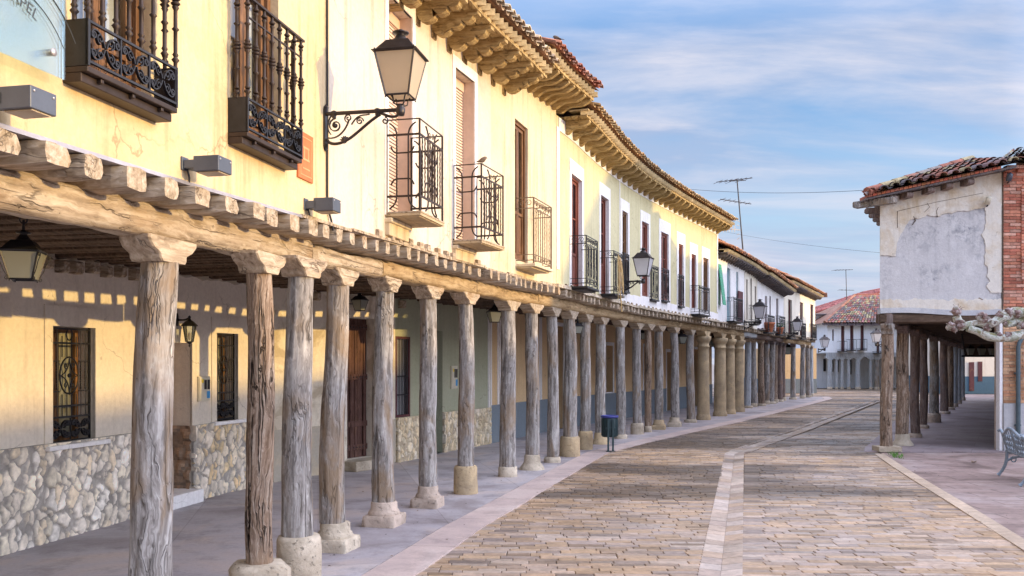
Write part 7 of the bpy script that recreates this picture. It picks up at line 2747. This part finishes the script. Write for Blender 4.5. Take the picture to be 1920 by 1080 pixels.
mb.hexa([a, b, b + V(0, 8, 0), a + V(0, 8, 0), a + V(0, 0, .08), b + V(0, 0, .08), b + V(0, 8, .08), a + V(0, 8, .08)], col=(.46, .18, .16))
mb.build('roof', 'tile', hZ)
# pinkish house seen through the open corner arcade
y5 = 50.5
hW = thing('far_house', 'pinkish wall with grey dado seen through the open corner arcade', 'house', T(fx(1480, y5), y5, 0), 'houses closing the far end of the street')
mb = MB()
mb.bb(fx(1430, y5), fx(1531, y5), y5, y5 + 5, .8, 2.5)
mb.build('wall', 'gal_peach', hW)
mb = MB()
mb.bb(fx(1430, y5), fx(1531, y5), y5 - .03, y5 + 5, 0, .799)
mb.build('dado', 'dado_grey', hW)
# far end of the right gallery
y6 = 49.5
hV = thing('far_house', 'cream house with a blue dado and brown doors ending the right arcade', 'house', T(fx(1840, y6), y6, 0), 'houses closing the far end of the street')
mb = MB()
mb.bb(fx(1770, y6), fx(1990, y6), y6, y6 + 6, .95, 5.0)
mb.bb(27.2, 37, y6 + 6.0, y6 + 15, 0, 6.2)  # unseen block added to keep the sun off the far white house
mb.build('wall', 'gal_cream', hV)
mb = MB()
mb.bb(fx(1770, y6), fx(1990, y6), y6 - .03, y6 + 6, 0, .949)
mb.build('dado', 'dado_blue', hV)
for a, b, t, bt in ((1816.5, 1825.5, 679, 733), (1833, 1841, 678, 715)):
    mb = MB()
    mb.bb(fx(a, y6), fx(b, y6), y6 - .06, y6 - .031, fz(bt, y6), fz(t, y6))
    mb.build('door', 'shutter_dark', hV)
for a in (1850, 1860, 1870):
    pass
tag(bpy.data.objects['far_house'], None)

# street lamps far away, on their own brackets
for px, py, pxr, y, s, lab in ((1546, 655, 1534, 56, .46, 'far street lamp on the white house behind the left corner house'), (1643, 646, 1656, 50, .46, 'far street lamp beside the balcony just left of the right arcade posts')):
    tip = at(px, py, y)
    wallp = at(pxr, py, y)
    dirv = (tip - wallp)
    m = Matrix.Identity(4)
    yv = -dirv.normalized()
    xv = yv.cross(V(0, 0, 1))
    m.col[0] = (*xv, 0); m.col[1] = (*yv, 0); m.col[3] = (*wallp, 1)
    wall_lamp(0, 0, 0, s, lab, frame=m, armlen=dirv.length, detail=False, k=2)

# houses on the far side of the square, off to the right: they keep the low sun off the street
def terrace(label, x, y0, y1, ze, zr, mat):
    h = thing('terrace_house', label, 'house', T(x, (y0 + y1) / 2, 0), 'houses across the square')
    mb = MB()
    mb.bb(x, x + 9, y0, y1, 0, ze)
    mb.build('wall', mat, h)
    mb = MB()
    mb.add([V(x - .5, y0, ze - .1), V(x - .5, y1, ze - .1), V(x + 4.5, y1, zr), V(x + 4.5, y0, zr), V(x + 9.5, y0, ze - .1), V(x + 9.5, y1, ze - .1)], [(0, 1, 2, 3), (3, 2, 5, 4), (0, 3, 4), (1, 5, 2)], col=(.4, .22, .15))
    mb.build('roof', 'tile', h)
terrace('low white terrace across the square outside the photo', 34, -34, 7.0, 6.0, 7.45, 'wall_white')
hT = thing('gabled_hall', 'tall cream hall with a steep gable across the square outside the photo', 'house', T(34, 11, 0), 'houses across the square')
mb = MB()
prof = [(7.0, 0), (14.3, 0), (14.3, 11.8), (12.6, 11.4), (7.0, 8.0)]
P = [V(34, y, z) for y, z in prof] + [V(44, y - 2.4, z) for y, z in prof]
n = len(prof)
mb.add(P, [tuple(range(n)), tuple(range(2 * n - 1, n - 1, -1))] + [((i + 1) % n, i, n + i, n + (i + 1) % n) for i in range(n)])
mb.build('wall', 'wall_cream2', hT)
terrace('cream terrace beyond the hall across the square outside the photo', 34.5, 14.4, 26, 7.4, 8.7, 'wall_cream2')

# ------------------------------------------------------------------ litter bin
bx, by = at(1143, 843, 17.5).x, 17.5
root = thing('litter_bin', 'dark slatted litter bin with a blue rim on two posts at the pavement edge', 'litter bin', T(bx, by, 0))
f = T(bx, by, 0)
mb = MB()
mb.lathe([(.135, .27), (.150, .29), (.158, .64), (.150, .645), (.145, .62), (.13, .30), (.02, .295)], 28, f)
for k in range(28):
    a = 2 * pi * k / 28
    mb.box((0, 0, 0), (.010, .018, .33), T=f @ RZ(a) @ T(.156, 0, .46))
mb.build('bin_body', 'bin_dark', root)
mb = MB()
mb.lathe([(.148, .635), (.170, .640), (.173, .675), (.160, .685), (.145, .675), (.142, .64)], 28, f, cap=False)
mb.build('bin_rim', 'bin_blue', root)
mb = MB()
for dx in (-.045, .045):
    mb.bb(bx + dx - .018, bx + dx + .018, by - .19, by - .165, 0.004, .62)
    mb.bb(bx + dx - .045, bx + dx + .045, by - .22, by - .13, .0035, .014)
mb.bb(bx - .10, bx + .10, by - .168, by - .150, .42, .46)
mb.build('post', 'bin_dark', root, None, .003)

# ------------------------------------------------------------------ cast-iron bench at the right edge
def bench():
    f = T(7.54, 12.35, -.012) @ RZ(radians(74))
    root = thing('park_bench', 'pale blue cast iron bench with a curved lattice back at the right edge', 'bench', f)
    Lb, dep = 1.25, .50
    # back panel: arched top rail over leaf lattice; x along the bench, y towards its back
    mb = MB()
    def bp(x, z):
        """back plane leans away"""
        t = (z - .36)
        return V(x, .42 + .30 * t, z)
    def toph(x):
        t = (x / Lb - .5) * 2
        return .70 + .06 * cos(t * pi * 1.0) * (1 if abs(t) < 1 else 0)
    top = [bp(x, toph(x)) for x in [Lb * k / 24 for k in range(25)]]
    mb.tube([V(-.05, top[0].y + .02, top[0].z - .02)] + top + [V(Lb + .05, top[-1].y + .02, top[-1].z - .02)], .022, 8)
    mb.tube([bp(0, .38), bp(Lb, .38)], .015, 6)
    for x in (0, Lb / 2, Lb):
        mb.tube([bp(x, .36), bp(x, toph(x))], .016, 6)
    mb.build('back_rail', 'bench_paint', root, f)
    mb = MB()
    rr = random.Random(3)
    for c in range(2):
        x0 = Lb / 2 * c
        for i in range(5):
            cx = x0 + Lb / 2 * (i + .5) / 5
            for j in range(3):
                cz = .42 + j * .085
                s_ = .05
                sp = spiral(0, 0, s_, rr.uniform(0, 6), 1.1, 0, 12, .5, 1 if (i + j) % 2 else -1)
                mb.tube([bp(cx + p.x, cz + p.z) for p in sp], .008, 5)
            mb.tube([bp(cx - .03, .39), bp(cx + .02, .52), bp(cx - .02, toph(cx) - .02)], .008, 5)
    mb.build('back_lattice', 'bench_paint', root, f)
    mb = MB()
    for i in range(7):
        y = .0 + i * .062
        z = .37 + .03 * ((i - 3) / 3) ** 2
        mb.cbox((Lb / 2, y, z), (Lb + .04, .05, .018), .005)
    mb.build('seat', 'bench_paint', root, f)
    for x in (0, Lb):
        m = MB()
        m.tube(bez(V(x, .44, .40), V(x, .43, .24), V(x, .46, .12), V(x, .56, .012), 10), [.024] * 8 + [.022, .022, .030], 6)
        m.tube(bez(V(x, -.02, .36), V(x, .02, .22), V(x, -.02, .12), V(x, -.10, .012), 10), [.024] * 8 + [.022, .022, .030], 6)
        m.tube(bez(V(x, .46, .22), V(x, .30, .33), V(x, .15, .33), V(x, -.01, .20), 10), .018, 6)
        m.tube([V(x, -.02, .355), V(x, .44, .355)], .02, 6)
        m.tube([V(x, p.x + .35, p.z) for p in spiral(0, .25, .05, 0, 1.3, 0, 12, .6, 1)], .010, 5)
        m.tube([V(x, p.x + .1, p.z) for p in spiral(0, .25, .05, pi, 1.3, 0, 12, .6, -1)], .010, 5)
        m.build('leg', 'bench_paint', root, f)
        m = MB()
        m.tube(bez(V(x, .50, .58), V(x, .30, .66), V(x, .02, .62), V(x, -.06, .54), 10) + bez(V(x, -.06, .54), V(x, -.09, .48), V(x, -.03, .45), V(x, .0, .37), 8)[1:], .018, 6)
        m.build('armrest', 'bench_paint', root, f)
bench()

# ------------------------------------------------------------------ pollarded plane tree reaching in from the right
def plane_tree():
    TX, TY = 7.85, 11.3
    root = thing('plane_tree', 'knobbly pollarded plane tree branch with pale mottled bark, reaching in from the right', 'tree', T(TX, TY, 0))
    mb = MB()
    def limb(path, radii, seg=14, knob=None):
        pts, rs = [], []
        for i in range(len(path) - 1):
            a, b = Vector(path[i]), Vector(path[i + 1])
            for k in range(6):
                t = k / 6
                pts.append(a.lerp(b, t)); rs.append(lerp(radii[i], radii[i + 1], t))
        pts.append(Vector(path[-1])); rs.append(radii[-1])
        n = len(pts)
        sm = [pts[0]] + [(pts[i - 1] + pts[i] * 2 + pts[i + 1]) / 4 for i in range(1, n - 1)] + [pts[-1]]
        sm = [p + V(noise.noise(p * 3), noise.noise(p * 3 + V(5, 0, 0)), noise.noise(p * 3 + V(0, 9, 0))) * .02 for p in sm]
        rs = [r * (1 + .22 * noise.noise(p * 7)) for p, r in zip(sm, rs)]
        b0 = len(mb.v)
        mb.tube(sm, rs, seg, col=(0, 0, 0))
    def knob(c, r, seed):
        c = Vector(c)
        rr = random.Random(seed)
        lumps = [(c, r)] + [(c + V(rr.uniform(-1, 1), rr.uniform(-1, 1), rr.uniform(-1, 1)).normalized() * r * .8, r * rr.uniform(.40, .62)) for _ in range(11)]
        for p, q in lumps:
            nu, nv = 14, 9
            rings = []
            for i in range(nv + 1):
                th = pi * i / nv
                ring = []
                for j in range(nu):
                    ph = 2 * pi * j / nu
                    d = V(sin(th) * cos(ph), sin(th) * sin(ph), cos(th))
                    ring.append(p + d * q * (1 + .22 * noise.noise(d * 2.2 + p * 5) + .16 * noise.noise(d * 6 + p * 9)))
                rings.append(ring)
            mb.rings(rings, col=(1, 1, 1) if (p.x * 31 + q * 70) % 3 > .9 else (.45, .45, .45))
        for _ in range(5):
            d = V(rr.uniform(-1, 1), rr.uniform(-1, .3), rr.uniform(-.6, 1)).normalized()
            e = c + d * r * rr.uniform(1.5, 2.3)
            mb.tube([c + d * r * .8, (c + d * r * .8).lerp(e, .5) + V(rr.uniform(-.01, .01), 0, .01), e], [r * .10, r * .07, r * .03], 5, col=(.9, .9, .9))
        for _ in range(3):
            d = V(rr.uniform(-1, 1), rr.uniform(-1, .2), rr.uniform(-1, .4)).normalized()
            mb.tube([c + d * r * .9, c + d * r * 1.45], [r * .22, r * .10], 6, col=(.7, .7, .7))
    d = 11.0
    A = lambda px, py, dd=0.0: at(px, py, d + dd)
    limb([(TX, TY, -.05), (TX, TY, .5), (TX - .03, TY, 1.2), (TX + .02, TY, 1.9), (TX - .02, TY - .02, 2.3)], [.30, .23, .21, .22, .26], 18)
    knob((TX, TY, 2.35), .28, 1)
    limb([(TX, TY, 2.25), A(1935, 624, .1), A(1905, 631), A(1880, 634), A(1855, 630), A(1835, 620), A(1815, 613)], [.18, .062, .058, .052, .052, .048, .046], 12)
    limb([(TX, TY, 2.35), A(1950, 596, .2), A(1925, 592, .1), A(1905, 588, .05), A(1880, 594), A(1858, 606), A(1842, 604)], [.18, .075, .07, .062, .06, .05, .05], 12)
    limb([A(1842, 604), A(1830, 603), A(1815, 606), A(1802, 612)], [.05, .035, .036, .045], 10)
    limb([A(1806, 612), A(1799, 604), A(1794, 592)], [.06, .05, .05], 10)
    limb([A(1925, 600, .1), A(1902, 604, .05), A(1885, 607)], [.06, .05, .04], 10)
    limb([A(1870, 597), A(1882, 590), A(1905, 583), A(1930, 588)], [.05, .06, .055, .05], 10)
    limb([(TX, TY, 2.4), (TX + .6, TY - .3, 2.9), (TX + 1.1, TY - .4, 3.0)], [.14, .10, .09], 10)
    limb([(TX, TY, 2.4), (TX + .3, TY + .6, 2.8), (TX + .5, TY + 1.2, 3.1)], [.14, .10, .09], 10)
    knob((TX + 1.1, TY - .4, 3.0), .15, 21)
    knob((TX + .5, TY + 1.2, 3.1), .15, 22)
    for (px, py, r, s_) in ((1793, 584, .065, 2), (1783, 612, .060, 3), (1800, 609, .066, 4), (1790, 617, .04, 14), (1842, 596, .070, 5), (1856, 606, .065, 6), (1850, 614, .055, 7), (1876, 590, .055, 8), (1892, 585, .06, 9), (1905, 588, .055, 10), (1884, 605, .035, 11), (1915, 610, .055, 12), (1872, 628, .045, 13), (1890, 628, .045, 15)):
        knob(A(px, py, -.02), r * .82, s_)
    return mb.build('limbs', 'bark', root)
plane_tree()

# ------------------------------------------------------------------ aerials, wires, birds, plants and other small things
def aerial(base, top, label, bars, r=.02, panel=None):
    root = thing('tv_aerial', label, 'aerial', Matrix.Translation(base), 'rooftop aerials')
    mb = MB()
    mb.tube([base, base.lerp(top, .5), top], [r * 1.3, r, r], 6)
    mb.build('mast', 'alu', root)
    for (h_, L0, L1, tilt, rods, rl) in bars:
        c = base.lerp(top, h_)
        d = V(1, .25, tilt).normalized()
        mb = MB()
        mb.tube([c - d * L0, c + d * L1], r * .7, 5)
        n = rods
        for i in range(n):
            p = c - d * L0 + d * (L0 + L1) * (i + .3) / n
            l = rl * (1 - .5 * i / n)
            e = V(-.25, 1, 0).normalized()
            mb.tube([p - e * l, p + e * l], r * .35, 4)
        mb.build('aerial_bar', 'alu', root)
    if panel:
        c = base.lerp(top, panel)
        mb = MB()
        for k in range(5):
            z = -.28 + .14 * k
            mb.tube([c + V(-.08, -.04 * abs(k - 2), z), c + V(-.16, -.04, z * 1.2)], r * .5, 4)
        mb.tube([c + V(0, 0, 0), c + V(-.85, -.1, .04)], r * .6, 5)
        for k in range(7):
            p = c + V(-.85 + k * .1, -.08, .035)
            mb.tube([p + V(0, -.1, 0), p + V(0, .1, 0)], r * .4, 4)
            mb.tube([p + V(0, 0, -.12), p + V(0, 0, .12)], r * .4, 4)
        mb.build('aerial_panel', 'white_plastic', root)
aerial(at(1393, 468, 32), at(1382, 337, 32), 'tall roof aerial with three cross bars on the roof past the yellow house',
       [(1.0, .8, .60, .16, 7, .35), (.68, .72, .48, -.1, 6, .3), (.985, .30, .34, .10, 2, .5)], .022, .28)
aerial(at(1588, 575, 63), at(1586, 506, 63), 'small distant roof aerial left of the right-hand corner building', [(1.0, .95, .55, .05, 6, .4), (.45, .6, .6, 0, 4, .3)], .025)
aerial(C.P(UF(1178), -1.0, 6.55), C.P(UF(1178), -1.0, 7.25), 'short aerial peeping over the eave of the yellow house', [(.9, .30, .16, 0, 4, .14)], .012)
def wire(pts, label, sag=.3, r=.008, name='overhead_wire'):
    a, b = pts
    mb = MB()
    mb.tube([a.lerp(b, t) - V(0, 0, sag * 4 * t * (1 - t)) for t in [k / 16 for k in range(17)]], r, 5)
    tag(mb.build(name, 'wire'), label, 'wire', 'overhead wires')
wire((at(1255, 351, 23.2), at(1632, 356, 18.2)), 'overhead wire crossing the sky from the yellow house eave to the right corner roof', .10, .0045)
wire((at(1357, 434, 28.2), at(1652, 474, 20)), 'lower thin wire from the end of the yellow eave to the grey corner building', .06, .003)
wire((at(1117, 341, 17.6), at(1180, 330, 20.4)), 'short slack wire on the yellow house wall', .15, .004)
wire((at(1180, 330, 20.4), at(1172, 395, 20.4)), 'vertical wire end above the third window of the yellow house', .0, .004)
def bird(P_, label, s=1.0, rot=0):
    f = Matrix.Translation(P_) @ RZ(rot) @ SC_(s)
    mb = MB()
    path = [V(-.075, 0, .012), V(-.05, 0, .022), V(-.02, 0, .035), (0.01, 0, .05), V(.03, 0, .066), V(.045, 0, .080), V(.058, 0, .082), V(.068, 0, .078)]
    path = [Vector(p) for p in path]
    mb.tube(path, [.006, .014, .026, .032, .027, .020, .016, .006], 10)
    root = mb.build('bird', 'bird', None, f)
    tag(root, label, 'bird')
    m = MB()
    m.tube([V(.066, 0, .079), V(.082, 0, .076)], [.005, .001], 5)
    m.build('beak', 'iron', root, f)
    m = MB()
    for sy in (-.01, .01):
        m.tube([V(0, sy, .03), V(.004, sy, -.0)], .003, 4)
    m.build('leg', 'iron', root, f)
    m = MB()
    m.hexa([V(-.05, -.008, .022), V(-.05, .008, .022), V(-.12, .014, .0), V(-.12, -.014, .0), V(-.05, -.008, .030), V(-.05, .008, .03), V(-.12, .014, .006), V(-.12, -.014, .006)])
    m.build('tail', 'bird', root, f)
    for sy in (-1, 1):
        m = MB()
        m.hexa([V(.025, sy * .028, .045), V(-.02, sy * .030, .022), V(-.085, sy * .012, .020), V(-.03, sy * .026, .045), V(.025, sy * .034, .047), V(-.02, sy * .036, .024), V(-.085, sy * .018, .022), V(-.03, sy * .032, .047)])
        m.build('wing', 'bird', root, f)
rt, f, W, D, Ht = cage2
bird(f @ V(.03, -D, Ht + .006), 'small brown bird perched on the rail of the second cage balcony', .9, .6)
bird(C.P(UF(1010), .30 + .30, 6.62), 'small dark bird perched on the red roof tiles against the sky', 1.1, 2.4)

# dry palm leaf on the second iron balcony of the yellow house
rt, f, W, D, Ht = c2
mb = MB()
rr = random.Random(5)
for k in range(34):
    x = W * .42 + rr.uniform(-.09, .10)
    z0 = Ht * rr.uniform(.78, .92)
    dx, dy = rr.uniform(-.16, .10), -rr.uniform(.02, .12)
    z1 = z0 - rr.uniform(.4, .78)
    pts = bez(V(x, -D - .01, z0), V(x + dx * .2, -D + dy * .5, z0 + .03), V(x + dx * .8, -D + dy, (z0 + z1) / 2), V(x + dx, -D + dy * .9, z1), 7)
    mb.ribbon(pts, .012, .002, (1, 0, 0))
mb.tube([V(W * .42, -D - .012, Ht * .95), V(W * .44, -D - .02, .4), V(W * .60, -D - .05, -.34)], .012, 5)
tag(mb.build('palm_leaf', 'straw', None, f), 'dry straw coloured palm leaf tied to the iron balcony of the yellow house', 'palm leaf')

# pots on the far balconies
def pot(P_, s, label, plant=True):
    f = Matrix.Translation(P_) @ SC_(s)
    root = thing('flower_pot', label, 'flower pot', f)
    mb = MB()
    mb.lathe([(.10, 0), (.15, .18), (.17, .2), (.17, .24), (.15, .245), (.14, .2), (.02, .19)], 16)
    mb.build('pot', 'pot', root, f)
    if plant:
        mb = MB()
        rr = random.Random(9)
        for k in range(60):
            d = V(rr.uniform(-1, 1), rr.uniform(-1, 1), rr.uniform(.1, 1.2)).normalized()
            p = V(0, 0, .22) + d * rr.uniform(.05, .26)
            a = V(rr.uniform(-1, 1), rr.uniform(-1, 1), rr.uniform(-1, 1)).normalized() * .05
            b = d.cross(a).normalized() * .022
            mb.add([p - a, p + b, p + a, p - b], [(0, 1, 2, 3)])
        mb.build('plant', 'leafgreen', root, f)
rt, f, W, D, Ht = f1
pot(f @ V(W * .35, -D * .55, .0), 1.5, 'terracotta pot on the balcony beside the third street lamp', False)
rt, f, W, D, Ht = f2
pot(f @ V(W * .3, -D * .5, .0), 1.1, 'green potted plant on a balcony of the slumping roof house')

# weeds by the kerb end and a fallen leaf
mb = MB()
rr = random.Random(2)
for k in range(80):
    t = rr.random()
    x = lerp(6.98, 6.72, t) + .18 + rr.gauss(0, .05)
    y = lerp(17.0, 16.2, t) + rr.gauss(0, .06)
    h_ = rr.uniform(.02, .075)
    dx, dy = rr.uniform(-.04, .04), rr.uniform(-.04, .04)
    w = .006
    mb.add([V(x - w, y, -.012), V(x + w, y, -.012), V(x + dx, y + dy, h_)], [(0, 1, 2)])
tag(mb.build('grass_tuft', 'grass'), 'green weeds growing in the joint at the tip of the pale kerb', 'weed', kind='stuff')
P_ = at(1826, 868, FPX * 1.712 / (868 - HY))
mb = MB()
mb.add([V(-.05, 0, 0.0), V(-.015, -.04, .02), V(.035, -.015, .01), V(.055, .01, .035), V(.015, .035, .02), V(-.03, .02, .04)], [(0, 1, 2, 5), (2, 3, 4, 5)])
tag(mb.build('fallen_leaf', 'brown_wood', None, Matrix.Translation(V(P_.x, P_.y, -.01))), 'curled brown fallen leaf on the paving before the right arcade', 'leaf')
